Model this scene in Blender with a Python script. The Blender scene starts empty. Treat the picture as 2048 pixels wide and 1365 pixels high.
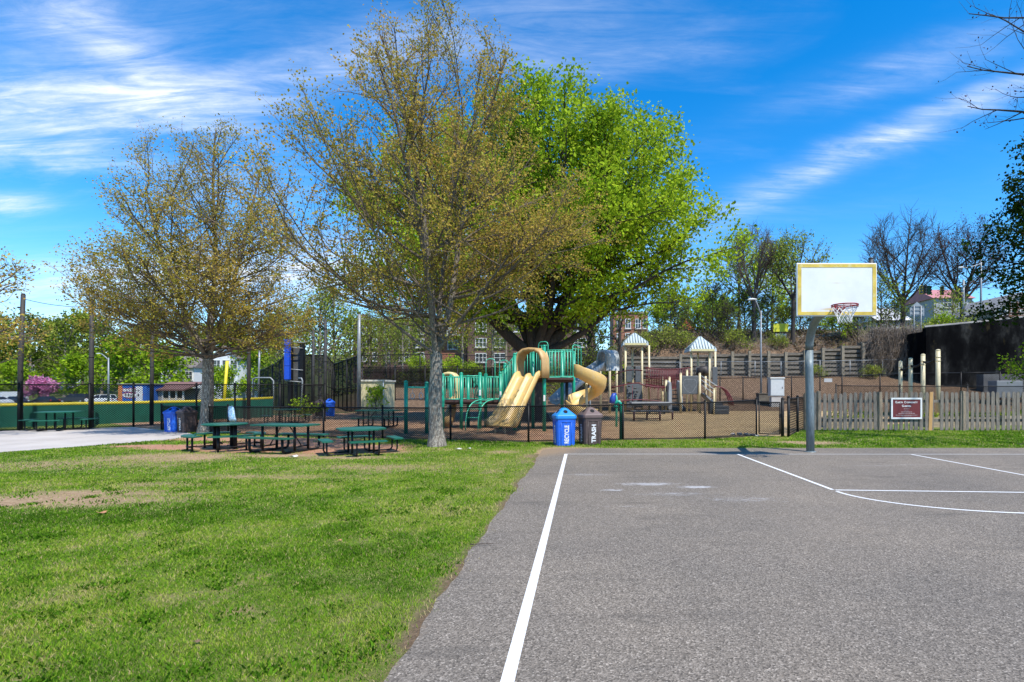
import bpy, math, random
import numpy as np
from mathutils import Vector, Matrix

# ------------------------------------------------------------------ scene, camera, sky, sun
S = bpy.context.scene
COL = S.collection
F, VX, VY, EYE = 1080.0, 1155.0, 780.0, 1.5      # lens in photo pixels, vanishing point, eye height
R = math.radians

cam_d = bpy.data.cameras.new("camera")
cam = bpy.data.objects.new("camera", cam_d)
COL.objects.link(cam)
cam.location = (0, 0, EYE)
cam.rotation_euler = (R(90), 0, 0)
cam_d.sensor_width = 36.0
cam_d.lens = F / 2048 * 36
cam_d.shift_x = -(VX - 1024) / 2048
cam_d.shift_y = (VY - 682.5) / 2048
cam_d.clip_end = 3000
S.camera = cam

S.view_settings.view_transform = 'Standard'
S.view_settings.look = 'None'
S.view_settings.gamma = 1
S.view_settings.exposure = 0.75
S.cycles.max_bounces = 6
S.cycles.transparent_max_bounces = 24

TRAVEL = Vector((-0.40, 0.50, -1.0)).normalized()
SUN_EL = math.asin(-TRAVEL.z)
SUN_AZ = math.atan2(-TRAVEL.x, -TRAVEL.y)
sun_d = bpy.data.lights.new("sun", 'SUN')
sun_d.energy = 3.8
sun_d.angle = R(0.5)
sun_d.color = (1.0, 0.95, 0.87)
sun = bpy.data.objects.new("sun", sun_d)
COL.objects.link(sun)
sun.rotation_euler = TRAVEL.to_track_quat('-Z', 'Y').to_euler()

W = bpy.data.worlds.new("World")
S.world = W
W.use_nodes = True


class NT:
    """small helper for writing node trees"""
    def __init__(self, tree):
        self.t = tree
        self.t.nodes.clear()

    def n(self, typ, **kw):
        nd = self.t.nodes.new(typ)
        for k, v in kw.items():
            if k.startswith('i_'):
                key = k[2:]
                nd.inputs[int(key) if key.isdigit() else key.replace('_', ' ')].default_value = v
            else:
                setattr(nd, k, v)
        return nd

    def l(self, a, b):
        self.t.links.new(a, b)

    def put(self, sock, v):
        if isinstance(v, (int, float)):
            sock.default_value = v
        else:
            self.l(v, sock)

    def math(self, op, a, b=0.0, c=None, clamp=False):
        m = self.n('ShaderNodeMath', operation=op, use_clamp=clamp)
        self.put(m.inputs[0], a)
        self.put(m.inputs[1], b)
        if c is not None:
            self.put(m.inputs[2], c)
        return m.outputs[0]

    def ramp(self, fac, stops, interp='LINEAR'):
        r = self.n('ShaderNodeValToRGB')
        r.color_ramp.interpolation = interp
        els = r.color_ramp.elements
        while len(els) < len(stops):
            els.new(0.5)
        for e, (p, c) in zip(els, stops):
            e.position = p
            e.color = (c, c, c, 1) if isinstance(c, (int, float)) else (*c, 1)
        self.put(r.inputs[0], fac)
        return r.outputs[0]

    def mix(self, fac, a, b, mode='MIX'):
        m = self.n('ShaderNodeMix', data_type='RGBA', blend_type=mode)
        self.put(m.inputs[0], fac)
        for s, v in ((m.inputs[6], a), (m.inputs[7], b)):
            if isinstance(v, (tuple, list)):
                s.default_value = (*v[:3], 1)
            else:
                self.l(v, s)
        return m.outputs[2]

    def noise(self, vec, scale, detail=4, rough=0.55, dist=0.0):
        nz = self.n('ShaderNodeTexNoise')
        if vec is not None:
            self.l(vec, nz.inputs['Vector'])
        nz.inputs['Scale'].default_value = scale
        nz.inputs['Detail'].default_value = detail
        nz.inputs['Roughness'].default_value = rough
        nz.inputs['Distortion'].default_value = dist
        return nz.outputs[0]


def build_world():
    t = NT(W.node_tree)
    sky = t.n('ShaderNodeTexSky', sky_type='NISHITA')
    sky.sun_disc = False
    sky.sun_elevation = SUN_EL
    sky.sun_rotation = SUN_AZ
    sky.altitude = 300
    sky.air_density = 1.0
    sky.dust_density = 0.35
    sky.ozone_density = 4.0
    hs = t.n('ShaderNodeHueSaturation')
    hs.inputs['Saturation'].default_value = 1.40
    hs.inputs['Value'].default_value = 1.04
    t.l(sky.outputs[0], hs.inputs['Color'])
    tc = t.n('ShaderNodeTexCoord')
    sep = t.n('ShaderNodeSeparateXYZ')
    t.l(tc.outputs['Generated'], sep.inputs[0])
    dx, dy, dz = sep.outputs
    up = t.math('ADD', t.math('MAXIMUM', dz, 0.0), 0.12)
    u = t.math('DIVIDE', dx, up)
    v = t.math('DIVIDE', dy, up)
    comb = t.n('ShaderNodeCombineXYZ')
    t.l(u, comb.inputs[0]); t.l(v, comb.inputs[1])
    mp = t.n('ShaderNodeMapping')
    mp.inputs['Rotation'].default_value = (0, 0, R(-28))
    mp.inputs['Scale'].default_value = (0.55, 1.5, 1)
    mp.inputs['Location'].default_value = (0.4, 0.3, 0)
    t.l(comb.outputs[0], mp.inputs[0])
    wisp = t.noise(mp.outputs[0], 1.5, 9, 0.6, 0.9)
    wide = t.noise(comb.outputs[0], 0.55, 3, 0.5, 0.3)
    fine = t.noise(mp.outputs[0], 6.0, 8, 0.65, 0.4)
    # direction plane ahead of the park: a = tan(azimuth), b = tan(elevation)
    fy = t.math('MAXIMUM', dy, 0.05)
    a = t.math('DIVIDE', dx, fy)
    b = t.math('DIVIDE', dz, fy)

    def streak(a0, b0, ang, la, lb, amp):
        ca, sa = math.cos(ang), math.sin(ang)
        da = t.math('SUBTRACT', a, a0)
        db = t.math('SUBTRACT', b, b0)
        p = t.math('DIVIDE', t.math('ADD', t.math('MULTIPLY', da, ca), t.math('MULTIPLY', db, sa)), la)
        q = t.math('DIVIDE', t.math('SUBTRACT', t.math('MULTIPLY', db, ca), t.math('MULTIPLY', da, sa)), lb)
        q = t.math('ADD', q, t.math('MULTIPLY', t.math('SUBTRACT', wisp, 0.5), 3.0))
        e = t.math('ADD', t.math('MULTIPLY', p, p), t.math('MULTIPLY', q, q))
        return t.math('MULTIPLY', t.math('POWER', 2.718, t.math('MULTIPLY', e, -1.0)), amp)

    tot = None
    for st in ((-0.98, 0.53, 0.05, 0.34, 0.060, 0.72), (-0.86, 0.66, -0.6, 0.20, 0.055, 0.55),
               (-1.0, 0.435, -0.12, 0.30, 0.020, 0.55), (-1.06, 0.345, 0.0, 0.07, 0.016, 0.9),
               (0.55, 0.45, 0.40, 0.34, 0.024, 0.50), (0.62, 0.60, 0.35, 0.25, 0.03, 0.22), (0.70, 0.53, 0.38, 0.22, 0.02, 0.25), (-0.45, 0.62, 0.25, 0.40, 0.080, 0.26),
               (0.10, 0.62, 0.3, 0.14, 0.04, 0.15), (-0.72, 0.20, 0.1, 0.5, 0.05, 0.8),
               (-0.2, 0.22, 0.0, 0.5, 0.04, 0.45), (0.37, 0.20, 0.0, 0.06, 0.03, 0.55)):
        s = streak(*st)
        tot = s if tot is None else t.math('ADD', tot, s)
    veil = t.math('MULTIPLY', t.ramp(wisp, [(0.44, 0.0), (0.72, 1.0)]), t.ramp(wide, [(0.40, 0.05), (0.62, 0.75)]))
    left = t.ramp(t.math('MULTIPLY_ADD', a, -0.5, 0.5), [(0.25, 0.12), (0.95, 0.9)])
    veil = t.math('MULTIPLY', t.math('MULTIPLY', veil, left), 0.95)
    mp3 = t.n('ShaderNodeMapping')
    mp3.inputs['Rotation'].default_value = (0, 0, R(-34)); mp3.inputs['Scale'].default_value = (.8, 5.0, 1)
    t.l(comb.outputs[0], mp3.inputs[0])
    comb_fine = t.noise(mp3.outputs[0], 3.0, 10, 0.68, 1.4)
    tex = t.math('MULTIPLY', t.ramp(fine, [(.32, .35), (.68, 1.25)]), t.ramp(comb_fine, [(.30, .30), (.68, 1.35)]))
    mask = t.math('MULTIPLY', t.math('ADD', tot, veil), tex)
    mask = t.math('MULTIPLY', mask, t.ramp(dz, [(0.0, 0.0), (0.05, 1.0)]))
    mask = t.math('MINIMUM', mask, 0.92)
    colr = t.mix(mask, hs.outputs[0], (4.3, 4.6, 5.2))
    bg = t.n('ShaderNodeBackground')
    bg.inputs['Strength'].default_value = 0.15
    t.l(colr, bg.inputs['Color'])
    out = t.n('ShaderNodeOutputWorld')
    t.l(bg.outputs[0], out.inputs[0])


build_world()


# ------------------------------------------------------------------ measuring helpers
def at(px, py, d):
    """world point of a photo measurement at distance d"""
    return Vector(((px - VX) / F * d, d, EYE - (py - VY) / F * d))


def gx(px, d):
    return (px - VX) / F * d


def gz(py, d):
    return EYE - (py - VY) / F * d


def gp(px, py):
    d = EYE * F / (py - VY)
    return ((px - VX) / F * d, d)


def lin(r, g, b, k=1.0):
    def c(x):
        x /= 255.0
        return (x / 12.92 if x <= 0.04045 else ((x + 0.055) / 1.055) ** 2.4) * k
    return (c(r), c(g), c(b))


# value noise, shared by the lawn's colour and its blades
_rng = np.random.default_rng(7)
_perm = _rng.random((256, 256))


def vnoise(x, y, scale):
    x = np.asarray(x, float) * scale
    y = np.asarray(y, float) * scale
    xi = np.floor(x).astype(int); yi = np.floor(y).astype(int)
    fx = x - xi; fy = y - yi
    fx = fx * fx * (3 - 2 * fx); fy = fy * fy * (3 - 2 * fy)
    g = lambda i, j: _perm[i & 255, j & 255]
    return ((g(xi, yi) * (1 - fx) + g(xi + 1, yi) * fx) * (1 - fy)
            + (g(xi, yi + 1) * (1 - fx) + g(xi + 1, yi + 1) * fx) * fy)


def fbm(x, y, scale, o=4):
    s = 0; a = 0.5; tot = 0
    for k in range(o):
        s = s + a * vnoise(np.asarray(x) + 17.3 * k, np.asarray(y) - 9.1 * k, scale)
        tot += a; a *= 0.5; scale *= 2.03
    return s / tot


# ------------------------------------------------------------------ mesh builder
class MB:
    def __init__(self):
        self.v = []; self.f = []; self.sm = []

    def add(self, vs, fs, smooth=False):
        o = len(self.v)
        self.v += [tuple(p) for p in vs]
        self.f += [tuple(i + o for i in q) for q in fs]
        self.sm += [smooth] * len(fs)
        return self

    def box(self, c, s, rz=0.0, taper=1.0, rx=0.0, ry=0.0):
        m = Matrix.Rotation(rz, 3, 'Z') @ Matrix.Rotation(ry, 3, 'Y') @ Matrix.Rotation(rx, 3, 'X')
        c = Vector(c); vs = []
        for z in (-1, 1):
            k = taper if z > 0 else 1.0
            for x, y in ((-1, -1), (1, -1), (1, 1), (-1, 1)):
                vs.append(c + m @ Vector((x * s[0] / 2 * k, y * s[1] / 2 * k, z * s[2] / 2)))
        return self.add(vs, [(3, 2, 1, 0), (4, 5, 6, 7), (0, 1, 5, 4), (1, 2, 6, 5), (2, 3, 7, 6), (3, 0, 4, 7)])

    def rbox(self, c, s, b=0.02, rz=0.0):
        """box with its upright and top edges chamfered"""
        m = Matrix.Rotation(rz, 3, 'Z'); c = Vector(c)
        hx, hy, hz = s[0] / 2, s[1] / 2, s[2] / 2
        b = min(b, hx * .9, hy * .9, hz * .9)
        def ring(ix, z):
            x, y = hx - ix, hy - ix
            return [(-x + b, -y, z), (x - b, -y, z), (x, -y + b, z), (x, y - b, z), (x - b, y, z), (-x + b, y, z), (-x, y - b, z), (-x, -y + b, z)]
        rings = [ring(b * .6, -hz), ring(0, -hz + b), ring(0, hz - b), ring(b * .6, hz)]
        vs = [c + m @ Vector(p) for r in rings for p in r]
        fs = [tuple(range(7, -1, -1)), tuple(range(24, 32))]
        for k in range(3):
            for i in range(8):
                fs.append((k * 8 + i, k * 8 + (i + 1) % 8, (k + 1) * 8 + (i + 1) % 8, (k + 1) * 8 + i))
        return self.add(vs, fs)

    def tube(self, pts, r, n=8, caps=True, smooth=True, closed=False):
        pts = [Vector(p) for p in pts]
        k = len(pts)
        rs = [r] * k if isinstance(r, (int, float)) else list(r)
        vs = []; u = None
        for i, p in enumerate(pts):
            if closed:
                d = pts[(i + 1) % k] - pts[i - 1]
            else:
                d = pts[min(i + 1, k - 1)] - pts[max(i - 1, 0)]
            d = d.normalized() if d.length > 1e-9 else Vector((0, 0, 1))
            if u is None:
                a = Vector((0, 0, 1)) if abs(d.z) < 0.9 else Vector((1, 0, 0))
                u = d.cross(a).normalized()
            else:
                u = u - d * u.dot(d)
                u = u.normalized() if u.length > 1e-6 else d.orthogonal().normalized()
            w = d.cross(u)
            for j in range(n):
                t = 2 * math.pi * j / n
                vs.append(p + (u * math.cos(t) + w * math.sin(t)) * rs[i])
        fs = []
        for i in range(k if closed else k - 1):
            i2 = (i + 1) % k
            for j in range(n):
                fs.append((i * n + j, i * n + (j + 1) % n, i2 * n + (j + 1) % n, i2 * n + j))
        self.add(vs, fs, smooth)
        if caps and not closed:
            o = len(self.v) - len(vs)
            self.f.append(tuple(o + j for j in range(n - 1, -1, -1))); self.sm.append(False)
            self.f.append(tuple(o + (k - 1) * n + j for j in range(n))); self.sm.append(False)
        return self

    def bar(self, p, q, r, n=8, r2=None):
        return self.tube([p, q], [r, r if r2 is None else r2], n)

    def prism(self, poly, z0, z1, z1f=None):
        n = len(poly)
        vs = [(x, y, z0) for x, y in poly] + [(x, y, z1) for x, y in poly]
        fs = [tuple(range(n - 1, -1, -1)), tuple(range(n, 2 * n))]
        for i in range(n):
            fs.append((i, (i + 1) % n, n + (i + 1) % n, n + i))
        return self.add(vs, fs)

    def slabx(self, poly, y0, y1):
        """outline in x,z pushed along y"""
        n = len(poly)
        vs = [(x, y0, z) for x, z in poly] + [(x, y1, z) for x, z in poly]
        fs = [tuple(range(n)), tuple(range(2 * n - 1, n - 1, -1))]
        for i in range(n):
            fs.append((i, n + i, n + (i + 1) % n, (i + 1) % n))
        return self.add(vs, fs)

    def lathe(self, prof, n=16, c=(0, 0, 0), smooth=True):
        vs = []
        for r, z in prof:
            for j in range(n):
                t = 2 * math.pi * j / n
                vs.append((c[0] + r * math.cos(t), c[1] + r * math.sin(t), c[2] + z))
        fs = []
        for i in range(len(prof) - 1):
            for j in range(n):
                fs.append((i * n + j, i * n + (j + 1) % n, (i + 1) * n + (j + 1) % n, (i + 1) * n + j))
        self.add(vs, fs, smooth)
        o = len(self.v) - len(vs)
        self.f.append(tuple(o + j for j in range(n - 1, -1, -1))); self.sm.append(False)
        self.f.append(tuple(o + (len(prof) - 1) * n + j for j in range(n))); self.sm.append(False)
        return self

    def sweep(self, pts, ups, sect, smooth=True, closed_sect=True, widen=None):
        """section (list of (side, up)) carried along pts"""
        k = len(pts); n = len(sect); vs = []
        pts = [Vector(p) for p in pts]
        for i, p in enumerate(pts):
            d = (pts[min(i + 1, k - 1)] - pts[max(i - 1, 0)]).normalized()
            up = Vector(ups[i]) if not isinstance(ups, Vector) else ups
            side = d.cross(up).normalized()
            up2 = side.cross(d).normalized()
            for a, b in sect:
                vs.append(p + side * a * (widen[i] if widen else 1) + up2 * b)
        fs = []
        for i in range(k - 1):
            for j in range(n if closed_sect else n - 1):
                fs.append((i * n + j, i * n + (j + 1) % n, (i + 1) * n + (j + 1) % n, (i + 1) * n + j))
        if closed_sect:
            fs.append(tuple(range(n - 1, -1, -1)))
            fs.append(tuple((k - 1) * n + j for j in range(n)))
        return self.add(vs, fs, smooth)


def link(name, me, mat, parent):
    o = bpy.data.objects.new(name, me)
    if mat is not None:
        me.materials.append(mat)
    COL.objects.link(o)
    if parent is not None:
        o.parent = parent
    return o


def root_loc(p):
    v = Vector((0, 0, 0))
    while p is not None:
        v += p.location
        p = p.parent
    return v


def obj(name, mb, mat, parent=None, world=False):
    me = bpy.data.meshes.new(name)
    vs = mb.v
    if world and parent is not None:
        o = root_loc(parent)
        vs = [(v[0] - o.x, v[1] - o.y, v[2] - o.z) for v in vs]
    me.from_pydata(vs, [], mb.f)
    me.polygons.foreach_set('use_smooth', mb.sm)
    me.update()
    return link(name, me, mat, parent)


def np_mesh(name, verts, faces, mat, parent=None, fattr=None, vattr=None, smooth=False):
    verts = np.ascontiguousarray(verts, np.float32); faces = np.ascontiguousarray(faces, np.int32)
    me = bpy.data.meshes.new(name)
    k = faces.shape[1]
    me.vertices.add(len(verts)); me.vertices.foreach_set('co', verts.ravel())
    me.loops.add(faces.size); me.loops.foreach_set('vertex_index', faces.ravel())
    me.polygons.add(len(faces))
    me.polygons.foreach_set('loop_start', np.arange(0, faces.size, k, dtype=np.int32))
    me.polygons.foreach_set('loop_total', np.full(len(faces), k, np.int32))
    if smooth:
        me.polygons.foreach_set('use_smooth', np.ones(len(faces), bool))
    me.update(calc_edges=True)
    for dom, dd in (('FACE', fattr), ('POINT', vattr)):
        for nm, arr in (dd or {}).items():
            at_ = me.attributes.new(nm, 'FLOAT', dom)
            at_.data.foreach_set('value', np.ascontiguousarray(arr, np.float32))
    return link(name, me, mat, parent)


def thing(name, label, cat, loc=(0, 0, 0), rz=0.0, group=None):
    o = bpy.data.objects.new(name, None)
    COL.objects.link(o)
    o.location = loc; o.rotation_euler = (0, 0, rz)
    o.empty_display_size = 0.2
    o['label'] = label; o['category'] = cat
    if group:
        o['group'] = group
    return o


def tag(o, label, cat, group=None):
    o['label'] = label; o['category'] = cat
    if group:
        o['group'] = group
    return o


def struct(o):
    o['kind'] = 'structure'
    return o


def dup(root, loc, rz=0.0, label=None, scale=None):
    r = root.copy(); COL.objects.link(r)
    r.location = loc; r.rotation_euler = (0, 0, rz)
    if scale:
        r.scale = scale if isinstance(scale, tuple) else (scale,) * 3
    if label:
        r['label'] = label
    for ch in list(root.children):
        c = ch.copy(); COL.objects.link(c); c.parent = r
        for g in list(ch.children):
            d = g.copy(); COL.objects.link(d); d.parent = c
    return r


# ------------------------------------------------------------------ materials
MATS = {}


def mat(name, col, rough=0.6, var=0.18, scale=6.0, bump=0.0, bscale=60.0, metal=0.0, spec=0.5, stretch=None, col2=None, cov=0.5):
    if name in MATS:
        return MATS[name]
    m = bpy.data.materials.new(name); m.use_nodes = True
    t = NT(m.node_tree)
    b = t.n('ShaderNodeBsdfPrincipled'); o = t.n('ShaderNodeOutputMaterial')
    t.l(b.outputs[0], o.inputs[0])
    tc = t.n('ShaderNodeTexCoord'); vec = tc.outputs['Object']
    if stretch:
        mp = t.n('ShaderNodeMapping'); mp.inputs['Scale'].default_value = stretch
        t.l(vec, mp.inputs[0]); vec = mp.outputs[0]
    nz = t.noise(vec, scale, 6, 0.6)
    dark = tuple(c * (1 - var) for c in col)
    lite = tuple(min(1, c * (1 + var)) for c in col)
    c = t.ramp(nz, [(0.3, dark), (0.7, lite)])
    if col2:
        n2 = t.noise(vec, scale * 2.3, 8, 0.65)
        c = t.mix(t.ramp(n2, [(cov - 0.04, 0.0), (cov + 0.08, 1.0)]), c, col2)
    t.l(c, b.inputs['Base Color'])
    b.inputs['Roughness'].default_value = rough
    b.inputs['Metallic'].default_value = metal
    b.inputs['Specular IOR Level'].default_value = spec
    if bump:
        bp = t.n('ShaderNodeBump'); bp.inputs['Strength'].default_value = bump; bp.inputs['Distance'].default_value = 0.02
        t.l(t.noise(vec, bscale, 4, 0.6), bp.inputs['Height'])
        t.l(bp.outputs[0], b.inputs['Normal'])
    MATS[name] = m
    return m


def leaf_mat(name, stops, trans=0.35):
    if name in MATS:
        return MATS[name]
    m = bpy.data.materials.new(name); m.use_nodes = True
    t = NT(m.node_tree)
    o = t.n('ShaderNodeOutputMaterial')
    a = t.n('ShaderNodeAttribute', attribute_name='tint')
    c = t.ramp(a.outputs['Fac'], stops)
    d = t.n('ShaderNodeBsdfDiffuse'); tr = t.n('ShaderNodeBsdfTranslucent')
    t.l(c, d.inputs[0]); t.l(c, tr.inputs[0])
    mx = t.n('ShaderNodeMixShader'); mx.inputs[0].default_value = trans
    t.l(d.outputs[0], mx.inputs[1]); t.l(tr.outputs[0], mx.inputs[2])
    t.l(mx.outputs[0], o.inputs[0])
    MATS[name] = m
    return m


BLACK = mat('black_vinyl', (0.010, 0.010, 0.011), 0.5, 0.3, 20, spec=.25)
WIRE = mat('black_wire', (0.006, 0.006, 0.007), 0.6, 0.2, 20, spec=.12)
GALV = mat('galvanised', lin(150, 155, 158, .8), 0.5, 0.18, 9, metal=0.3)
GREYPOLE = mat('hoop_pole_steel', lin(128, 142, 146, .75), 0.5, 0.28, 7, bump=0.15, bscale=50, metal=0.2, stretch=(6, 6, 1))
TGREEN = mat('table_green', (0.008, 0.105, 0.062), 0.38, 0.3, 40, bump=0.3, bscale=110)
PGREEN = mat('play_green', (0.008, 0.27, 0.175), 0.35, 0.12, 5)
PMINT = mat('play_mint', (0.055, 0.45, 0.30), 0.38, 0.12, 5)
TAN = mat('slide_tan', (0.60, 0.40, 0.135), 0.42, 0.12, 3, col2=(.54, .39, .19), cov=.55)
TANDARK = mat('hood_tan', (0.47, 0.30, 0.125), 0.5, 0.12, 3)
TANPOST = mat('post_tan', (0.58, 0.50, 0.31), 0.45, 0.10, 6, col2=(.44, .38, .24), cov=.6)
BURG = mat('burgundy', (0.10, 0.006, 0.012), 0.45, 0.2, 8)
PGREY = mat('play_grey', (0.085, 0.095, 0.105), 0.55, 0.2, 8)
PLGREY = mat('play_light_grey', (0.38, 0.42, 0.45), 0.5, 0.12, 5)
DECK = mat('deck_brown', (0.060, 0.030, 0.025), 0.7, 0.25, 20)
WHITE = mat('white_paint', (0.72, 0.72, 0.70), 0.5, 0.06, 5)
CONC = mat('concrete', (0.42, 0.40, 0.38), 0.9, 0.14, 2.5, bump=0.25, bscale=70)


# ------------------------------------------------------------------ ground
def inside(poly, x, y):
    x = np.asarray(x, float); y = np.asarray(y, float)
    r = np.zeros(x.shape, bool)
    n = len(poly)
    for i in range(n):
        x1, y1 = poly[i]; x2, y2 = poly[(i + 1) % n]
        if y1 == y2:
            continue
        c = ((y1 > y) != (y2 > y)) & (x < (x2 - x1) * (y - y1) / (y2 - y1) + x1)
        r ^= c
    return r


def sstep(a, b, x):
    t = np.clip((np.asarray(x, float) - a) / (b - a), 0, 1)
    return t * t * (3 - 2 * t)


def ground_z(x, y):
    x = np.asarray(x, float); y = np.asarray(y, float)
    Lp = np.interp(y, [0, 24, 60, 110, 150, 215, 280, 900], [0, 0, -0.6, -1.1, 1.0, 15, 20, 24])
    Mp = np.interp(y, [0, 38, 45, 60, 75, 100, 260, 900], [0, 0, .9, 3.0, 4.6, 6, 12, 14])
    Rp = np.interp(y, [0, 37.5, 42, 49.6, 50.4, 51.1, 56, 70, 100, 260, 900], [0, 0, .75, 2.75, 2.8, 5.2, 7.2, 8.6, 10, 13, 15])
    a = sstep(-30, -17, x); b = sstep(0, 8, x)
    z = Lp * (1 - a) + (Mp * (1 - b) + Rp * b) * a
    n = (fbm(x, y, 0.35) - 0.5) * np.clip((y - 41) / 12, 0, 1) * 0.7
    return z + n * a


FENCE = [(323, 20.0, .90), (456, 18.2, .93), (647, 16.9, .95), (765, 16.5, .95), (901, 16.0, .96), (1057, 15.35, 1.03),
         (1246, 15.9, 1.06), (1410, 16.3, 1.11), (1513, 17.2, 1.17)]
FXY = [(gx(p, d), d) for p, d, h in FENCE]
PLAY = FXY + [(gx(1577, 17.4), 17.4), (gx(1609, 20.5), 20.5), (18.0, 26), (18.5, 39), (-10, 39.0), (-19.5, 31), (-21.5, 24.5)]
PATH = [gp(-420, 928), gp(0, 906), gp(230, 889), gp(330, 881), gp(392, 873), gp(380, 868), gp(330, 862.5), gp(267, 855.5), gp(0, 863.5), gp(-420, 876)]
COURT_L = lambda y: -0.93 + 0.13 * (fbm(y, y * 0 + 3.3, 1.6) - 0.5) + 0.012 * (y - 8) + .055 * (fbm(y + 7, y * 0 + 1.1, 7.0, 3) - .5)
COURT_B = 13.72


def ground_mat(name, build):
    m = bpy.data.materials.new(name); m.use_nodes = True
    t = NT(m.node_tree)
    b = t.n('ShaderNodeBsdfPrincipled'); o = t.n('ShaderNodeOutputMaterial')
    t.l(b.outputs[0], o.inputs[0])
    tc = t.n('ShaderNodeTexCoord')
    b.inputs['Roughness'].default_value = 0.95
    b.inputs['Specular IOR Level'].default_value = 0.2
    build(t, b, tc.outputs['Object'])
    return m


def bump(t, b, h, strength, dist):
    bp = t.n('ShaderNodeBump'); bp.inputs['Strength'].default_value = strength; bp.inputs['Distance'].default_value = dist
    t.l(h, bp.inputs['Height']); t.l(bp.outputs[0], b.inputs['Normal'])


def m_mulch(t, b, v):
    vo = t.n('ShaderNodeTexVoronoi', distance='CHEBYCHEV')
    mp = t.n('ShaderNodeMapping'); mp.inputs['Scale'].default_value = (1, 2.2, 1); mp.inputs['Rotation'].default_value = (0, 0, .6)
    t.l(v, mp.inputs[0]); t.l(mp.outputs[0], vo.inputs['Vector']); vo.inputs['Scale'].default_value = 17
    sp = t.n('ShaderNodeSeparateColor'); t.l(vo.outputs['Color'], sp.inputs[0])
    chip = t.ramp(sp.outputs[0], [(0.0, (0.17, 0.085, 0.05)), (0.35, (0.42, 0.225, 0.125)), (0.7, (0.56, 0.335, 0.19)), (1.0, (0.70, 0.50, 0.33))])
    tan = t.ramp(sp.outputs[1], [(0.0, (0.25, 0.15, 0.07)), (0.5, (0.52, 0.36, 0.17)), (1.0, (0.68, 0.53, 0.31))])
    sx = t.n('ShaderNodeSeparateXYZ'); t.l(v, sx.inputs[0])
    side = t.ramp(t.math('MULTIPLY_ADD', sx.outputs[0], 0.12, 0.35), [(0.3, 0.0), (0.75, 1.0)])
    c = t.mix(side, chip, tan)
    c = t.mix(t.ramp(t.noise(v, 0.9, 5), [(0.35, 0.35), (0.62, 0.0)]), c, (0.16, 0.10, 0.065))
    t.l(c, b.inputs['Base Color'])
    bump(t, b, t.math('ADD', vo.outputs['Distance'], t.noise(v, 45, 3)), 0.8, 0.03)


def m_terrain(t, b, v):
    a = t.n('ShaderNodeAttribute', attribute_name='mulch').outputs['Fac']
    n1 = t.noise(v, 0.5, 8, 0.65)
    grass = t.ramp(n1, [(0.3, (0.045, 0.085, 0.018)), (0.5, (0.09, 0.12, 0.032)), (0.7, (0.16, 0.135, 0.060))])
    n2 = t.noise(v, 7, 8, 0.7)
    mul = t.ramp(n2, [(0.3, (0.045, 0.028, 0.018)), (0.5, (0.145, 0.092, 0.055)), (0.7, (0.34, 0.235, 0.155))])
    t.l(t.mix(a, grass, mul), b.inputs['Base Color'])
    bump(t, b, n2, 1.0, 0.12)


def m_lawn(t, b, v):
    w = t.n('ShaderNodeAttribute', attribute_name='wear').outputs['Fac']
    k = t.n('ShaderNodeAttribute', attribute_name='chips').outputs['Fac']
    g = t.ramp(t.noise(v, 22, 6, 0.7), [(0.3, (0.050, 0.080, 0.014)), (0.5, (0.130, 0.170, 0.032)), (0.68, (0.27, 0.26, 0.085))])
    g2 = t.ramp(t.noise(v, 1.3, 6, 0.6), [(0.35, (0.09, 0.17, 0.018)), (0.65, (0.21, 0.22, 0.05))])
    g = t.mix(0.45, g, g2)
    d = t.ramp(t.noise(v, 14, 7, 0.7), [(0.3, (0.20, 0.125, 0.065)), (0.5, (0.37, 0.25, 0.145)), (0.7, (0.50, 0.37, 0.23))])
    ks = t.n('ShaderNodeAttribute', attribute_name='kerbside').outputs['Fac']
    d = t.mix(t.math('MULTIPLY', ks, .85), d, t.ramp(t.noise(v, 18, 7, .7), [(.3, (.055, .038, .024)), (.55, (.13, .090, .056)), (.75, (.27, .19, .12))]))
    fine = t.math('MULTIPLY', t.math('SUBTRACT', t.noise(v, 9, 8, 0.75), 0.5), 1.4)
    f = t.ramp(t.math('ADD', w, fine), [(0.28, 0.0), (0.85, 1.0)])
    c = t.mix(f, g, d)
    ch = t.ramp(t.noise(v, 26, 6, 0.75), [(0.3, (0.14, 0.070, 0.045)), (0.5, (0.42, 0.215, 0.135)), (0.7, (0.60, 0.38, 0.26))])
    c = t.mix(t.ramp(t.math('ADD', k, t.math('MULTIPLY', fine, .6)), [(0.38, 0.0), (0.6, 1.0)]), c, ch)
    t.l(c, b.inputs['Base Color'])
    bump(t, b, t.noise(v, 30, 6, 0.7), 0.9, 0.04)


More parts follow.
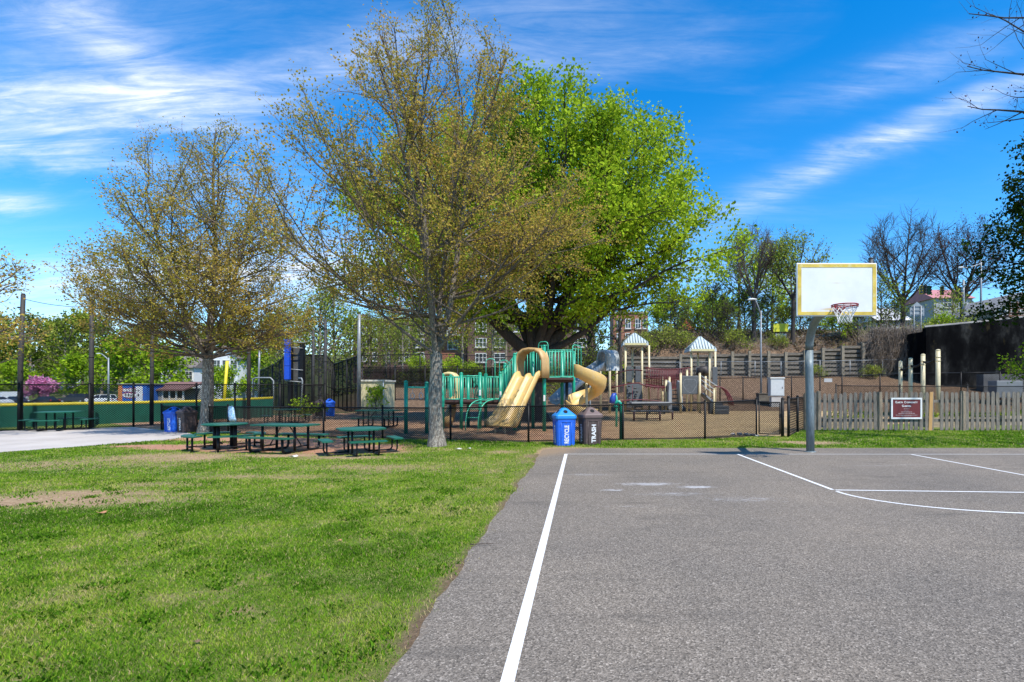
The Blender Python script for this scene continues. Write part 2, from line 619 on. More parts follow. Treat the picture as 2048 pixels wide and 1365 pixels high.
def m_asphalt(t, b, v):
    vo = t.n('ShaderNodeTexVoronoi'); t.l(v, vo.inputs['Vector']); vo.inputs['Scale'].default_value = 105
    sp = t.n('ShaderNodeSeparateColor'); t.l(vo.outputs['Color'], sp.inputs[0])
    st = t.ramp(sp.outputs[0], [(0.0, (0.090, 0.079, 0.067)), (0.38, (0.172, 0.151, 0.127)), (0.74, (0.220, 0.193, 0.162)), (0.93, (0.285, 0.252, 0.214)), (1.0, (0.40, 0.36, 0.31))])
    n = t.noise(v, 60, 6, 0.8)
    st = t.mix(0.85, st, t.ramp(n, [(0.3, 0.70), (0.7, 1.25)]), 'MULTIPLY')
    big = t.ramp(t.noise(v, 0.42, 6, 0.6), [(0.3, (0.80, 0.79, 0.78)), (0.7, (1.12, 1.07, 1.0))])
    st = t.mix(1.0, st, big, 'MULTIPLY')
    mp = t.n('ShaderNodeMapping'); mp.inputs['Scale'].default_value = (0.5, 2.0, 1); t.l(v, mp.inputs[0])
    stain = t.ramp(t.noise(mp.outputs[0], 1.1, 7, 0.65), [(0.56, 0.0), (0.72, 0.55)])
    st = t.mix(stain, st, (0.075, 0.067, 0.058))
    ca = t.n('ShaderNodeAttribute', attribute_name='chalk').outputs['Fac']
    sa = t.n('ShaderNodeAttribute', attribute_name='sand').outputs['Fac']
    mp2 = t.n('ShaderNodeMapping'); mp2.inputs['Scale'].default_value = (0.8, 2.2, 1); mp2.inputs['Rotation'].default_value = (0, 0, .15); t.l(v, mp2.inputs[0])
    cn = t.math('MULTIPLY', t.math('SUBTRACT', t.noise(mp2.outputs[0], 7, 10, 0.8, 1.5), 0.5), 2.6)
    st = t.mix(t.ramp(t.math('ADD', ca, cn), [(0.35, 0.0), (0.95, 0.85)]), st, (0.52, 0.52, 0.53))
    sn = t.math('MULTIPLY', t.math('SUBTRACT', t.noise(v, 8, 7, 0.75), 0.5), 1.2)
    st = t.mix(t.ramp(t.math('ADD', sa, sn), [(0.40, 0.0), (0.95, 0.9)]), st, (0.25, 0.18, 0.115))
    t.l(st, b.inputs['Base Color'])
    b.inputs['Roughness'].default_value = 0.85
    bump(t, b, t.math('ADD', vo.outputs['Distance'], n), 0.55, 0.006)


def m_line(t, b, v):
    w = t.ramp(t.noise(v, 38, 6, 0.75), [(0.55, 0.0), (0.68, 0.8)])
    w2 = t.ramp(t.noise(v, 1.6, 5, 0.65), [(0.40, 0.25), (0.62, 1.0)])
    c = t.mix(t.math('MULTIPLY', w, w2), t.ramp(t.noise(v, 90, 5, .8), [(0.3, (0.56, 0.56, 0.55)), (0.7, (0.76, 0.76, 0.75))]), (0.16, 0.15, 0.145))
    t.l(c, b.inputs['Base Color'])
    bump(t, b, t.noise(v, 120, 3), 0.35, 0.004)


def m_path(t, b, v):
    c = t.ramp(t.noise(v, 0.8, 8, 0.65), [(0.3, (0.38, 0.345, 0.315)), (0.7, (0.50, 0.465, 0.43))])
    c = t.mix(t.ramp(t.noise(v, 3.1, 7, 0.7), [(0.58, 0.0), (0.8, 0.5)]), c, (0.42, 0.30, 0.29))
    sx = t.n('ShaderNodeSeparateXYZ'); t.l(v, sx.inputs[0])
    for ax, per in ((0, 3.0), (1, 2.0)):
        fr = t.math('FRACT', t.math('DIVIDE', t.math('ADD', sx.outputs[ax], 90.4), per))
        c = t.mix(t.math('MULTIPLY', t.math('LESS_THAN', fr, 0.008), 0.7), c, (0.12, 0.11, 0.10))
    t.l(c, b.inputs['Base Color'])
    bump(t, b, t.noise(v, 60, 4), 0.3, 0.01)


def grid(xs, ys):
    X, Y = np.meshgrid(xs, ys)
    nx, ny = len(xs), len(ys)
    i = np.arange(ny - 1)[:, None] * nx + np.arange(nx - 1)[None, :]
    f = np.stack([i, i + 1, i + nx + 1, i + nx], -1).reshape(-1, 4)
    return X.ravel(), Y.ravel(), f


# terrain: one sheet out to the horizon, hill included
xs = np.concatenate([np.linspace(-900, -130, 14), np.linspace(-120, 90, 176), np.linspace(100, 900, 14)])
ys = np.concatenate([np.linspace(-200, -10, 8), np.linspace(0, 36, 19), np.arange(37, 75, .55), np.linspace(76, 180, 50), np.linspace(190, 900, 20)])
X, Y, f = grid(xs, ys)
Z = ground_z(X, Y) - 0.03
mulch = sstep(36, 38, Y) * (1 - sstep(52, 60, Y)) * sstep(-26, -14, X)
mulch = np.maximum(mulch, sstep(50, 54, Y) * (1 - sstep(62, 70, Y)) * sstep(2, 8, X) * .8)
terrain = struct(np_mesh('terrain', np.stack([X, Y, Z], -1), f, ground_mat('hill_ground', m_terrain), vattr={'mulch': mulch}, smooth=True))

# playground mulch
mb = MB(); mb.prism(PLAY, -0.02, 0.010)
struct(obj('mulch_ground', mb, ground_mat('wood_mulch', m_mulch)))
mb = MB(); mb.prism(PATH, -0.02, 0.022)
struct(obj('concrete_path', mb, ground_mat('path_concrete', m_path)))

# lawn, with its worn and chip-covered patches
WEAR = [(40, 1003, 2.7, .52, 1.1), (200, 988, 1.9, .36, .85), (330, 970, 1.4, .35, .6), (520, 955, 1.8, .35, .55), (740, 935, 1.5, .5, .6),
        (100, 930, 3.2, 1.0, .42), (350, 915, 2.2, 1.0, .8), (560, 912, 1.6, .45, 1.0), (690, 916, 1.4, .35, .75), (790, 905, .9, .5, .6),
        (1010, 905, .8, .5, .62), (1062, 915, .35, 1.2, .7), (1640, 887, 1.0, .55, 1.0), (1590, 885, .8, .4, .8), (1740, 880, .7, .25, .55),
        (1300, 886, 1.6, .5, .45), (1450, 884, .9, .4, .45), (1140, 897, .9, .35, .9), (900, 900, 1.0, .4, .5), (915, 1135, .22, .16, .8), (480, 1225, .2, .12, .6)]
CHIPS = [(400, 895, 1.9, .8, 1.1), (520, 900, 1.8, .75, 1.1), (300, 893, 1.2, .45, 1.0), (560, 890, 2.4, 1.0, 1.1), (700, 900, 1.7, 1.2, 1.0), (330, 893, 1.1, .45, .9), (640, 893, 1.6, 1.2, .95), (760, 895, 1.3, 1.2, .75), (470, 878, 2.5, 1.0, 1.0), (600, 882, 2.2, 1.0, 1.0)]


def patches(lst, x, y):
    s = np.zeros(np.shape(x))
    for px, py, rx, ry, a in lst:
        cx, cy = gp(px, py)
        s = np.maximum(s, a * np.exp(-(((x - cx) / rx) ** 2 + ((y - cy) / ry) ** 2)))
    return s


def wear_at(x, y):
    w = patches(WEAR, x, y) * (0.6 + 0.8 * fbm(x, y, 1.7))
    edge = np.exp(-np.clip(COURT_L(y) - x, 0, 9) / (0.05 + .16 * np.clip(fbm(x, y, 1.1) * 3 - 1, 0, 1))) * (y < 13.9) * (0.25 + 1.1 * fbm(x, y, 3.1))
    spots = np.clip((fbm(x + 40, y, 3.4, 5) - 0.57) * 2.6, 0, .42)
    band = 0.30 * np.exp(-((y - 10.3) / 1.6) ** 2) * (x < -1)
    return np.clip(np.maximum.reduce([w, edge, spots]) + band * fbm(x, y, .8), 0, 1.2)


xs = np.arange(-27, 21, .09); ys = np.arange(-4, 24.5, .09)
X, Y, f = grid(xs, ys)
cen_y = Y[f[:, 0]]; cen_x = X[f[:, 0]]
wear = wear_at(X, Y); chips = patches(CHIPS, X, Y) * (Y > 11.2)
lawn = struct(np_mesh('lawn', np.stack([X, Y, 0.004 + 0 * X], -1), f, ground_mat('lawn_soil', m_lawn), vattr={'wear': wear, 'chips': chips, 'kerbside': np.exp(-np.clip(COURT_L(Y) - X, 0, 9) / .35) * (Y < 12.6)}, smooth=True))

# asphalt court
ys = np.arange(-6, COURT_B + .05, .08)
us = np.concatenate([np.arange(0, 3, .08), np.arange(3, 24.2, .10)])
U, Y, f = grid(us, ys)
X = COURT_L(Y) + U
Y2 = np.where(Y > COURT_B - .1, Y + 0.10 * (fbm(X, Y * 0, 0.8) - .5), Y)
rr = 0.45                                           # rounded far corner
cor = (Y2 > COURT_B - rr) & (U < rr)
X = np.where(cor, X + (rr - np.sqrt(np.clip(rr * rr - (Y2 - COURT_B + rr) ** 2, 0, None))) * (1 - U / rr), X)
sand = np.exp(-U / 0.10) * .42 + np.exp(-(COURT_B - Y) / 0.22) * .45 * (X < 4) + 1.15 * np.exp(-(((X + .75) / .8) ** 2 + ((Y - 13.3) / 1.3) ** 2))
sand += .5 * np.exp(-((X - 5.6) / 1.3) ** 2 - ((Y - 13.7) / .25) ** 2)
CHALK = [(1300, 970, .55, .16, .75), (1395, 976, .30, .10, .95), (1180, 951, .5, .10, .6), (1225, 982, .22, .07, .8), (1350, 990, .7, .2, .45), (1480, 1000, .8, .25, .4),
         (1240, 965, .12, .03, .6), (1440, 1032, .3, .03, .6), (1750, 933, .7, .08, .55), (1830, 931, .6, .04, .6), (1500, 1095, .2, .02, .5), (1280, 1015, .6, .12, .3)]
chalk = patches(CHALK, X, Y2)
struct(np_mesh('asphalt_court', np.stack([X, Y2, 0.012 + 0 * X], -1), f, ground_mat('asphalt', m_asphalt), vattr={'chalk': chalk, 'sand': sand}, smooth=True))

# painted lines
mb = MB()


def stripe(pts, w, z=0.016):
    pts = [Vector((p[0], p[1], z)) for p in pts]
    vs = []
    for i, p in enumerate(pts):
        d = (pts[min(i + 1, len(pts) - 1)] - pts[max(i - 1, 0)]).normalized()
        s = Vector((d.y, -d.x, 0)) * w / 2
        vs += [p - s, p + s]
    mb.add(vs, [(2 * i, 2 * i + 1, 2 * i + 3, 2 * i + 2) for i in range(len(pts) - 1)])


stripe([(-.42, -5), (-.357, 2.77), (-.265, 12.5)], .072)
stripe([(-.23, 12.47), (14, 12.42), (21, 12.38)], .042, 0.0165)
stripe([(3.69, 12.44), (3.79, 8.02)], .06)
stripe([(7.67, 12.40), (7.83, 7.75)], .06)
stripe([(3.82, 8.0), (7.8, 7.72)], .055)
stripe([(5.78 - 1.99 * math.cos(t), 7.93 - 1.46 * math.sin(t)) for t in np.linspace(0.02, math.pi - .02, 40)], .055)
struct(obj('court_lines', mb, ground_mat('line_paint', m_line)))


# grass blades on the lawn
def grass_mat():
    return leaf_mat('grass_blade', [(0.0, (0.040, 0.100, 0.008)), (0.35, (0.125, 0.270, 0.016)), (0.62, (0.235, 0.365, 0.028)), (0.82, (0.36, 0.41, 0.060)), (1.0, (0.50, 0.40, 0.19))], 0.35)


def make_grass():
    rng = np.random.default_rng(11)
    out = []
    for y0, y1, dens, wd, hh in ((2.2, 4.2, 13500, .0042, .024), (4.2, 6.5, 7500, .0060, .026), (6.5, 9.5, 3600, .0085, .028), (9.5, 14.2, 1600, .012, .031), (14.2, 20.2, 750, .017, .042)):
        x0, x1 = gx(-60, y1), gx(2110, y1)
        if y1 < 14:
            x1 = -0.6
        n = int((x1 - x0) * (y1 - y0) * dens)
        x = rng.uniform(x0, x1, n); y = rng.uniform(y0, y1, n)
        keep = (x > gx(-60, y)) & (x < gx(2110, y))
        x, y = x[keep], y[keep]
        ok = (x < COURT_L(y) + rng.normal(0.01, .045, len(x))) | (y > COURT_B + rng.normal(0.02, .04, len(x)))
        ok &= ~inside(PLAY, x, y) & ~inside(PATH, x, y)
        w = wear_at(x, y)
        straw = rng.random(len(x)) < .05
        ok &= (rng.random(len(x)) > np.clip(w * 1.5 - .1, 0, .985)) | (straw & (w < .95))
        ok &= rng.random(len(x)) > np.clip(patches(CHIPS, x, y) * (y > 11.2) * 1.7 - .15, 0, .98)
        x, y, w, straw = x[ok], y[ok], w[ok], straw[ok]
        cl = fbm(x, y, 3.0, 3)
        ln = hh * (0.45 + 1.1 * cl) * rng.uniform(.6, 1.3, len(x))
        tint = np.clip(0.36 + (fbm(x + 9, y, .6, 4) - .5) * 1.1 + (fbm(x, y + 5, 4.0, 2) - .5) * .5 + rng.normal(0, .19, len(x)) + w * .3
                       + .13 * np.exp(-((y - 10) / 2.0) ** 2), 0, .93)
        tint = np.where(straw, 1.0, tint + .05)
        out.append(np.stack([x, y, ln, tint, np.full(len(x), wd)], -1))
    for k in range(150):                               # clover and weed clumps
        cy = rng.uniform(2.6, 9); cx = rng.uniform(gx(-20, cy), -1.1); m_ = int(rng.integers(25, 90)); sd = rng.uniform(.04, .14)
        out.append(np.stack([rng.normal(cx, sd, m_), rng.normal(cy, sd, m_), rng.uniform(.022, .045, m_), np.clip(rng.normal(.18, .12, m_), 0, .6), rng.uniform(.010, .020, m_)], -1))
    a = np.concatenate(out)
    a = a[a[:, 0] < COURT_L(a[:, 1]) + .06] if False else a
    n = len(a)
    th = rng.uniform(0, 2 * np.pi, n); ph = rng.uniform(0, 2 * np.pi, n)
    lean = rng.uniform(.25, 1.0, n) * a[:, 2]
    base = np.stack([a[:, 0], a[:, 1], np.full(n, .002)], -1)
    side = np.stack([np.cos(th), np.sin(th), 0 * th], -1) * a[:, 4:5] * .5
    mid = base + np.stack([np.cos(ph) * lean * .35, np.sin(ph) * lean * .35, a[:, 2] * .55], -1)
    tip = base + np.stack([np.cos(ph) * lean, np.sin(ph) * lean, a[:, 2] * .85], -1)
    v = np.stack([base - side, base + side, mid + side * .8, tip, mid - side * .8], 1).reshape(-1, 3)
    i = np.arange(n)[:, None] * 5
    q = np.concatenate([i + 0, i + 1, i + 2, i + 4], 1)
    tr = np.concatenate([i + 4, i + 2, i + 3, i + 3], 1)
    tri = np.concatenate([np.concatenate([i, i + 1, i + 2], 1), np.concatenate([i, i + 2, i + 4], 1), np.concatenate([i + 4, i + 2, i + 3], 1)])
    tint = np.tile(a[:, 3], 3)
    g = np_mesh('grass', v, tri, grass_mat(), fattr={'tint': tint})
    g['kind'] = 'stuff'


make_grass()


# ------------------------------------------------------------------ fences
def chain_link(mb, p0, p1, zb0, zb1, h0, h1, pitch, r, zb=0.03):
    """woven wire between two posts: real crossing wires, clipped to the panel"""
    p0 = Vector((p0[0], p0[1], 0)); p1 = Vector((p1[0], p1[1], 0))
    L = (p1 - p0).length
    d = (p1 - p0) / L; nrm = Vector((-d.y, d.x, 0))
    h = min(h0, h1) - zb
    def pt(s, q, off):
        k = s / L
        return p0 + d * s + nrm * off + Vector((0, 0, zb0 + (zb1 - zb0) * k + zb + q / h * (h0 + (h1 - h0) * k - zb)))
    n = int((L + h) / pitch) + 1
    for i in range(n):
        c = i * pitch - h
        for sgn in (1, -1):
            s0, s1 = (c, c + h)
            q0, q1 = 0.0, h
            if s0 < 0: q0 += -s0; s0 = 0
            if s1 > L: q1 -= s1 - L; s1 = L
            if s1 - s0 < 0.01: continue
            a, b = (q0, q1) if sgn > 0 else (h - q0, h - q1)
            mb.tube([pt(s0, a, r * .5 * sgn), pt(s1, b, r * .5 * sgn)], r, 3, caps=False, smooth=False)


def fence(name, label, pts, hs, post_r=.03, rail_r=.022, pitch=.052, wire=.0036, bottom=True, base=None, extra=.04, m=None, post_n=8, wm=None, group=None, midrail=False):
    t = thing(name, label, 'fence', (*pts[0], 0 if base is None else base[0]), group=group)
    base = base or [0] * len(pts)
    m = m or BLACK
    w = MB(); rl = MB()
    for i, (p, h) in enumerate(zip(pts, hs)):
        q = MB(); q.bar((p[0], p[1], base[i] - .05), (p[0], p[1], base[i] + h + extra), post_r, post_n)
        q.lathe([(post_r * 1.25, 0), (post_r * 1.25, .02), (post_r * .7, .045), (.004, .055)], post_n, (p[0], p[1], base[i] + h + extra))
        obj('post', q, m, t, True)
    for i in range(len(pts) - 1):
        a, b = pts[i], pts[i + 1]
        rl.bar((*a, base[i] + hs[i]), (*b, base[i + 1] + hs[i + 1]), rail_r, 6)
        if bottom:
            rl.bar((*a, base[i] + .05), (*b, base[i + 1] + .05), .006, 5)
        if midrail:
            rl.bar((*a, base[i] + hs[i] * .5), (*b, base[i + 1] + hs[i + 1] * .5), rail_r * .8, 5)
        if pitch:
            chain_link(w, a, b, base[i], base[i + 1], hs[i] - .015, hs[i + 1] - .015, pitch, wire)
    obj('rail', rl, m, t, True)
    if pitch:
        obj('chain_link_mesh', w, wm or WIRE, t, True)
    return t


hs = [h for _, _, h in FENCE]
fence('chain_link_fence', 'low black chain-link fence in front of the playground between the trees and bins', FXY, hs, pitch=.060, wire=.0078)

# the gate leaf and the short return beside it
g = thing('fence_gate', 'black chain-link gate standing shut beside the basketball pole', 'gate', (*FXY[-1], 0))
ga, gb = (gx(1518, 17.2), 17.2), (gx(1560, 17.05), 17.05)
q = MB()
for z in (.10, 1.10):
    q.bar((*ga, z), (*gb, z), .022, 6)
q.bar((*ga, .10), (*ga, 1.10), .022, 6); q.bar((*gb, .10), (*gb, 1.10), .022, 6)
obj('gate_frame', q, BLACK, g, True)
w = MB(); chain_link(w, ga, gb, .1, .1, 1.0, 1.0, .06, .0078)
obj('chain_link_mesh', w, WIRE, g, True)
q = MB(); q.box((gb[0] - .01, gb[1] - .03, .68), (.05, .05, .12)); q.bar((gb[0], gb[1] - .05, .74), (gb[0] + .12, gb[1] - .03, .74), .012, 6)
obj('latch', q, BLACK, g, True)
ra = [(gx(1565, 17.0), 17.0), (gx(1578, 16.95), 16.95)]
fence('fence_return', 'short black chain-link fence running back from the gate to the picket fence',
      [(gx(1577, 17.0), 17.0), (gx(1595, 19.0), 19.0), (gx(1609, 20.6), 20.6)], [1.22, 1.22, 1.22], post_r=.045, pitch=.16, wire=.006)
q = MB(); q.bar((gx(1565, 17.05), 17.05, -.05), (gx(1565, 17.05), 17.05, 1.2), .05, 10); q.lathe([(.055, 0), (.055, .02), (.02, .06)], 10, (gx(1565, 17.05), 17.05, 1.2))
tag(obj('gate_post', q, BLACK), 'thick black post that the chain-link gate latches on', 'post')

# tall fence along the ball field, left
TF = [(-60, 18.6), (38, 19.6), (179, 20.8), (267, 21.8), (393, 23.2), (470, 24.0), (560, 24.8), (650, 25.6)]
fence('ball_field_fence', 'head-high black chain-link fence in front of the green outfield wall', [(gx(p, d), d) for p, d in TF],
      [1.69, 1.69, 1.70, 1.71, 1.72, 1.73, 1.74, 1.75], post_r=.036, pitch=.085, wire=.0085)

# net poles behind it
for i, (px, d, ztop, r, lab) in enumerate(((40, 19.9, gz(590, 19.9), .085, 'tall dark net pole at the left, carrying a wire'), (182, 21.2, gz(600, 21.2), .085, 'tall dark net pole near the white car'),
                                           (303, 23.0, gz(640, 23), .08, 'tall dark net pole left of the brown dugout'), (497, 27, gz(600, 27), .09, 'tall dark net pole right of the yellow foul pole'),
                                           (626, 38, gz(660, 38), .10, 'slim dark net pole next to the scoreboard'), (650, 36, gz(640, 36), .11, 'tallest dark net pole beside the black screens'))):
    q = MB(); q.tube([(gx(px, d), d, -.1), (gx(px, d) + .02, d, ztop * .5), (gx(px, d) + (.12 if i == 0 else .03), d, ztop)], [r, r * .92, r * .8], 10)
    q.lathe([(r * .8, 0), (r * .5, .05)], 10, (gx(px, d) + (.12 if i == 0 else .03), d, ztop))
    for z in (.6, ztop * .55, ztop * .9):
        q.lathe([(r * 1.06, 0), (r * 1.06, .05)], 10, (gx(px, d) + .012 * z / 2, d, z))
    tag(obj('net_pole', q, mat('pole_dark', (.035, .033, .032), .7, .3, 6)), lab, 'pole', 'net poles by the ball field')
a = Vector((gx(40, 19.9) + .12, 19.9, gz(598, 19.9))); b = Vector((gx(182, 21.2), 21.2, gz(614, 21.2)))
q = MB(); q.tube([a.lerp(b, k) - Vector((0, 0, .10 * 4 * k * (1 - k))) for k in np.linspace(0, 1, 9)], .010, 4)
tag(obj('net_cable', q, BLACK), 'thin sagging cable strung between the two left net poles', 'cable')

# green outfield wall with yellow capping
t = thing('outfield_wall', 'long green padded outfield wall with a yellow rounded top', 'wall', (gx(0, 21.5), 21.5, 0))
WL = [(gx(-80, 20.4), 20.4, .80), (gx(0, 21.3), 21.3, .84), (gx(250, 24.3), 24.3, .86), (gx(392, 26.5), 26.5, .88), (gx(545, 29.5), 29.5, 1.0)]
q = MB(); c = MB()
for i in range(len(WL) - 1):
    a, b = WL[i], WL[i + 1]
    d = Vector((b[0] - a[0], b[1] - a[1], 0)).normalized(); n = Vector((-d.y, d.x, 0)) * .06
    q.add([(a[0] - n.x, a[1] - n.y, -.1), (b[0] - n.x, b[1] - n.y, -.1), (b[0] - n.x, b[1] - n.y, b[2]), (a[0] - n.x, a[1] - n.y, a[2]),
           (a[0] + n.x, a[1] + n.y, -.1), (b[0] + n.x, b[1] + n.y, -.1), (b[0] + n.x, b[1] + n.y, b[2]), (a[0] + n.x, a[1] + n.y, a[2])],
          [(0, 1, 2, 3), (7, 6, 5, 4), (3, 2, 6, 7), (0, 3, 7, 4), (1, 5, 6, 2)])
    L = math.hypot(b[0] - a[0], b[1] - a[1])
    for k in range(int(L / 1.2)):
        f_ = (k + .5) / int(L / 1.2)
        q.bar((a[0] + (b[0] - a[0]) * f_ - n.x * 1.25, a[1] + (b[1] - a[1]) * f_ - n.y * 1.25, 0), (a[0] + (b[0] - a[0]) * f_ - n.x * 1.25, a[1] + (b[1] - a[1]) * f_ - n.y * 1.25, .8), .012, 5)
c.tube([(x, y, z + .05) for x, y, z in WL], .075, 10)
obj('wall_panel', q, mat('outfield_green', (.005, .095, .062), .55, .16, 3, bump=.2, bscale=20), t, True)
obj('wall_cap', c, mat('cap_yellow', (.62, .50, .025), .5, .12, 8), t, True)

# ------------------------------------------------------------------ basketball hoop
HX, HY = 5.59, 12.96
t = thing('basketball_hoop', 'basketball hoop with white backboard, red rim and curved grey steel pole at the court edge', 'basketball hoop', (HX, HY, 0))
q = MB()
pp = [(HX, HY, -.05), (HX - .01, HY, 1.0), (HX - .03, HY, 2.0), (HX - .03, HY, 2.45)]
for k in np.linspace(0, 1, 9):
    a_ = k * math.pi / 2
    pp.append((HX - .03 - .16 * (1 - math.cos(a_)), HY - 1.0 * (1 - math.cos(a_)), 2.45 + .72 * math.sin(a_)))
pp += [(HX - .26, 11.5, 3.19), (HX - .30, 11.12, 3.20)]
q.tube(pp, [.094] * len(pp), 20)
q.lathe([(.13, -.02), (.13, .02), (.10, .03)], 20, (HX, HY, 0))
obj('pole', q, GREYPOLE, t, True)
BX, BY, BZ, BW, BH = 5.25, 10.95, 3.527, 1.632, 1.075
q = MB()
for z in (3.20, 3.75):
    q.box((BX, 11.06, z), (.9, .07, .07))
for x in (-.38, .38):
    q.box((BX + x, 11.02, 3.48), (.06, .05, .7))
q.bar((HX - .30, 11.5, 3.22), (BX - .30, 11.04, 3.76), .022, 6); q.bar((HX - .26, 11.5, 3.22), (BX + .30, 11.04, 3.76), .022, 6)
obj('bracket', q, GALV, t, True)
q = MB(); q.tube([(6.0, 11.04, 3.75), (6.0, 11.04, 4.17)], .045, 10); q.lathe([(.05, 0), (.05, .02), (.02, .035)], 10, (6.0, 11.04, 4.17))
obj('stub_post', q, mat('stub_dark', (.05, .05, .05), .6, .2, 6), t, True)


def board_mat():
    m = bpy.data.materials.new('backboard_paint'); m.use_nodes = True
    n = NT(m.node_tree); b_ = n.n('ShaderNodeBsdfPrincipled'); o_ = n.n('ShaderNodeOutputMaterial'); n.l(b_.outputs[0], o_.inputs[0])
    v = n.n('ShaderNodeTexCoord').outputs['Object']
    c_ = n.ramp(n.noise(v, 2.2, 7, .6), [(.3, (.66, .67, .66)), (.7, (.77, .775, .76))])
    sx = n.n('ShaderNodeSeparateXYZ'); n.l(v, sx.inputs[0])
    rx = n.math('ABSOLUTE', n.math('SUBTRACT', sx.outputs[0], BX - HX)); rz = n.math('SUBTRACT', sx.outputs[2], 3.66)
    nz = n.math('MULTIPLY', n.math('SUBTRACT', n.noise(v, 9, 7, .75), .5), .9)
    s1 = n.math('SUBTRACT', 1.0, n.math('ADD', n.math('DIVIDE', rx, .34), n.math('DIVIDE', n.math('ABSOLUTE', rz), .035)))
    c_ = n.mix(n.ramp(n.math('ADD', s1, nz), [(.2, 0.0), (.8, .35)]), c_, (.55, .44, .14))
    rz2 = n.math('ABSOLUTE', n.math('SUBTRACT', sx.outputs[2], 3.13)); rx2 = n.math('ABSOLUTE', n.math('ADD', sx.outputs[0], .48))
    s2 = n.math('SUBTRACT', 1.0, n.math('ADD', n.math('DIVIDE', rx2, .32), n.math('DIVIDE', rz2, .05)))
    c_ = n.mix(n.ramp(n.math('ADD', s2, nz), [(.2, 0.0), (.7, .6)]), c_, (.60, .42, .05))
    n.l(c_, b_.inputs['Base Color']); b_.inputs['Roughness'].default_value = .45
    return m


q = MB(); q.rbox((BX, BY, BZ), (BW, .04, BH), .012)
obj('backboard', q, board_mat(), t, True)
q = MB(); yb = BY - .0235
for dz in (-1, 1):
    q.box((BX, yb, BZ + dz * (BH / 2 - .055)), (BW - .05, .004, .068))
for dx in (-1, 1):
    q.box((BX + dx * (BW / 2 - .06), yb, BZ), (.075, .0045, BH - .18))
obj('border', q, mat('border_yellow', (.60, .43, .06), .6, .25, 4, col2=(.64, .52, .18), cov=.55), t, True)
RX, RY, RZ, RR = BX + .005, 10.62, 3.165, .238
q = MB()
ring = [(RX + RR * math.cos(a_), RY + RR * math.sin(a_), RZ) for a_ in np.linspace(0, 2 * math.pi, 40, endpoint=False)]
q.tube(ring, .013, 8, closed=True)
q.tube([(RX + RR * math.cos(a_), RY + RR * math.sin(a_), RZ - .034) for a_ in np.linspace(0, 2 * math.pi, 40, endpoint=False)], .009, 6, closed=True)
for a_ in np.linspace(0, 2 * math.pi, 13)[:-1]:
    q.bar((RX + RR * math.cos(a_), RY + RR * math.sin(a_), RZ), (RX + RR * math.cos(a_), RY + RR * math.sin(a_), RZ - .034), .006, 5)
q.box((RX, BY - .032, RZ - .04), (.13, .02, .17))
q.box((RX, BY - .062, RZ - .005), (.13, .05, .02))
for s in (-1, 1):
    q.bar((RX + s * .05, BY - .04, RZ - .10), (RX + s * .11, RY + RR * .78, RZ - .01), .012, 6)
    q.bar((RX + s * .10, BY - .05, RZ), (RX + s * .14, RY + RR * .8, RZ), .014, 6)
obj('rim', q, mat('rim_red', (.27, .012, .016), .45, .25, 14), t, True)
q = MB(); N = 12
lev = [(RR * .97, -.03), (RR * .86, -.10), (RR * .70, -.17), (RR * .58, -.235), (RR * .52, -.30), (RR * .56, -.355)]
for i in range(N):
    for s in (1, -1):
        pts = []
        for k, (r_, dz) in enumerate(lev):
            a_ = 2 * math.pi * (i + s * k * .5) / N
            pts.append((RX + r_ * math.cos(a_), RY + r_ * math.sin(a_), RZ + dz))
        q.tube(pts, .0055, 5)
obj('net', q, mat('net_white', (.74, .74, .72), .8, .08, 20), t, True)


# ------------------------------------------------------------------ writing
def text_mb(body, size, bold=0.0, depth=.004, font_space=1.0, sx=1.0):
    cu = bpy.data.curves.new('t', 'FONT')
    cu.body = body; cu.size = size; cu.offset = bold; cu.extrude = depth / 2
    cu.align_x = 'CENTER'; cu.align_y = 'CENTER'; cu.space_character = font_space; cu.resolution_u = 3
    ob = bpy.data.objects.new('t', cu); COL.objects.link(ob)
    bpy.context.view_layer.update()
    ev = ob.evaluated_get(bpy.context.evaluated_depsgraph_get())
    me = ev.to_mesh()
    vs = [(v.co.x * sx, v.co.y, v.co.z) for v in me.vertices]; fs = [tuple(p.vertices) for p in me.polygons]
    ev.to_mesh_clear()
    bpy.data.objects.remove(ob); bpy.data.curves.remove(cu)
    return vs, fs


def put_text(mb, body, size, M, **kw):
    vs, fs = text_mb(body, size, **kw)
    mb.add([M @ Vector(v) for v in vs], fs)


# ------------------------------------------------------------------ litter bins
LET = mat('lettering_white', (.72, .72, .72), .5, .08, 30, col2=(.30, .38, .50), cov=.68)


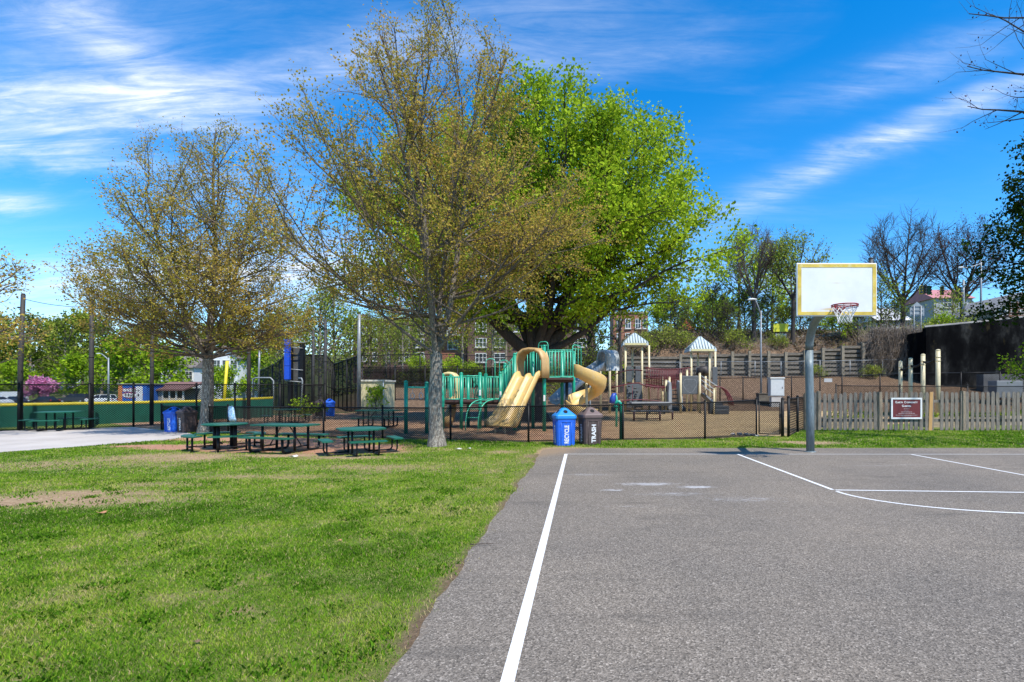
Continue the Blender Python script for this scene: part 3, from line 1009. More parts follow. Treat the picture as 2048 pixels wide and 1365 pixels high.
def make_bin(name, label, cat, body_m, lid_m, word, loc, rz, side_word, k=1.0, worn=False, group=None):
    t = thing(name, label, cat, loc, rz, group)
    w0, w1, zb = .245 * k, .272 * k, .74 * k
    q = MB()
    def ring(h, z, b=.045):
        return [(-h + b, -h, z), (h - b, -h, z), (h, -h + b, z), (h, h - b, z), (h - b, h, z), (-h + b, h, z), (-h, h - b, z), (-h, -h + b, z)]
    def loft(rings, cap0=True, cap1=True):
        vs = [p for r_ in rings for p in r_]; fs = []
        for i in range(len(rings) - 1):
            for j in range(8):
                fs.append((i * 8 + j, i * 8 + (j + 1) % 8, (i + 1) * 8 + (j + 1) % 8, (i + 1) * 8 + j))
        if cap0: fs.append(tuple(range(7, -1, -1)))
        if cap1: fs.append(tuple(range(len(vs) - 8, len(vs))))
        return vs, fs
    q.add(*loft([ring(w0 * .96, 0), ring(w0, .03 * k), ring(w1 * .985, zb)]))
    body = obj('bin_body', q, body_m, t)
    # raised door frame on each face
    q = MB()
    for a_ in range(4):
        m = Matrix.Rotation(a_ * math.pi / 2, 3, 'Z')
        for x in (-.14, .14):
            q.tube([m @ Vector((x * k, -(w0 + (w1 - w0) * zz) * .985 - .004, zz * zb)) for zz in (.03, .5, .88)], .010 * k, 5)
        q.tube([m @ Vector((x * k, -(w0 + (w1 - w0) * .88) * .985 - .004, .88 * zb)) for x in (-.14, .14)], .010 * k, 5)
    obj('door_frame', q, body_m, body)
    q = MB()
    q.add(*loft([ring(w1 * 1.03, zb - .01 * k), ring(w1 * 1.06, zb + .01 * k), ring(w1 * 1.06, zb + .075 * k), ring(w1 * .98, zb + .10 * k), ring(.075 * k, zb + .27 * k, .03), ring(.045 * k, zb + .285 * k, .02)]))
    lid = obj('bin_lid', q, lid_m, t)
    for a_ in range(4):
        m = Matrix.Rotation(a_ * math.pi / 2, 3, 'Z')
        q = MB(); zc = zb + .185 * k; yc = -.172 * k
        nrm = Vector((0, -.17, .195)).normalized()
        c = m @ (Vector((0, yc, zc)) + nrm * .002); n_ = m @ nrm
        q.tube([c, c + n_ * .004], .052 * k, 16)
        q.tube([c + (m @ Vector((math.cos(x) * .055 * k, 0, 0))) + (m @ Vector((0, .195, .17)).normalized()) * math.sin(x) * .055 * k for x in np.linspace(0, 2 * math.pi, 16, endpoint=False)], .007 * k, 5, closed=True)
        obj('throw_hole', q, mat('hole_dark', (.006, .006, .008), .9, .1, 9), lid)
    q = MB()
    for a_, wd in ((0, word), (3, side_word)):
        if not wd: continue
        slope = math.atan2((w1 - w0) * .985, zb)
        M = Matrix.Rotation(a_ * math.pi / 2, 4, 'Z') @ Matrix.Translation((.02 * k, -(w0 + (w1 - w0) * .45) * .985 - .005, .43 * zb)) @ Matrix.Rotation(R(90) + slope, 4, 'X') @ Matrix.Rotation(R(90), 4, 'Z')
        put_text(q, wd, .165 * k, M, bold=.006 * k, sx=.72 if len(wd) > 5 else .98)
    if q.v:
        obj('lettering', q, LET, t)
    return t


BLUE = mat('bin_blue', (.012, .115, .60), .42, .14, 6, col2=(.018, .085, .40), cov=.58); BLUEL = mat('bin_blue_lid', (.012, .22, .62), .4, .12, 6)
BRN = mat('bin_brown', (.070, .046, .042), .5, .18, 6, col2=(.11, .085, .075), cov=.6); BRNL = mat('bin_brown_lid', (.125, .085, .078), .5, .15, 6)
def gpt(px, py, dz=0):
    x, y = gp(px, py)
    return (x, y, dz)
make_bin('recycling_bin', 'bright blue recycling bin with pyramid lid at the corner of the court', 'bin', BLUE, BLUEL, 'RECYCLE', (gx(1128, 14.55), 14.55, 0), R(15), 'RECYCLE', .99)
make_bin('trash_bin', 'brown trash bin with pyramid lid standing right of the bright blue recycling bin', 'bin', BRN, BRNL, 'TRASH', (gx(1180, 14.85), 14.85, 0), R(19), 'TRASH', 1.0)
make_bin('recycling_bin', 'blue recycling bin at the end of the pale concrete path, next to the left maple', 'bin', BLUE, BLUE, 'RECYCLE', (gx(348, 19.1), 19.1, .02), R(-8), '', .86)
make_bin('trash_bin', 'dark brown trash bin close beside the left maple trunk', 'bin', BRN, BRN, 'TRASH', (gx(374, 18.9), 18.9, .02), R(-30), 'TRASH', .88)
make_bin('trash_bin', 'dark bin behind the low fence, in front of the black screens', 'bin', mat('bin_dark', (.030, .024, .022), .5, .2, 6), BRN, '', (gx(641, 31), 31, 0), R(10), '', .95)
make_bin('recycling_bin', 'blue bin behind the low fence, in front of the black screens', 'bin', BLUE, BLUE, '', (gx(659, 30.6), 30.6, 0), R(30), '', .98)


# ------------------------------------------------------------------ picnic tables
def rounded(w, d, r, n=4):
    pts = []
    for cx, cy, a0 in ((w / 2 - r, d / 2 - r, 0), (-w / 2 + r, d / 2 - r, 90), (-w / 2 + r, -d / 2 + r, 180), (w / 2 - r, -d / 2 + r, 270)):
        for k in range(n + 1):
            a_ = R(a0 + 90 * k / n)
            pts.append((cx + r * math.cos(a_), cy + r * math.sin(a_)))
    return pts


def four_bench_table(loc, rz, label, k=1.0, w=1.16, bl=.86):
    t = thing('picnic_table', label, 'picnic table', loc, rz, 'green picnic tables')
    th = .68 * k; bh = .40 * k; w *= k; bl *= k
    q = MB(); c = .22 * w
    h = w / 2
    q.prism([(-h + c, -h), (h - c, -h), (h, -h + c), (h, h - c), (h - c, h), (-h + c, h), (-h, h - c), (-h, -h + c)], th - .035, th)
    obj('tabletop', q, TGREEN, t)
    for sx in (-1, 1):
        for sy in (-1, 1):
            q = MB(); q.bar((sx * .27 * k, sy * .27 * k, 0), (sx * .27 * k, sy * .27 * k, th - .03), .028 * k, 8)
            obj('leg', q, BLACK, t)
    for a_ in range(4):
        m = Matrix.Rotation(a_ * math.pi / 2, 3, 'Z')
        q = MB(); pr = rounded(bl, .27 * k, .05 * k)
        y0 = -.88 * k
        P2 = [m @ Vector((x, y + y0, 0)) for x, y in pr]
        q.prism([(p.x, p.y) for p in P2], bh - .03, bh)
        b = obj('bench', q, TGREEN, t)
        q = MB()
        for x in (-.27 * k, .27 * k):
            pts = [Vector((x, y0, bh - .03)), Vector((x, y0, .10 * k)), Vector((x, y0 + .03 * k, .045 * k)), Vector((x, y0 + .10 * k, .028)), Vector((x, -.29 * k, .028))]
            q.tube([m @ p for p in pts], .022 * k, 7)
        obj('bench_frame', q, BLACK, b)
    return t


def round_table(loc, rz, label, k=1.0):
    t = thing('picnic_table', label, 'picnic table', loc, rz, 'green picnic tables')
    th, bh = .655 * k, .39 * k
    q = MB(); q.lathe([(.49 * k, th - .04), (.50 * k, th - .03), (.50 * k, th - .008), (.48 * k, th)], 32)
    obj('tabletop', q, TGREEN, t)
    for a_ in (45, 135, 225, 315):
        q = MB(); x, y = .26 * k * math.cos(R(a_)), .26 * k * math.sin(R(a_))
        q.bar((x, y, 0), (x, y, th - .03), .042 * k, 8); q.lathe([(.06 * k, 0), (.06 * k, .015)], 8, (x, y, 0))
        obj('leg', q, BLACK, t)
    for a0 in (0, 90, 180, 270):
        outer = [(.90 * k * math.cos(R(a)), .90 * k * math.sin(R(a))) for a in np.linspace(a0 - 35, a0 + 35, 12)]
        inner = [(.64 * k * math.cos(R(a)), .64 * k * math.sin(R(a))) for a in np.linspace(a0 + 33, a0 - 33, 12)]
        q = MB(); q.prism(outer + inner, bh - .03, bh)
        b = obj('bench', q, TGREEN, t)
        q = MB()
        for da in (-22, 22):
            x, y = math.cos(R(a0 + da)), math.sin(R(a0 + da))
            q.bar((.79 * k * x, .79 * k * y, 0), (.79 * k * x, .79 * k * y, bh - .03), .024 * k, 7)
            q.lathe([(.055 * k, 0), (.055 * k, .012)], 8, (.79 * k * x, .79 * k * y, 0))
        q.tube([(.79 * k * math.cos(R(a)), .79 * k * math.sin(R(a)), .12 * k) for a in np.linspace(a0 - 22, a0 + 22, 6)], .014, 5)
        q.bar((.79 * k * math.cos(R(a0)), .79 * k * math.sin(R(a0)), .12 * k), (.26 * k * math.cos(R(a0)), .26 * k * math.sin(R(a0)), .12 * k), .018 * k, 6)
        obj('bench_frame', q, BLACK, b)
    return t


def long_table(loc, rz, label, k=1.0, L=1.5):
    t = thing('picnic_table', label, 'picnic table', loc, rz, 'green picnic tables')
    th, bh = .665 * k, .39 * k
    q = MB(); q.prism(rounded(L * k, .68 * k, .07 * k), th - .035, th)
    obj('tabletop', q, TGREEN, t)
    for s in (-1, 1):
        q = MB(); q.prism([(x, y + s * .60 * k) for x, y in rounded(L * k * .94, .25 * k, .05 * k)], bh - .03, bh)
        obj('bench', q, TGREEN, t)
    for sx in (-.46, .46):
        q = MB(); x = sx * L / 1.5 * k
        q.tube([(x, -.60 * k, bh - .02), (x, -.60 * k, .12 * k), (x, -.57 * k, .05 * k), (x, -.50 * k, .03), (x, .50 * k, .03), (x, .57 * k, .05 * k), (x, .60 * k, .12 * k), (x, .60 * k, bh - .02)], .030 * k, 8)
        obj('bench_frame', q, BLACK, t)
        for sy in (-.22, .22):
            q = MB(); q.bar((x, sy * k, .03), (x, sy * k, th - .03), .030 * k, 8)
            obj('leg', q, BLACK, t)
        q = MB(); q.bar((x, 0, .14 * k), (x * .25, 0, th - .04), .012, 6); q.bar((x, -.22 * k, .14 * k), (x, .22 * k, .14 * k), .016, 6)
        obj('brace', q, BLACK, t)
    return t


round_table((gx(450, 13.6), 13.6, 0), R(45), 'round green mesh picnic table with curved benches beside the left maple')
long_table((gx(571, 13.15), 13.15, 0), R(-14), 'rectangular green picnic table with two long benches, between the round and the square table', 1.0, 1.5)
four_bench_table((gx(722, 12.75), 12.75, 0), R(33), 'square green picnic table with four benches, nearest to the big maple trunk', .88, 1.16, .92)
four_bench_table((gx(120, 19.9), 19.9, .022), R(20), 'green four-bench picnic table on the pale concrete path', 1.0, 1.2)
four_bench_table((gx(574, 24.0), 24.0, 0), R(42), 'green picnic table behind the low fence, below the blue scoreboard edge', .95, 1.1)
long_table((gx(757, 21.6), 21.6, 0), R(-4), 'long green picnic table behind the low fence, in front of the cream shed', 1.04, 1.62)

# a light blue jacket hung on the fence post
q = MB()
px_, d_ = 463, 18.05
cx_, cz_ = gx(px_, d_), .62
vs = []; fs = []
prof = [(.05, .32, .04), (.08, .27, .06), (.10, .16, .07), (.11, .02, .07), (.12, -.10, .06), (.08, -.17, .04)]
for i, (w_, z_, dd) in enumerate(prof):
    for j in range(12):
        a_ = 2 * math.pi * j / 12
        k_ = 1 + .16 * math.sin(3 * a_ + i * 1.3)
        vs.append((cx_ + w_ * k_ * math.cos(a_) + .02 * i, d_ - .06 + dd * k_ * math.sin(a_), cz_ + z_ + .03 * math.sin(2 * a_ + i)))
for i in range(len(prof) - 1):
    for j in range(12):
        fs.append((i * 12 + j, i * 12 + (j + 1) % 12, (i + 1) * 12 + (j + 1) % 12, (i + 1) * 12 + j))
fs.append(tuple(range(12))); fs.append(tuple(range(len(vs) - 12, len(vs))))
q.add(vs, fs, True)
tag(obj('jacket', q, mat('jacket_blue', (.20, .42, .66), .9, .25, 9, bump=.6, bscale=18, col2=(.55, .66, .72), cov=.5)), 'pale blue jacket hung over a post of the low fence', 'jacket')


# ------------------------------------------------------------------ green play structure
def cap_post(mb, x, y, z1, r=.07, z0=-.05, n=12):
    mb.bar((x, y, z0), (x, y, z1 - r * .6), r, n)
    mb.lathe([(r, 0), (r * 1.08, .005), (r * 1.08, .03), (r * .8, .06), (r * .3, .08)], n, (x, y, z1 - .08))


def rail_panel(mb, a, b, z0, z1, n, r=.014, z0b=None, z1b=None):
    a = Vector((*a, 0)); b = Vector((*b, 0))
    z0b = z0 if z0b is None else z0b; z1b = z1 if z1b is None else z1b
    for f_, g_ in ((z0, z0b), (z1, z1b)):
        mb.bar(a + Vector((0, 0, f_)), b + Vector((0, 0, g_)), r * 1.35, 6)
    for i in range(1, n):
        k = i / n; p = a.lerp(b, k)
        mb.bar(p + Vector((0, 0, z0 + (z0b - z0) * k)), p + Vector((0, 0, z1 + (z1b - z1) * k)), r, 6)


def loop(mb, a, b, z0, z1, r=.016):
    a = Vector(a); b = Vector(b); d = b - a; c = min(.12, d.length * .4)
    u = d.normalized() * c
    mb.tube([(*a, z0), (*a, z1 - c), (*(a + u * .3), z1 - c * .3), (*(a + u), z1), (*(b - u), z1), (*(b - u * .3), z1 - c * .3), (*b, z1 - c), (*b, z0)], r, 7)


T = thing('play_structure', 'green play structure with two tan slides, railed decks and a wide arched slide hood', 'play structure', (gx(1000, 20), 20, 0))
D0, D1 = 20.6, 21.9
XA, XB, XC, XD = gx(885.6, D0), gx(922.6, D0), gx(960, D0), gx(1001, D0)
UD0, UD1 = 19.5, 21.0
UL, UM, UR = gx(1030, 19.6), gx(1088.5, 19.4), gx(1147, 19.8)
for x, y, z in ((XA, D0, 2.13), (XB, D0, 2.17), (XC, D0, 2.17), (XD, D0, 2.20), (XA, D1, 2.13), (XB, D1, 2.1), (XC, D1, 2.17), (XD, D1, 2.6),
                (UM, UD0 - .1, 3.12), (UL - .02, UD0 + .2, 2.85), (UL, UD1, 2.95), (UR, UD1, 3.0), ((UM + UL) / 2, UD1, 3.0), (UR - .45, UD1, 3.02)):
    q = MB(); cap_post(q, x, y, z, .066)
    obj('post', q, PGREEN, T, True)
for x, z in ((UR - .25, 1.9), (XD + .25, 1.1)):
    q = MB(); q.bar((x, UD0 + .6, -.05), (x, UD0 + .6, z), .06, 10)
    obj('deck_post', q, mat('post_dark', (.02, .024, .022), .5, .2, 5), T, True)
dk = [((XA + XD) / 2, (D0 + D1) / 2, 1.06, XD - XA, D1 - D0), ((UL + UR) / 2, (UD0 + UD1) / 2, 1.90, UR - UL, UD1 - UD0)]
for x, y, z, w_, d_ in dk:
    q = MB(); q.rbox((x, y, z), (w_, d_, .09), .01)
    for k in range(3):
        q.box((x, y - d_ / 2 + d_ * (k + .5) / 3, z - .085), (w_ * .96, .05, .08))
    obj('deck', q, DECK, T, True)
# stair flight between the two decks
q = MB()
for k in range(4):
    f_ = (k + .5) / 4
    q.rbox((XD + (UL - XD) * f_, (D0 + D1) / 2, 1.06 + .84 * f_), ((UL - XD) / 4 + .06, .8, .06), .01)
obj('step', q, DECK, T, True)
panels = [('railing', (XA, D0), (XB, D0), 1.14, 2.0, 7, None, None), ('railing', (XC, D0), (XD, D0), 1.14, 2.0, 6, None, None),
          ('railing', (XA, D1), (XB, D1), 1.14, 2.0, 7, None, None), ('railing', (XC, D1), (XD, D1), 1.14, 2.0, 7, None, None), ('railing', (XB, D1), (XC, D1), 1.14, 2.0, 6, None, None),
          ('railing', (UM + .08, UD0), (UR, UD0), 1.98, 2.93, 9, None, None), ('railing', (UL, UD1), ((UM + UL) / 2, UD1), 1.98, 2.95, 5, None, None),
          ('railing', ((UM + UL) / 2, UD1), (UR - .45, UD1), 1.98, 2.98, 8, None, None), ('railing', (UR - .45, UD1), (UR, UD1), 1.98, 2.98, 4, None, None),
          ('stair_rail', (XD, D0), (UL, D0 - .3), 1.14, 2.12, 7, 1.98, 2.90), ('stair_rail', (XD, D1), (UL, UD1), 1.14, 2.12, 7, 1.98, 2.90)]
for nm, a, b, z0, z1, n, z0b, z1b in panels:
    q = MB(); rail_panel(q, a, b, z0, z1, n, .0145, z0b, z1b)
    obj(nm, q, PMINT, T, True)
q = MB(); q.bar((XB, D0, 2.02), (XC, D0, 2.03), .022, 7)
obj('crossbar', q, PMINT, T, True)
q = MB()
for i in range(4):                                   # wavy climbing poles
    x = XB + (XC - XB) * (.62 + .11 * i)
    q.tube([(x + .035 * math.sin(k * 1.6 + i), D0 + .25 + .04 * math.cos(k * 1.3), 1.14 + .88 * k / 8) for k in range(9)], .018, 6)
obj('wavy_climber', q, PGREEN, T, True)
for a, b, z0, z1 in (((gx(972, 20.5), 20.5), (gx(990, 20.5), 20.5), 1.14, gz(718, 20.5)), ((gx(999, 21.6), 21.6), (gx(1017, 21.6), 21.6), 1.14, gz(721, 21.6)),
                     ((gx(1077, 20.6), 20.6), (gx(1096, 20.4), 20.4), 1.98, gz(684, 20.5)), ((gx(1145, 19.75), 19.75), (gx(1162, 20.3), 20.3), 1.98, gz(691, 20))):
    q = MB(); loop(q, a, b, z0, z1, .017)
    if z0 > 1.5:
        a_, b_ = Vector(a), Vector(b)
        for k in (.33, .66):
            p = a_.lerp(b_, k); q.bar((*p, z0), (*p, z1 - .12), .012, 5)
        q.bar((*a_, z1 - .14), (*b_, z1 - .14), .012, 5)
    obj('handle_loop', q, PMINT, T, True)
# arched ladder
q = MB(); sides = []
for px0, px1 in ((931, 964), (956, 988)):
    pts = []
    for k in np.linspace(0, 1, 10):
        px = px0 + (px1 - px0) * (k ** 2.2); zz = 1.12 * math.sin(k * math.pi / 2) ** .8
        d_ = 19.75 + .85 * k ** 1.5
        pts.append(Vector((gx(px, d_), d_, zz)))
    sides.append(pts); q.tube(pts, .020, 7)
for i in (2, 4, 6, 8):
    q.bar(sides[0][i], sides[1][i], .014, 6)
obj('arched_ladder', q, PMINT, T, True)
# ring beam in front of the maple
q = MB(); RB = 18.3
cap_post(q, gx(812, RB), RB, gz(761, RB), .066)
obj('post', q, PGREEN, T, True)
q = MB(); cap_post(q, gx(853.5, RB + .2), RB + .2, gz(763, RB), .066)
obj('post', q, PGREEN, T, True)
q = MB(); q.bar((gx(812, RB), RB, gz(775, RB)), (gx(853.5, RB), RB + .2, gz(775.5, RB)), .03, 8)
q.bar((gx(853.5, RB), RB + .2, gz(788, RB)), (XA, D0, gz(788, D0)), .02, 8)
obj('overhead_beam', q, PMINT, T, True)
for px in (825, 842):
    q = MB(); x = gx(px, RB + .1); zt = gz(776, RB)
    q.bar((x, RB + .1, zt), (x, RB + .1, zt - .17), .007, 5)
    q.tube([(x + .065 * math.sin(a_), RB + .1, zt - .29 + .12 * math.cos(a_) * (1 if math.cos(a_) > 0 else .72)) for a_ in np.linspace(0, 2 * math.pi, 16, endpoint=False)], .012, 6, closed=True)
    obj('hand_ring', q, PLGREY, T, True)
# double slide
top = Vector(((UL + UM) / 2 + .02, UD0 - .05, 1.97)); bot = Vector((gx(1001, 18.1), 18.1, .30))
dirh = Vector((bot.x - top.x, bot.y - top.y, 0)); Lh = dirh.length; dirh.normalize()
pts = []
for k in np.linspace(0, 1, 22):
    if k < .08: z = 1.97
    elif k < .80:
        z = 1.97 - (1.97 - .46) * ((k - .08) / .72)
    else:
        z = .46 - .16 * math.sin((k - .8) / .2 * math.pi / 2)
    pts.append(Vector((top.x, top.y, 0)) + dirh * (Lh * k) + Vector((0, 0, z)))
hw = .52
sec = [(-hw, .20), (-hw + .05, .21), (-hw + .085, .17), (-hw + .13, .05), (-hw + .22, .0), (-.13, .0), (-.07, .05), (-.03, .13), (.03, .13), (.07, .05), (.13, .0), (hw - .22, .0), (hw - .13, .05), (hw - .085, .17),
       (hw - .05, .21), (hw, .20), (hw + .01, .05), (hw - .04, -.05), (-hw + .04, -.05), (-hw - .01, .05)]
q = MB(); q.sweep(pts, Vector((0, 0, 1)), sec, widen=[1 + .32 * max(0, (i / 21 - .55) / .45) ** 1.3 for i in range(22)])
obj('slide', q, TAN, T, True)
q = MB(); q.bar(bot + Vector((.12, .18, -.4)), bot + Vector((.12, .18, -.02)), .035, 8); q.bar(bot + Vector((-.22, .3, -.4)), bot + Vector((-.22, .3, -.02)), .03, 8)
obj('slide_foot', q, TANPOST, T, True)
# hood over the slide
side = Vector((-dirh.y, dirh.x, 0)) * -1
def hood(c, sd, fw, w, h, z0, wall=.16, depth=.42, lip=.10):
    m_ = MB(); rings = []
    outline = [(-w, 0), (-w * 1.0, h * .35), (-w * .98, h * .62), (-w * .80, h * .86), (-w * .45, h * .97), (0, h), (w * .45, h * .97), (w * .80, h * .86), (w * .98, h * .62), (w, h * .35), (w, 0)]
    inn = [(-w + wall, 0), (-w + wall, h * .35), (-w * .98 + wall, h * .55), (-w * .70, h * .78), (-w * .38, h * .87), (0, h * .89), (w * .38, h * .87), (w * .70, h * .78), (w * .98 - wall, h * .55), (w - wall, h * .35), (w - wall, 0)]
    n = len(outline); vs = []
    for off, sc in ((0, 1.0), (depth * .5, 1.04), (depth, .97)):
        for lst in (outline, inn):
            for a_, b_ in lst:
                vs.append(c + sd * a_ * sc + fw * off + Vector((0, 0, z0 + b_ * (1 if off == 0 else 1.01))))
    fs = []
    for r_ in range(2):
        for i in range(n - 1):
            o1, o2 = r_ * 2 * n, (r_ + 1) * 2 * n
            fs.append((o1 + i, o1 + i + 1, o2 + i + 1, o2 + i))
            fs.append((o1 + n + i, o2 + n + i, o2 + n + i + 1, o1 + n + i + 1))
    for base in (0, 4 * n):
        for i in range(n - 1):
            fs.append((base + i, base + n + i, base + n + i + 1, base + i + 1))
    for i in (0, n - 1):
        for r_ in range(2):
            o1, o2 = r_ * 2 * n, (r_ + 1) * 2 * n
            fs.append((o1 + i, o2 + i, o2 + n + i, o1 + n + i))
    m_.add(vs, fs, True)
    return m_
obj('slide_hood', hood(Vector((top.x, top.y, 0)) + dirh * .10, side, -dirh, .62, 1.10, 1.92, .055, .46), TANDARK, T, True)
# back tunnel hood on the low deck
obj('tunnel_hood', hood(Vector((gx(896, 22.2), 22.2, 0)), Vector((1, 0, 0)), Vector((0, 1, 0)), .38, 1.12, 1.12, .10, .7), mat('hood_cream', (.60, .50, .24), .45, .1, 4), T, True)
q = MB()
q.tube([(gx(905, 22), 22, 1.1), (gx(903, 21.2), 21.2, .7), (gx(898, 21), 21.0, .35), (gx(892, 21), 21.0, .1)], [.17, .19, .2, .17], 8)
obj('tan_climber', q, TANDARK, T, True)
# spiral slide
CX, CY, r0 = gx(1172, 20.3), 20.25, .45
pts = []; ups = []
n = 44
for i in range(n):
    k = i / (n - 1)
    ang = R(-125 + 395 * k)
    z = 1.98 - 1.62 * k ** .95 if k < .97 else 1.98 - 1.62 * .97
    rr_ = r0 + .02 * k
    pts.append(Vector((CX + rr_ * math.cos(ang), CY + rr_ * math.sin(ang), z)))
d_ = (pts[-1] - pts[-2]); d_.z = 0; d_.normalize()
for k in range(1, 5):
    pts.append(pts[n - 1] + d_ * .10 * k + Vector((0, 0, -.012 * k)))
pre = pts[0] + Vector((-.10, .05, .01)); pts.insert(0, pre)
ups = [Vector((0, 0, 1))] * len(pts)
# inner side is to the left of travel (counter-clockwise): negative a = left
sec = [(-.24, .26), (-.22, .27), (-.19, .12), (-.10, .02), (.04, .0), (.16, .05), (.235, .18), (.25, .44), (.28, .45), (.30, .43), (.285, .16), (.20, .0), (.05, -.055), (-.12, -.04), (-.225, .08)]
q = MB(); q.sweep(pts, ups, sec)
obj('spiral_slide', q, TAN, T, True)
q = MB(); cap_post(q, CX + .02, CY, 1.75, .05); q.bar(pts[-3] + Vector((0, 0, -.5)), pts[-3], .035, 8)
obj('spiral_post', q, TANPOST, T, True)
for px, z_, d_ in ((960, gz(786, 20.5), 20.52), (1001, gz(789, 20.5), 20.52), (1088.5, gz(797, 19.3), 19.33)):
    q = MB(); q.rbox((gx(px, d_), d_, z_), (.07, .02, .22), .008)
    obj('notice_plate', q, WHITE, T, True)

# grey slide standing between the two structures
t = thing('slide', 'grey hooded slide dropping towards the green structure', 'slide', (gx(1195, 30), 30, 0))
pts = [at(1214, 728, 33.0), at(1205, 733, 32.6), at(1186, 746, 31.8), at(1165, 762, 31.0), at(1145, 778, 30.2), at(1125, 797, 29.4), at(1112, 808, 29.0)]
q = MB(); q.sweep(pts, Vector((0, 0, 1)), [(-.42, .35), (-.36, .37), (-.30, .08), (0, 0), (.30, .08), (.36, .37), (.42, .35), (.34, 0), (0, -.08), (-.34, 0)])
obj('chute', q, PLGREY, t, True)
obj('slide_hood', hood(at(1203, 735, 32.5) * Vector((1, 1, 0)) if False else Vector((gx(1203, 32.5), 32.5, 0)), Vector((.45, -.89, 0)), Vector((.89, .45, 0)), .62, 1.25, gz(742, 32.5), .14, .9), PLGREY, t, True)
q = MB(); q.bar((gx(1180, 31.6), 31.6, -.05), (gx(1180, 31.6), 31.6, gz(752, 31.6)), .05, 8); q.bar((gx(1125, 29.5), 29.5, -.05), (gx(1125, 29.5), 29.5, gz(800, 29.5)), .05, 8)
obj('support', q, PLGREY, t, True)

# green talk tubes by the fence
q = MB(); x, y = gx(1242, 16.1), 16.1
q.tube([(x, y, -.05), (x, y, .98), (x - .01, y, 1.08), (x - .06, y, 1.15), (x - .13, y, 1.13), (x - .16, y, 1.05)], .05, 10)
q.lathe([(.06, 0), (.085, -.10), (.075, -.10)], 10, (x - .16, y, 1.06))
tag(obj('talk_tube', q, PGREEN), 'thick green talk tube with a hooked top right behind the low fence', 'play tube')
t = thing('talk_tube', 'slim mint talk tube with a blue horn, farther inside the playground', 'play tube', (gx(1233, 21.8), 21.8, 0))
x, y = gx(1233, 21.8), 21.8
q = MB(); q.tube([(x, y, -.05), (x, y, 1.18), (x - .04, y, 1.30), (x - .12, y, 1.33)], .045, 10)
obj('pole', q, PMINT, t, True)
q = MB(); q.tube([(x - .02, y, 1.33), (x - .10, y - .02, 1.30), (x - .16, y - .05, 1.16), (x - .18, y - .06, .95)], [.05, .09, .12, .13], 12)
obj('horn', q, mat('horn_blue', (.012, .05, .30), .4, .2, 6), t, True)

# ------------------------------------------------------------------ burgundy play structure
T = thing('play_structure', 'burgundy and tan play structure with two peaked grey roofs and a net bridge', 'play structure', (gx(1340, 35), 35, 0))
DF, DM, DB = 34.5, 35.6, 37.0


def tpost(px, d, ytop, r=.075, nm='post', z0=-.05):
    q = MB(); cap_post(q, gx(px, d), d, gz(ytop, d), r, z0)
    return obj(nm, q, TANPOST, T, True)


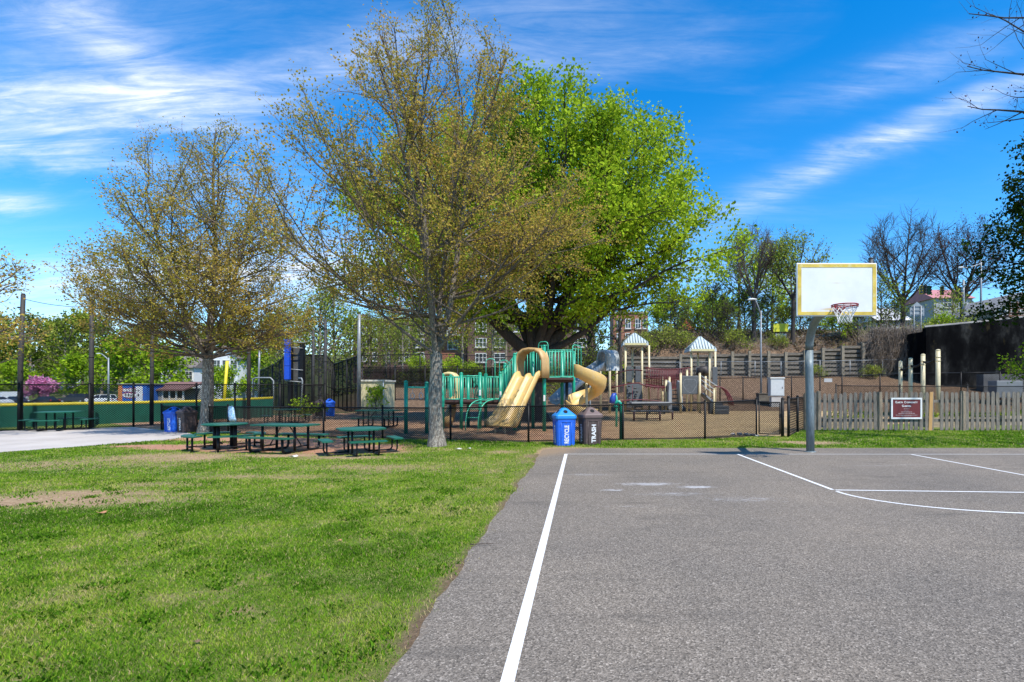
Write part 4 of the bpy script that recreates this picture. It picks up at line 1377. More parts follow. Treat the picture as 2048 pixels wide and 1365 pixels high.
for px, d, yt in ((1201.5, 34.8, 707), (1219.5, 34.2, 705), (1233.5, 36, 707), (1325, 36.5, 754), (1332, 35.0, 760), (1339, 36.3, 754), (1361.5, 34.3, 746), (1399.5, 34.3, 746), (1374, 36.3, 740), (1411, 36.2, 740), (1428, 31.5, 777)):
    tpost(px, d, yt, .075 if px != 1428 else .05)
ZD = gz(768, 36)
for px0, px1, px2, px3, ap, ya, ye, d in ((1251, 1284, 1298, 1265, 1273.5, 665, 690, 36.2), (1382.5, 1419, 1430.5, 1396, 1406, 672, 702, 36.4)):
    ze = gz(ye - 2, d)
    xl, xr = gx(px0, d), gx(px1, d); d2 = d + 1.25
    for x, y in ((xl, d), (xr, d), (gx(px2, d2), d2), (gx(px3, d2), d2)):
        q = MB(); q.bar((x, y, -.05), (x, y, ze), .075, 10)
        obj('post', q, TANPOST, T, True)
    cx = (xl + xr) / 2 + .12; cy = d + .62
    hw = (xr - xl) / 2 + .30
    q = MB()
    b0 = ze + .02; h_ = gz(ya, d) - b0
    vs = [(cx - hw, cy - hw, b0 - .14), (cx + hw, cy - hw, b0 - .14), (cx + hw, cy + hw, b0 - .14), (cx - hw, cy + hw, b0 - .14),
          (cx - hw * .98, cy - hw * .98, b0 + .03), (cx + hw * .98, cy - hw * .98, b0 + .03), (cx + hw * .98, cy + hw * .98, b0 + .03), (cx - hw * .98, cy + hw * .98, b0 + .03),
          (cx - .06, cy - .06, b0 + h_), (cx + .06, cy - .06, b0 + h_), (cx + .06, cy + .06, b0 + h_), (cx - .06, cy + .06, b0 + h_)]
    q.add(vs, [(3, 2, 1, 0), (0, 1, 5, 4), (1, 2, 6, 5), (2, 3, 7, 6), (3, 0, 4, 7), (4, 5, 9, 8), (5, 6, 10, 9), (6, 7, 11, 10), (7, 4, 8, 11), (8, 9, 10, 11)])
    rf = obj('roof', q, mat('roof_grey', (.43, .50, .52), .45, .10, 4), T, True)
    q = MB()
    for a_ in range(4):                                # corrugations on each slope
        m = Matrix.Rotation(a_ * math.pi / 2, 3, 'Z')
        for k in range(-4, 5):
            s_ = k / 4.6
            p0 = Vector((s_ * hw * .98, -hw * .98, .05)); p1 = Vector((s_ * .06, -.06, h_ + .01)) if abs(k) < 1 else Vector((s_ * hw * .98, -abs(s_) * hw * .98 - .02, .05 + (h_ - .04) * (1 - abs(s_)) + .01))
            q.bar(Vector((cx, cy, b0)) + m @ p0, Vector((cx, cy, b0)) + m @ p1, .035, 5)
    obj('roof_rib', q, mat('roof_rib_grey', (.20, .27, .29), .5, .12, 4), rf, True)
    q = MB(); q.box((cx - .02, cy - hw - .012, b0 - .06), (hw * 1.7, .02, .13))
    obj('roof_fascia', q, mat('fascia_cream', (.60, .56, .30), .5, .1, 5), rf, True)
    q = MB(); q.rbox((cx - .1, cy, ZD), (xr - xl + .2, 1.3, .10), .01)
    obj('deck', q, PGREY, T, True)
    for s_ in (0, 1):
        q = MB(); rail_panel(q, (xl, d + s_ * 1.25), (xr, d + s_ * 1.25), ZD + .05, gz(733, d), 5, .016)
        obj('railing', q, mat('rail_dark', (.03, .022, .024), .5, .2, 5), T, True)
# net bridge
q = MB(); x0, x1 = gx(1293, 36.3), gx(1382, 36.3)
NB = 26
zt = lambda k: gz(735, 36.3) - .24 * 4 * k * (1 - k) * .55
zb_ = lambda k: gz(772, 36.3) - .12 * 4 * k * (1 - k)
for y in (36.35, 37.3):
    q.tube([(x0 + (x1 - x0) * k, y, zt(k)) for k in np.linspace(0, 1, 14)], .035, 6)
    q.tube([(x0 + (x1 - x0) * k, y, zb_(k)) for k in np.linspace(0, 1, 14)], .030, 6)
    for i in range(1, NB):
        k = i / NB
        q.bar((x0 + (x1 - x0) * k, y, zb_(k)), (x0 + (x1 - x0) * k, y, zt(k)), .024, 5)
    for f_ in (.25, .5, .75):
        q.tube([(x0 + (x1 - x0) * k, y, zb_(k) + (zt(k) - zb_(k)) * f_) for k in np.linspace(0, 1, 10)], .018, 5)
obj('net_bridge_rail', q, BURG, T, True)
q = MB()
for i in range(14):
    k = (i + .5) / 14
    q.rbox((x0 + (x1 - x0) * k, 36.8, zb_(k) - .03), ((x1 - x0) / 14 * .9, .95, .06), .01)
obj('bridge_plank', q, mat('plank_burgundy', (.085, .006, .012), .6, .2, 6), T, True)
# rock wall panels on the left tower
q = MB(); q.box((gx(1269, 35.9), 35.95, (gz(768, 36) + gz(815, 36)) / 2), (gx(1285, 36) - gx(1254, 36), .08, 1.6), rx=R(-6))
w_ = obj('climbing_wall', q, PGREY, T, True)
for k, (px, py) in enumerate(((1258, 773), (1270, 777), (1261, 786), (1274, 784), (1259, 796), (1271, 793), (1266, 803), (1278, 800))):
    q = MB(); q.rbox((gx(px, 35.8), 35.78, gz(py, 35.8)), (.19, .14, .10), .04, .4 * (k % 3 - 1))
    obj('climbing_hold', q, mat('hold_dark', (.025, .028, .03), .5, .2, 6), w_, True)
for px in (1258, 1276):
    q = MB(); q.rbox((gx(px, 36.1), 36.1, gz(749, 36)), (.36, .06, 1.05), .05)
    obj('side_panel', q, PGREY, T, True)
# arched burgundy climbers
q = MB()
for dy in (0, .55):
    q.tube([(gx(1205 + 80 * k, 34.6), 34.6 + dy, gz(762 - 21 * math.sin(k * math.pi * .62) * 1.05, 34.6)) for k in np.linspace(0, 1, 12)], .035, 6)
for k in np.linspace(.06, .94, 8):
    x = gx(1205 + 80 * k, 34.6); z = gz(762 - 21 * math.sin(k * math.pi * .62) * 1.05, 34.6)
    q.bar((x, 34.6, z), (x, 35.15, z), .022, 5)
obj('arch_climber', q, mat('burgundy_dark', (.055, .010, .015), .45, .2, 8), T, True)
q = MB()
for dy in (0, .8):
    q.tube([(gx(1222 + 108 * k, 34.2), 34.2 + dy, gz(772 + 3 * math.cos(k * 7) - 5 * k * (k < .6), 34.2)) for k in np.linspace(0, 1, 14)], .032, 6)
    q.tube([(gx(1222 + 112 * k, 34.2), 34.2 + dy, gz(806 - 6 * math.sin(k * 3.1), 34.2)) for k in np.linspace(0, 1, 12)], .030, 6)
for px in (1238, 1248, 1265, 1300, 1316):
    q.bar((gx(px, 34.2), 34.2, .3), (gx(px, 34.2), 34.2, gz(771, 34.2)), .020, 5)
obj('rope_rail', q, BURG, T, True)
q = MB(); q.box((gx(1313, 35.6), 35.4, gz(773, 35)), (1.55, .9, .10), ry=R(9))
for k in range(6):
    q.box((gx(1291 + 8 * k, 35.4), 34.93, gz(771.5 + 1.3 * k, 35)), (.06, .05, .34))
obj('ramp', q, BURG, T, True)
# low grey platform
q = MB(); q.rbox((gx(1300, 33.2), 33.4, gz(808, 33.2)), (gx(1340, 33.2) - gx(1262, 33.2), 1.3, .22), .04)
for px in (1270, 1300, 1330):
    q.bar((gx(px, 33.2), 33.4, -.05), (gx(px, 33.2), 33.4, gz(810, 33.2)), .05, 7)
obj('platform', q, mat('platform_grey', (.13, .14, .15), .55, .2, 7), T, True)
# stairs with light grey cheeks
q = MB()
for k in range(5):
    q.rbox((gx(1350, 34.6), 34.5 + .22 * k, .42 + .26 * k), (.62, .26, .06), .01)
obj('step', q, mat('step_dark', (.045, .048, .052), .6, .2, 6), T, True)
for px in (1339.5, 1361):
    q = MB(); x = gx(px, 34.5)
    q.add([(x - .10, 34.3, .25), (x + .10, 34.3, .25), (x + .10, 34.3, 1.35), (x + .06, 34.3, 1.95), (x - .06, 34.3, 1.95), (x - .10, 34.3, 1.35),
           (x - .10, 35.4, .6), (x + .10, 35.4, .6), (x + .10, 35.4, 1.9), (x + .06, 35.4, 2.1), (x - .06, 35.4, 2.1), (x - .10, 35.4, 1.9)],
          [(0, 1, 2, 3, 4, 5), (11, 10, 9, 8, 7, 6), (0, 6, 7, 1), (1, 7, 8, 2), (2, 8, 9, 3), (3, 9, 10, 4), (4, 10, 11, 5), (5, 11, 6, 0)])
    obj('stair_cheek', q, mat('cheek_grey', (.27, .29, .31), .5, .12, 5), T, True)
q = MB(); rail_panel(q, (gx(1341, 35.9), 35.9), (gx(1361, 35.9), 35.9), gz(798, 36), gz(760, 36), 6, .018)
obj('railing', q, BURG, T, True)
# grey panel with drilled holes
q = MB(); xa, xb = gx(1363.5, 34.25), gx(1396, 34.25)
q.rbox(((xa + xb) / 2, 34.25, gz(770.5, 34.25)), (xb - xa, .06, gz(752, 34.25) - gz(789, 34.25)), .03)
pn = obj('activity_panel', q, PGREY, T, True)
q = MB()
rg = random.Random(4)
for k in range(34):
    a_ = 2 * math.pi * k / 34; rr_ = .42 + .05 * math.sin(3 * a_)
    q.tube([((xa + xb) / 2 + rr_ * math.cos(a_), 34.217, gz(770.5, 34.25) + rr_ * math.sin(a_)), ((xa + xb) / 2 + rr_ * math.cos(a_), 34.213, gz(770.5, 34.25) + rr_ * math.sin(a_))], .018, 6)
obj('panel_dots', q, PLGREY, pn, True)
# right-hand climber: grey treads, burgundy hoops, handrails, wheel
q = MB()
for px0, py0, px1, py1 in ((1402, 760, 1428, 779), (1402, 752, 1440, 776), (1404, 770, 1430, 790)):
    q.bar((gx(px0, 34), 34, gz(py0, 34)), (gx(px1, 33.2), 33.2, gz(py1, 33.2)), .022, 6)
obj('handrail', q, PLGREY, T, True)
q = MB()
q.tube([(gx(1419, 33.9) + .30 * math.cos(a_), 33.8, gz(786, 33.9) + .30 * math.sin(a_)) for a_ in np.linspace(0, 2 * math.pi, 20, endpoint=False)], .03, 6, closed=True)
obj('steering_wheel', q, mat('rail_dark', (.03, .022, .024), .5), T, True)
q = MB(); q.add([(gx(1403, 34), 34, gz(786, 34)), (gx(1408, 34), 34, gz(786, 34)), (gx(1430, 33.4), 33.4, gz(804, 33.4)), (gx(1424, 33.4), 33.4, gz(804, 33.4)),
                 (gx(1403, 34), 34.6, gz(790, 34)), (gx(1408, 34), 34.6, gz(790, 34)), (gx(1430, 33.4), 34.1, gz(808, 33.4)), (gx(1424, 33.4), 34.1, gz(808, 33.4))],
                [(0, 1, 2, 3), (7, 6, 5, 4), (0, 3, 7, 4), (1, 5, 6, 2), (3, 2, 6, 7), (0, 4, 5, 1)])
obj('stair_stringer', q, PGREY, T, True)
for k in range(3):
    q = MB(); d_ = 33.0 + .5 * k
    q.tube([(gx(1434, d_) + .95 * math.sin(a_) * (1.05 - .12 * k), d_, .35 + 1.35 * math.cos(a_)) for a_ in np.linspace(-.15, 1.45, 12)], .04, 6)
    obj('hoop_climber', q, BURG, T, True)
q = MB()
for a_ in np.linspace(.1, 1.3, 5):
    q.bar((gx(1434, 33) + 1.0 * math.sin(a_), 33.0, .35 + 1.35 * math.cos(a_)), (gx(1434, 34) + .85 * math.sin(a_), 34.0, .35 + 1.35 * math.cos(a_)), .026, 5)
obj('hoop_rung', q, BURG, T, True)
q = MB()
for k, (px, h_) in enumerate(((1441, .30), (1446, .52), (1437, .74))):
    q.rbox((gx(px, 32.8), 32.8 + .35 * k, h_ / 2), (.85, .36, h_), .03)
obj('block_step', q, mat('block_dark', (.05, .055, .06), .6, .2, 6), T, True)
for px in (1429, 1396):
    q = MB(); q.rbox((gx(px, 36.3), 36.2, gz(752, 36.2)), (.34, .06, 1.2), .05)
    obj('side_panel', q, PGREY, T, True)
q = MB(); q.tube([at(1396, 752, 35.4), at(1400, 742, 35.4), at(1410, 740, 35.4), at(1412, 750, 35.2)], [.15, .3, .3, .18], 8)
obj('tunnel_hood', q, mat('tunnel_dark', (.022, .016, .016)), T, True)

# balance bench in front
t = thing('balance_bench', 'low grey-topped bench on burgundy legs in front of the burgundy structure', 'bench', (gx(1302, 26), 26, 0))
q = MB(); xa, xb = gx(1263, 26), gx(1348, 26)
q.rbox(((xa + xb) / 2, 26.3, gz(823, 26.1)), (xb - xa, .45, .06), .02)
obj('seat', q, PGREY, t, True)
for px, d_ in ((1268, 25.9), (1320, 25.9), (1294, 27.0), (1345, 27.0)):
    q = MB(); q.bar((gx(px, d_), d_, -.05), (gx(px, d_), d_, gz(823, 26.2)), .045, 8)
    obj('leg', q, mat('burgundy_dark', (.055, .010, .015)), t, True)
q = MB(); q.bar((gx(1268, 25.9), 25.9, .12), (gx(1320, 25.9), 25.9, .12), .02, 6); q.bar((xa, 27.0, gz(824, 26.2)), (xb, 27.0, gz(824, 26.2)), .03, 6)
obj('stretcher', q, mat('burgundy_dark', (.055, .010, .015)), t, True)


# ------------------------------------------------------------------ trees
BARK_G = mat('bark_grey', (.15, .125, .10), .9, .55, 5, bump=1.0, bscale=22, stretch=(3.5, 3.5, .9), col2=(.42, .38, .31), cov=.52)
def thin_dark(m, twig):
    t_ = m.node_tree; b_ = next(n for n in t_.nodes if n.type == 'BSDF_PRINCIPLED')
    src = b_.inputs['Base Color'].links[0].from_socket
    at_ = t_.nodes.new('ShaderNodeAttribute'); at_.attribute_name = 'girth'
    mr = t_.nodes.new('ShaderNodeMapRange'); mr.inputs[1].default_value = .03; mr.inputs[2].default_value = .11
    t_.links.new(at_.outputs['Fac'], mr.inputs[0])
    mx = t_.nodes.new('ShaderNodeMix'); mx.data_type = 'RGBA'
    t_.links.new(mr.outputs[0], mx.inputs[0]); mx.inputs[6].default_value = (*twig, 1); t_.links.new(src, mx.inputs[7])
    t_.links.new(mx.outputs[2], b_.inputs['Base Color'])


thin_dark(BARK_G, (.14, .108, .082))
BARK_D = mat('bark_dark', (.045, .036, .030), .95, .4, 5, bump=1.0, bscale=18, stretch=(3, 3, .6), col2=(.11, .095, .07), cov=.6)
BARK_B = mat('bark_brown', (.085, .065, .052), .95, .4, 5, bump=.8, bscale=18, stretch=(3, 3, .6), col2=(.19, .16, .13), cov=.58)
RUST = [(0.0, (.210, .240, .032)), (.25, (.320, .300, .045)), (.5, (.450, .345, .066)), (.68, (.510, .315, .085)), (.82, (.560, .480, .095)), (1.0, (.460, .570, .070))]
LIME = [(0.0, (.105, .195, .012)), (.3, (.210, .335, .018)), (.6, (.350, .485, .028)), (.85, (.470, .570, .040)), (1.0, (.53, .58, .07))]
FRESH = [(0.0, (.065, .105, .014)), (.4, (.165, .225, .026)), (.75, (.275, .335, .044)), (1.0, (.38, .40, .08))]
DEEP = [(0.0, (.012, .028, .006)), (.45, (.030, .065, .010)), (.8, (.060, .105, .014)), (1.0, (.10, .14, .02))]
L_RUST = leaf_mat('leaf_rust', RUST, .42); L_LIME = leaf_mat('leaf_lime', LIME, .35); L_FRESH = leaf_mat('leaf_fresh', FRESH, .3); L_DEEP = leaf_mat('leaf_deep', DEEP, .25)
L_PINK = leaf_mat('blossom_pink', [(0, (.42, .10, .24)), (.5, (.62, .22, .40)), (1, (.78, .45, .58))], .3)
L_BUD = leaf_mat('bud_red', [(0, (.05, .022, .020)), (.6, (.11, .045, .040)), (1, (.16, .08, .06))], .2)
L_TWIG = leaf_mat('dry_twig', [(0, (.07, .052, .036)), (.6, (.16, .125, .09)), (1, (.26, .22, .16))], .1)


class Tubes:
    """many tapered branches gathered into one mesh"""
    def __init__(self):
        self.V = []; self.F = []; self.o = 0; self.G = []

    def add(self, pts, rad, n):
        P = np.asarray(pts, float); k = len(P)
        d = np.empty_like(P); d[1:-1] = P[2:] - P[:-2]; d[0] = P[1] - P[0]; d[-1] = P[-1] - P[-2]
        d /= np.linalg.norm(d, axis=1, keepdims=True) + 1e-9
        ref = np.array([1., 0, 0]) if abs(d[0, 2]) > .8 else np.array([0, 0, 1.])
        u = np.cross(d, ref); u /= np.linalg.norm(u, axis=1, keepdims=True) + 1e-9
        w = np.cross(d, u)
        t = np.arange(n) * 2 * np.pi / n
        ring = P[:, None, :] + (u[:, None, :] * np.cos(t)[None, :, None] + w[:, None, :] * np.sin(t)[None, :, None]) * np.asarray(rad)[:, None, None]
        self.V.append(ring.reshape(-1, 3)); self.G.append(np.repeat(np.asarray(rad, float), n))
        i = (np.arange(k - 1)[:, None] * n + np.arange(n)[None, :])
        j = (np.arange(k - 1)[:, None] * n + (np.arange(n)[None, :] + 1) % n)
        self.F.append(np.stack([i, j, j + n, i + n], -1).reshape(-1, 4) + self.o)
        self.o += k * n

    def build(self, name, m, parent):
        return np_mesh(name, np.concatenate(self.V), np.concatenate(self.F), m, parent, smooth=True, vattr={'girth': np.concatenate(self.G)})


def rot_about(v, ax, a):
    ax = ax / (np.linalg.norm(ax) + 1e-9)
    return v * math.cos(a) + np.cross(ax, v) * math.sin(a) + ax * np.dot(ax, v) * (1 - math.cos(a))


def leaves_mesh(name, C, rng, size, m, parent, tint, droop=.0, aspect=.7):
    n = len(C)
    a = rng.normal(size=(n, 3)); a[:, 2] -= droop
    a /= np.linalg.norm(a, axis=1, keepdims=True)
    b = np.cross(a, rng.normal(size=(n, 3)) + np.array([0, 0, .4])); b /= np.linalg.norm(b, axis=1, keepdims=True) + 1e-9
    s = size * rng.uniform(.55, 1.35, (n, 1))
    fold = np.cross(a, b) * s * .16
    V = np.stack([C - a * s * .5, C + b * s * aspect * .5 + fold, C + a * s * .5, C - b * s * aspect * .5 + fold], 1).reshape(-1, 3)
    F = np.arange(n * 4).reshape(-1, 4)
    return np_mesh(name, V, F, m, parent, fattr={'tint': np.clip(tint, 0, 1)})


def grow(name, label, loc, seed, H, env, z0, nprim, tr, bark, leaf, leaf_size, leaf_n, fork=None, elev=(15, 70), curve=.05, sec=.42, secgap=.38, twgap=.22, twlen=.42,
         spread=.10, stems=None, tint=(.45, .22), group=None, cat='tree', stepl=.28, droop=0., lean=(0, 0), keep_prim=None, hide=None, rz=0., sec_ang=(30, 55), up_tint=0., twr=.007, yk=1.0, clump=1.0):
    """tapered trunk, limbs out to the crown's outline, side branches, twigs and leaf clusters"""
    rng = np.random.default_rng(seed)
    T_ = thing(name, label, cat, loc, rz, group)
    zs = [e[0] for e in env]; rs = [e[1] for e in env]; sx = [e[2] if len(e) > 2 else 0 for e in env]
    ph = rng.uniform(0, 6.28, 4)
    def erad(p):
        az = math.atan2(p[1], p[0])
        return np.interp(p[2], zs, rs, left=0, right=0) * (1 + .10 * math.sin(3 * az + ph[0] + p[2] * .5) + .07 * math.sin(5 * az + ph[1] - p[2] * .8))
    def inside_env(p, k=1.0):
        cx = np.interp(p[2], zs, sx)
        q = np.array([p[0] - cx, p[1], p[2]])
        return math.hypot(q[0], q[1] / yk) < erad(q) * k
    tb = Tubes(); leafpts = []
    # trunk, then its leaders
    fz = fork or H * .93
    n = 10; tp = []
    for i in range(n + 1):
        k = i / n
        tp.append((lean[0] * k + .05 * math.sin(k * 5 + ph[2]) * tr * 4 * k, lean[1] * k + .05 * math.cos(k * 4 + ph[3]) * tr * 4 * k, fz * k - (.1 if i == 0 else 0)))
    tp = np.array(tp)
    trad = [tr * (1.55 if i == 0 else 1.18 if i == 1 and fork else 1 - .18 * i / n if fork else (1 - .9 * i / n)) for i in range(n + 1)]
    tb.add(tp, trad, 14)
    leaders = []
    if fork:
        for (az, el, ln, r_) in stems:
            d = np.array([math.cos(R(az)) * math.cos(R(el)), math.sin(R(az)) * math.cos(R(el)), math.sin(R(el))])
            p = tp[-1] - d * .05; pts = [p.copy()]
            m_ = max(4, int(ln / .5))
            for i in range(m_):
                d = d + np.array([rng.normal(0, .05), rng.normal(0, .05), .045]); d /= np.linalg.norm(d)
                p = p + d * ln / m_; pts.append(p.copy())
                if not inside_env(p, .92) and p[2] > z0 + .5: break
            pts = np.array(pts); rad = np.linspace(r_, .02, len(pts))
            tb.add(pts, rad, 9); leaders.append((pts, rad))
    else:
        leaders.append((tp, trad))
    prims = []
    def march(p, d, maxl, r0, lvl, cv, st, k_env=1.0):
        pts = [p.copy()]; l = 0
        while l < maxl:
            d = d + rng.normal(0, .09, 3) + np.array([0, 0, cv]); d /= np.linalg.norm(d)
            p = p + d * st; l += st
            if lvl > 0 and not inside_env(p, k_env) and l > st * 1.5: break
            pts.append(p.copy())
            if len(pts) > 60: break
        return np.array(pts)
    az = rng.uniform(0, 360)
    for i in range(nprim):
        L_ = leaders[i % len(leaders)]
        k = (i // len(leaders) + rng.uniform(.1, .9)) / max(1, nprim // len(leaders))
        if fork:
            zr = k; idx = min(len(L_[0]) - 2, int(zr * (len(L_[0]) - 1)))
            p = L_[0][idx] + (L_[0][idx + 1] - L_[0][idx]) * rng.random()
            pr = L_[1][idx]; t_ = (p[2] - z0) / (H - z0)
        else:
            z = z0 + (H * .95 - z0) * k ** .92
            p = np.array([np.interp(z, tp[:, 2], tp[:, 0]), np.interp(z, tp[:, 2], tp[:, 1]), z]); pr = np.interp(z, tp[:, 2], trad)
            t_ = k
        az += 137.5 + rng.normal(0, 14)
        el = R(elev[0] + (elev[1] - elev[0]) * np.clip(t_, 0, 1) + rng.normal(0, 6))
        d = np.array([math.cos(R(az)) * math.cos(el), math.sin(R(az)) * math.cos(el), math.sin(el)])
        pts = march(p, d, H, pr, 0 if False else 1, curve, stepl * 1.4)
        if len(pts) < 3: continue
        r0 = min(pr * .62, .018 * len(pts) * stepl + .016)
        rad = np.linspace(r0, .010, len(pts))
        tb.add(pts, rad, 6); prims.append((pts, rad))
    prims += [(l[0][max(1, len(l[0]) // 3):], np.asarray(l[1])[max(1, len(l[0]) // 3):]) for l in leaders if len(l[0]) - max(1, len(l[0]) // 3) > 2]
    secs = []
    for pts, rad in prims:
        seg = np.linalg.norm(np.diff(pts, axis=0), axis=1); Lp = seg.sum(); cum = np.concatenate([[0], np.cumsum(seg)])
        s = Lp * .16 + rng.uniform(0, secgap)
        while s < Lp:
            i = min(len(seg) - 1, np.searchsorted(cum, s) - 1); i = max(i, 0)
            p = pts[i] + (pts[i + 1] - pts[i]) * ((s - cum[i]) / seg[i])
            d = (pts[i + 1] - pts[i]) / seg[i]
            ax = rng.normal(size=3); ax -= d * ax.dot(d)
            dd = rot_about(d, ax, R(rng.uniform(*sec_ang))) + np.array([0, 0, .12]); dd /= np.linalg.norm(dd)
            ln = (Lp - s) * sec * rng.uniform(.6, 1.2) + .35
            q = march(p, dd, ln, 0, 1, curve * .9, stepl, 1.06)
            if len(q) >= 2:
                r0 = min(rad[i] * .6, .006 + .008 * len(q) * stepl / .28)
                rr_ = np.linspace(r0, .005, len(q)); tb.add(q, rr_, 4); secs.append((q, rr_))
            s += secgap * rng.uniform(.6, 1.4)
        secs.append((pts[-3:], rad[-3:]))
    for pts, rad in secs:
        seg = np.linalg.norm(np.diff(pts, axis=0), axis=1); Lp = seg.sum(); cum = np.concatenate([[0], np.cumsum(seg)])
        s = min(.12, Lp * .3)
        while s < Lp + twgap * .5:
            i = max(0, min(len(seg) - 1, np.searchsorted(cum, min(s, Lp)) - 1))
            p = pts[i] + (pts[i + 1] - pts[i]) * min(1, (s - cum[i]) / (seg[i] + 1e-9))
            d = (pts[i + 1] - pts[i]) / (seg[i] + 1e-9)
            ax = rng.normal(size=3)
            dd = rot_about(d, ax - d * ax.dot(d), R(rng.uniform(15, 60))) + np.array([0, 0, .18 - droop]); dd /= np.linalg.norm(dd)
            l = twlen * rng.uniform(.5, 1.3)
            e1 = p + dd * l * .5 + rng.normal(0, .02, 3); e2 = p + dd * l + np.array([0, 0, l * .08]) + rng.normal(0, .03, 3)
            tb.add([p, e1, e2], [twr, twr * .7, twr * .4], 3)
            if leaf_n:
                m_ = rng.poisson(leaf_n)
                if m_:
                    kk = (1.05 - .9 * rng.random(m_) ** clump)[:, None]
                    leafpts.append(p + (e2 - p) * kk + rng.normal(0, spread, (m_, 3)))
            s += twgap * rng.uniform(.6, 1.4)
    tb.build('trunk', bark, T_)
    if leafpts:
        C = np.concatenate(leafpts)
        # colour drifts from clump to clump, as buds and open leaves do
        tn = tint[0] + tint[1] * rng.normal(0, .6, len(C)) + tint[1] * 2.2 * (fbm(C[:, 0] + C[:, 2] * .7 + 30, C[:, 1] + C[:, 2] * .5 + 30, .55, 3) - .5) + up_tint * ((C[:, 2] - zs[0]) / (zs[-1] - zs[0]) - .5)
        leaves_mesh('crown', C, rng, leaf_size, leaf, T_, tn, droop)
    return T_


# the three big trees
def envs(e, kr, kz=1.0):
    return [(z * kz, r * kr, *(x[0:1])) for z, r, *x in e]


grow('maple_tree', 'large rust-coloured maple with a forked grey trunk in front of the playground', (gx(874, 14.3), 14.3, 0), 5, 11.9,
     envs([(2.9, .6), (3.4, 2.2), (4.0, 3.6), (4.8, 4.4), (5.8, 4.5), (7, 4.0), (8.3, 3.2), (9.4, 2.35), (10.6, 1.55), (11.9, .5)], .90), 2.7, 80, .185, BARK_G, L_RUST, .058, 16,
     fork=2.45, stems=[(165, 80, 9.6, .105), (20, 74, 9.0, .095), (265, 70, 8.0, .075), (85, 68, 7.6, .07), (330, 42, 4.0, .05), (190, 30, 3.6, .045)], elev=(6, 66), curve=.045, lean=(-.06, 0), up_tint=.0, spread=.07, sec=.42, secgap=.30, twgap=.18, tint=(.46, .24), twr=.005, clump=1.8)
grow('maple_tree', 'smaller rust-coloured maple with a leaning grey trunk beside the concrete path', (gx(412, 18.8), 18.8, 0), 33, 11.5,
     envs([(2.3, .6), (2.8, 3.0), (3.4, 3.9), (4.5, 4.5), (5.6, 4.4), (7, 3.7), (8.5, 2.8), (9.7, 2.0), (10.7, 1.3), (11.5, .4)], .80), 2.5, 84, .20, BARK_G, L_RUST, .062, 13.5,
     fork=2.55, stems=[(95, 82, 9.0, .10), (200, 66, 8.0, .085), (340, 66, 8.0, .085), (185, 22, 3.6, .06), (10, 24, 3.4, .06), (270, 40, 4.5, .065)], elev=(4, 64), curve=.05, lean=(.06, .05), up_tint=-.05, spread=.08, sec=.42, secgap=.30, twgap=.19, tint=(.42, .20), twr=.005, clump=1.8)
grow('maple_tree', 'huge bright green maple with a dark forked trunk behind the green play structure', (gx(1066, 26.0), 26.0, 0), 9, 15.8,
     [(4.5, 2.0), (5.2, 5.2), (6.0, 8.6), (7.2, 9.9), (8.8, 9.4, .2), (10.4, 8.8, .3), (12, 7.8, .5), (13.6, 6.3, .6), (14.9, 4.3, .8), (16.0, 1.2, 1.0)], 4.6, 124, .62, BARK_D, L_LIME, .155, 24,
     fork=3.05, stems=[(90, 86, 13, .40), (182, 36, 9, .32), (5, 42, 11, .34), (20, 62, 12, .25), (60, 60, 12, .25), (150, 62, 12, .25), (310, 64, 12, .22), (230, 66, 11, .22), (0, 20, 9, .2), (345, 55, 11, .22)], elev=(2, 62), curve=.026, stepl=.42, sec=.42, secgap=.55, twgap=.34, twlen=.75, spread=.17, tint=(.50, .26), twr=.008, yk=.62, clump=1.7)


# ------------------------------------------------------------------ picket fence, garden and sign
PD = 19.75
WOOD = mat('weathered_wood', (.215, .185, .150), .95, .35, 4, bump=.8, bscale=30, stretch=(6, 6, .8), col2=(.10, .085, .07), cov=.58)
T = thing('picket_fence', 'weathered grey wooden picket fence along the community garden', 'fence', (gx(1800, PD), PD, 0))
rg = random.Random(5)
q = MB(); px = 1628
skip = {1865}
while px < 2120:
    x = gx(px, PD)
    w_ = .118 + rg.uniform(-.008, .008); h_ = 1.42 + rg.uniform(-.03, .03) - (px < 1700) * .03
    if not 1868 < px < 1877:
        a_ = rg.uniform(-.02, .02); y_ = PD - .03 + rg.uniform(-.006, .006)
        pr = [(-w_ / 2, .02), (w_ / 2, .02), (w_ / 2, h_ - .06), (w_ / 2 - .03, h_ - .012), (w_ / 2 - .05, h_), (-w_ / 2 + .05, h_), (-w_ / 2 + .03, h_ - .012), (-w_ / 2, h_ - .06)]
        q.slabx([(x + u_ * math.cos(a_) + v_ * math.sin(a_), v_) for u_, v_ in pr], y_ - .012, y_ + .012)
    px += 10.15 + rg.uniform(-.5, .5)
obj('pickets', q, WOOD, T, True)
q = MB(); x = gx(1855, PD); a_ = -.03
q.slabx([(x + .075 + v_ * -.03 * -1 + u_, v_) for u_, v_ in ((-.06, .0), (.06, .0), (.06, 1.42), (-.06, 1.42))], PD - .05, PD - .024)
o = obj('picket', q, mat('new_wood', (.48, .27, .10), .8, .18, 4, stretch=(5, 5, .6)), T, True); o['label'] = 'new orange-brown picket'
for z in (.38, 1.08):
    q = MB(); q.box(((gx(1622, PD) + gx(2125, PD)) / 2, PD + .035, z), (gx(2125, PD) - gx(1622, PD), .04, .10))
    obj('rail', q, WOOD, T, True)
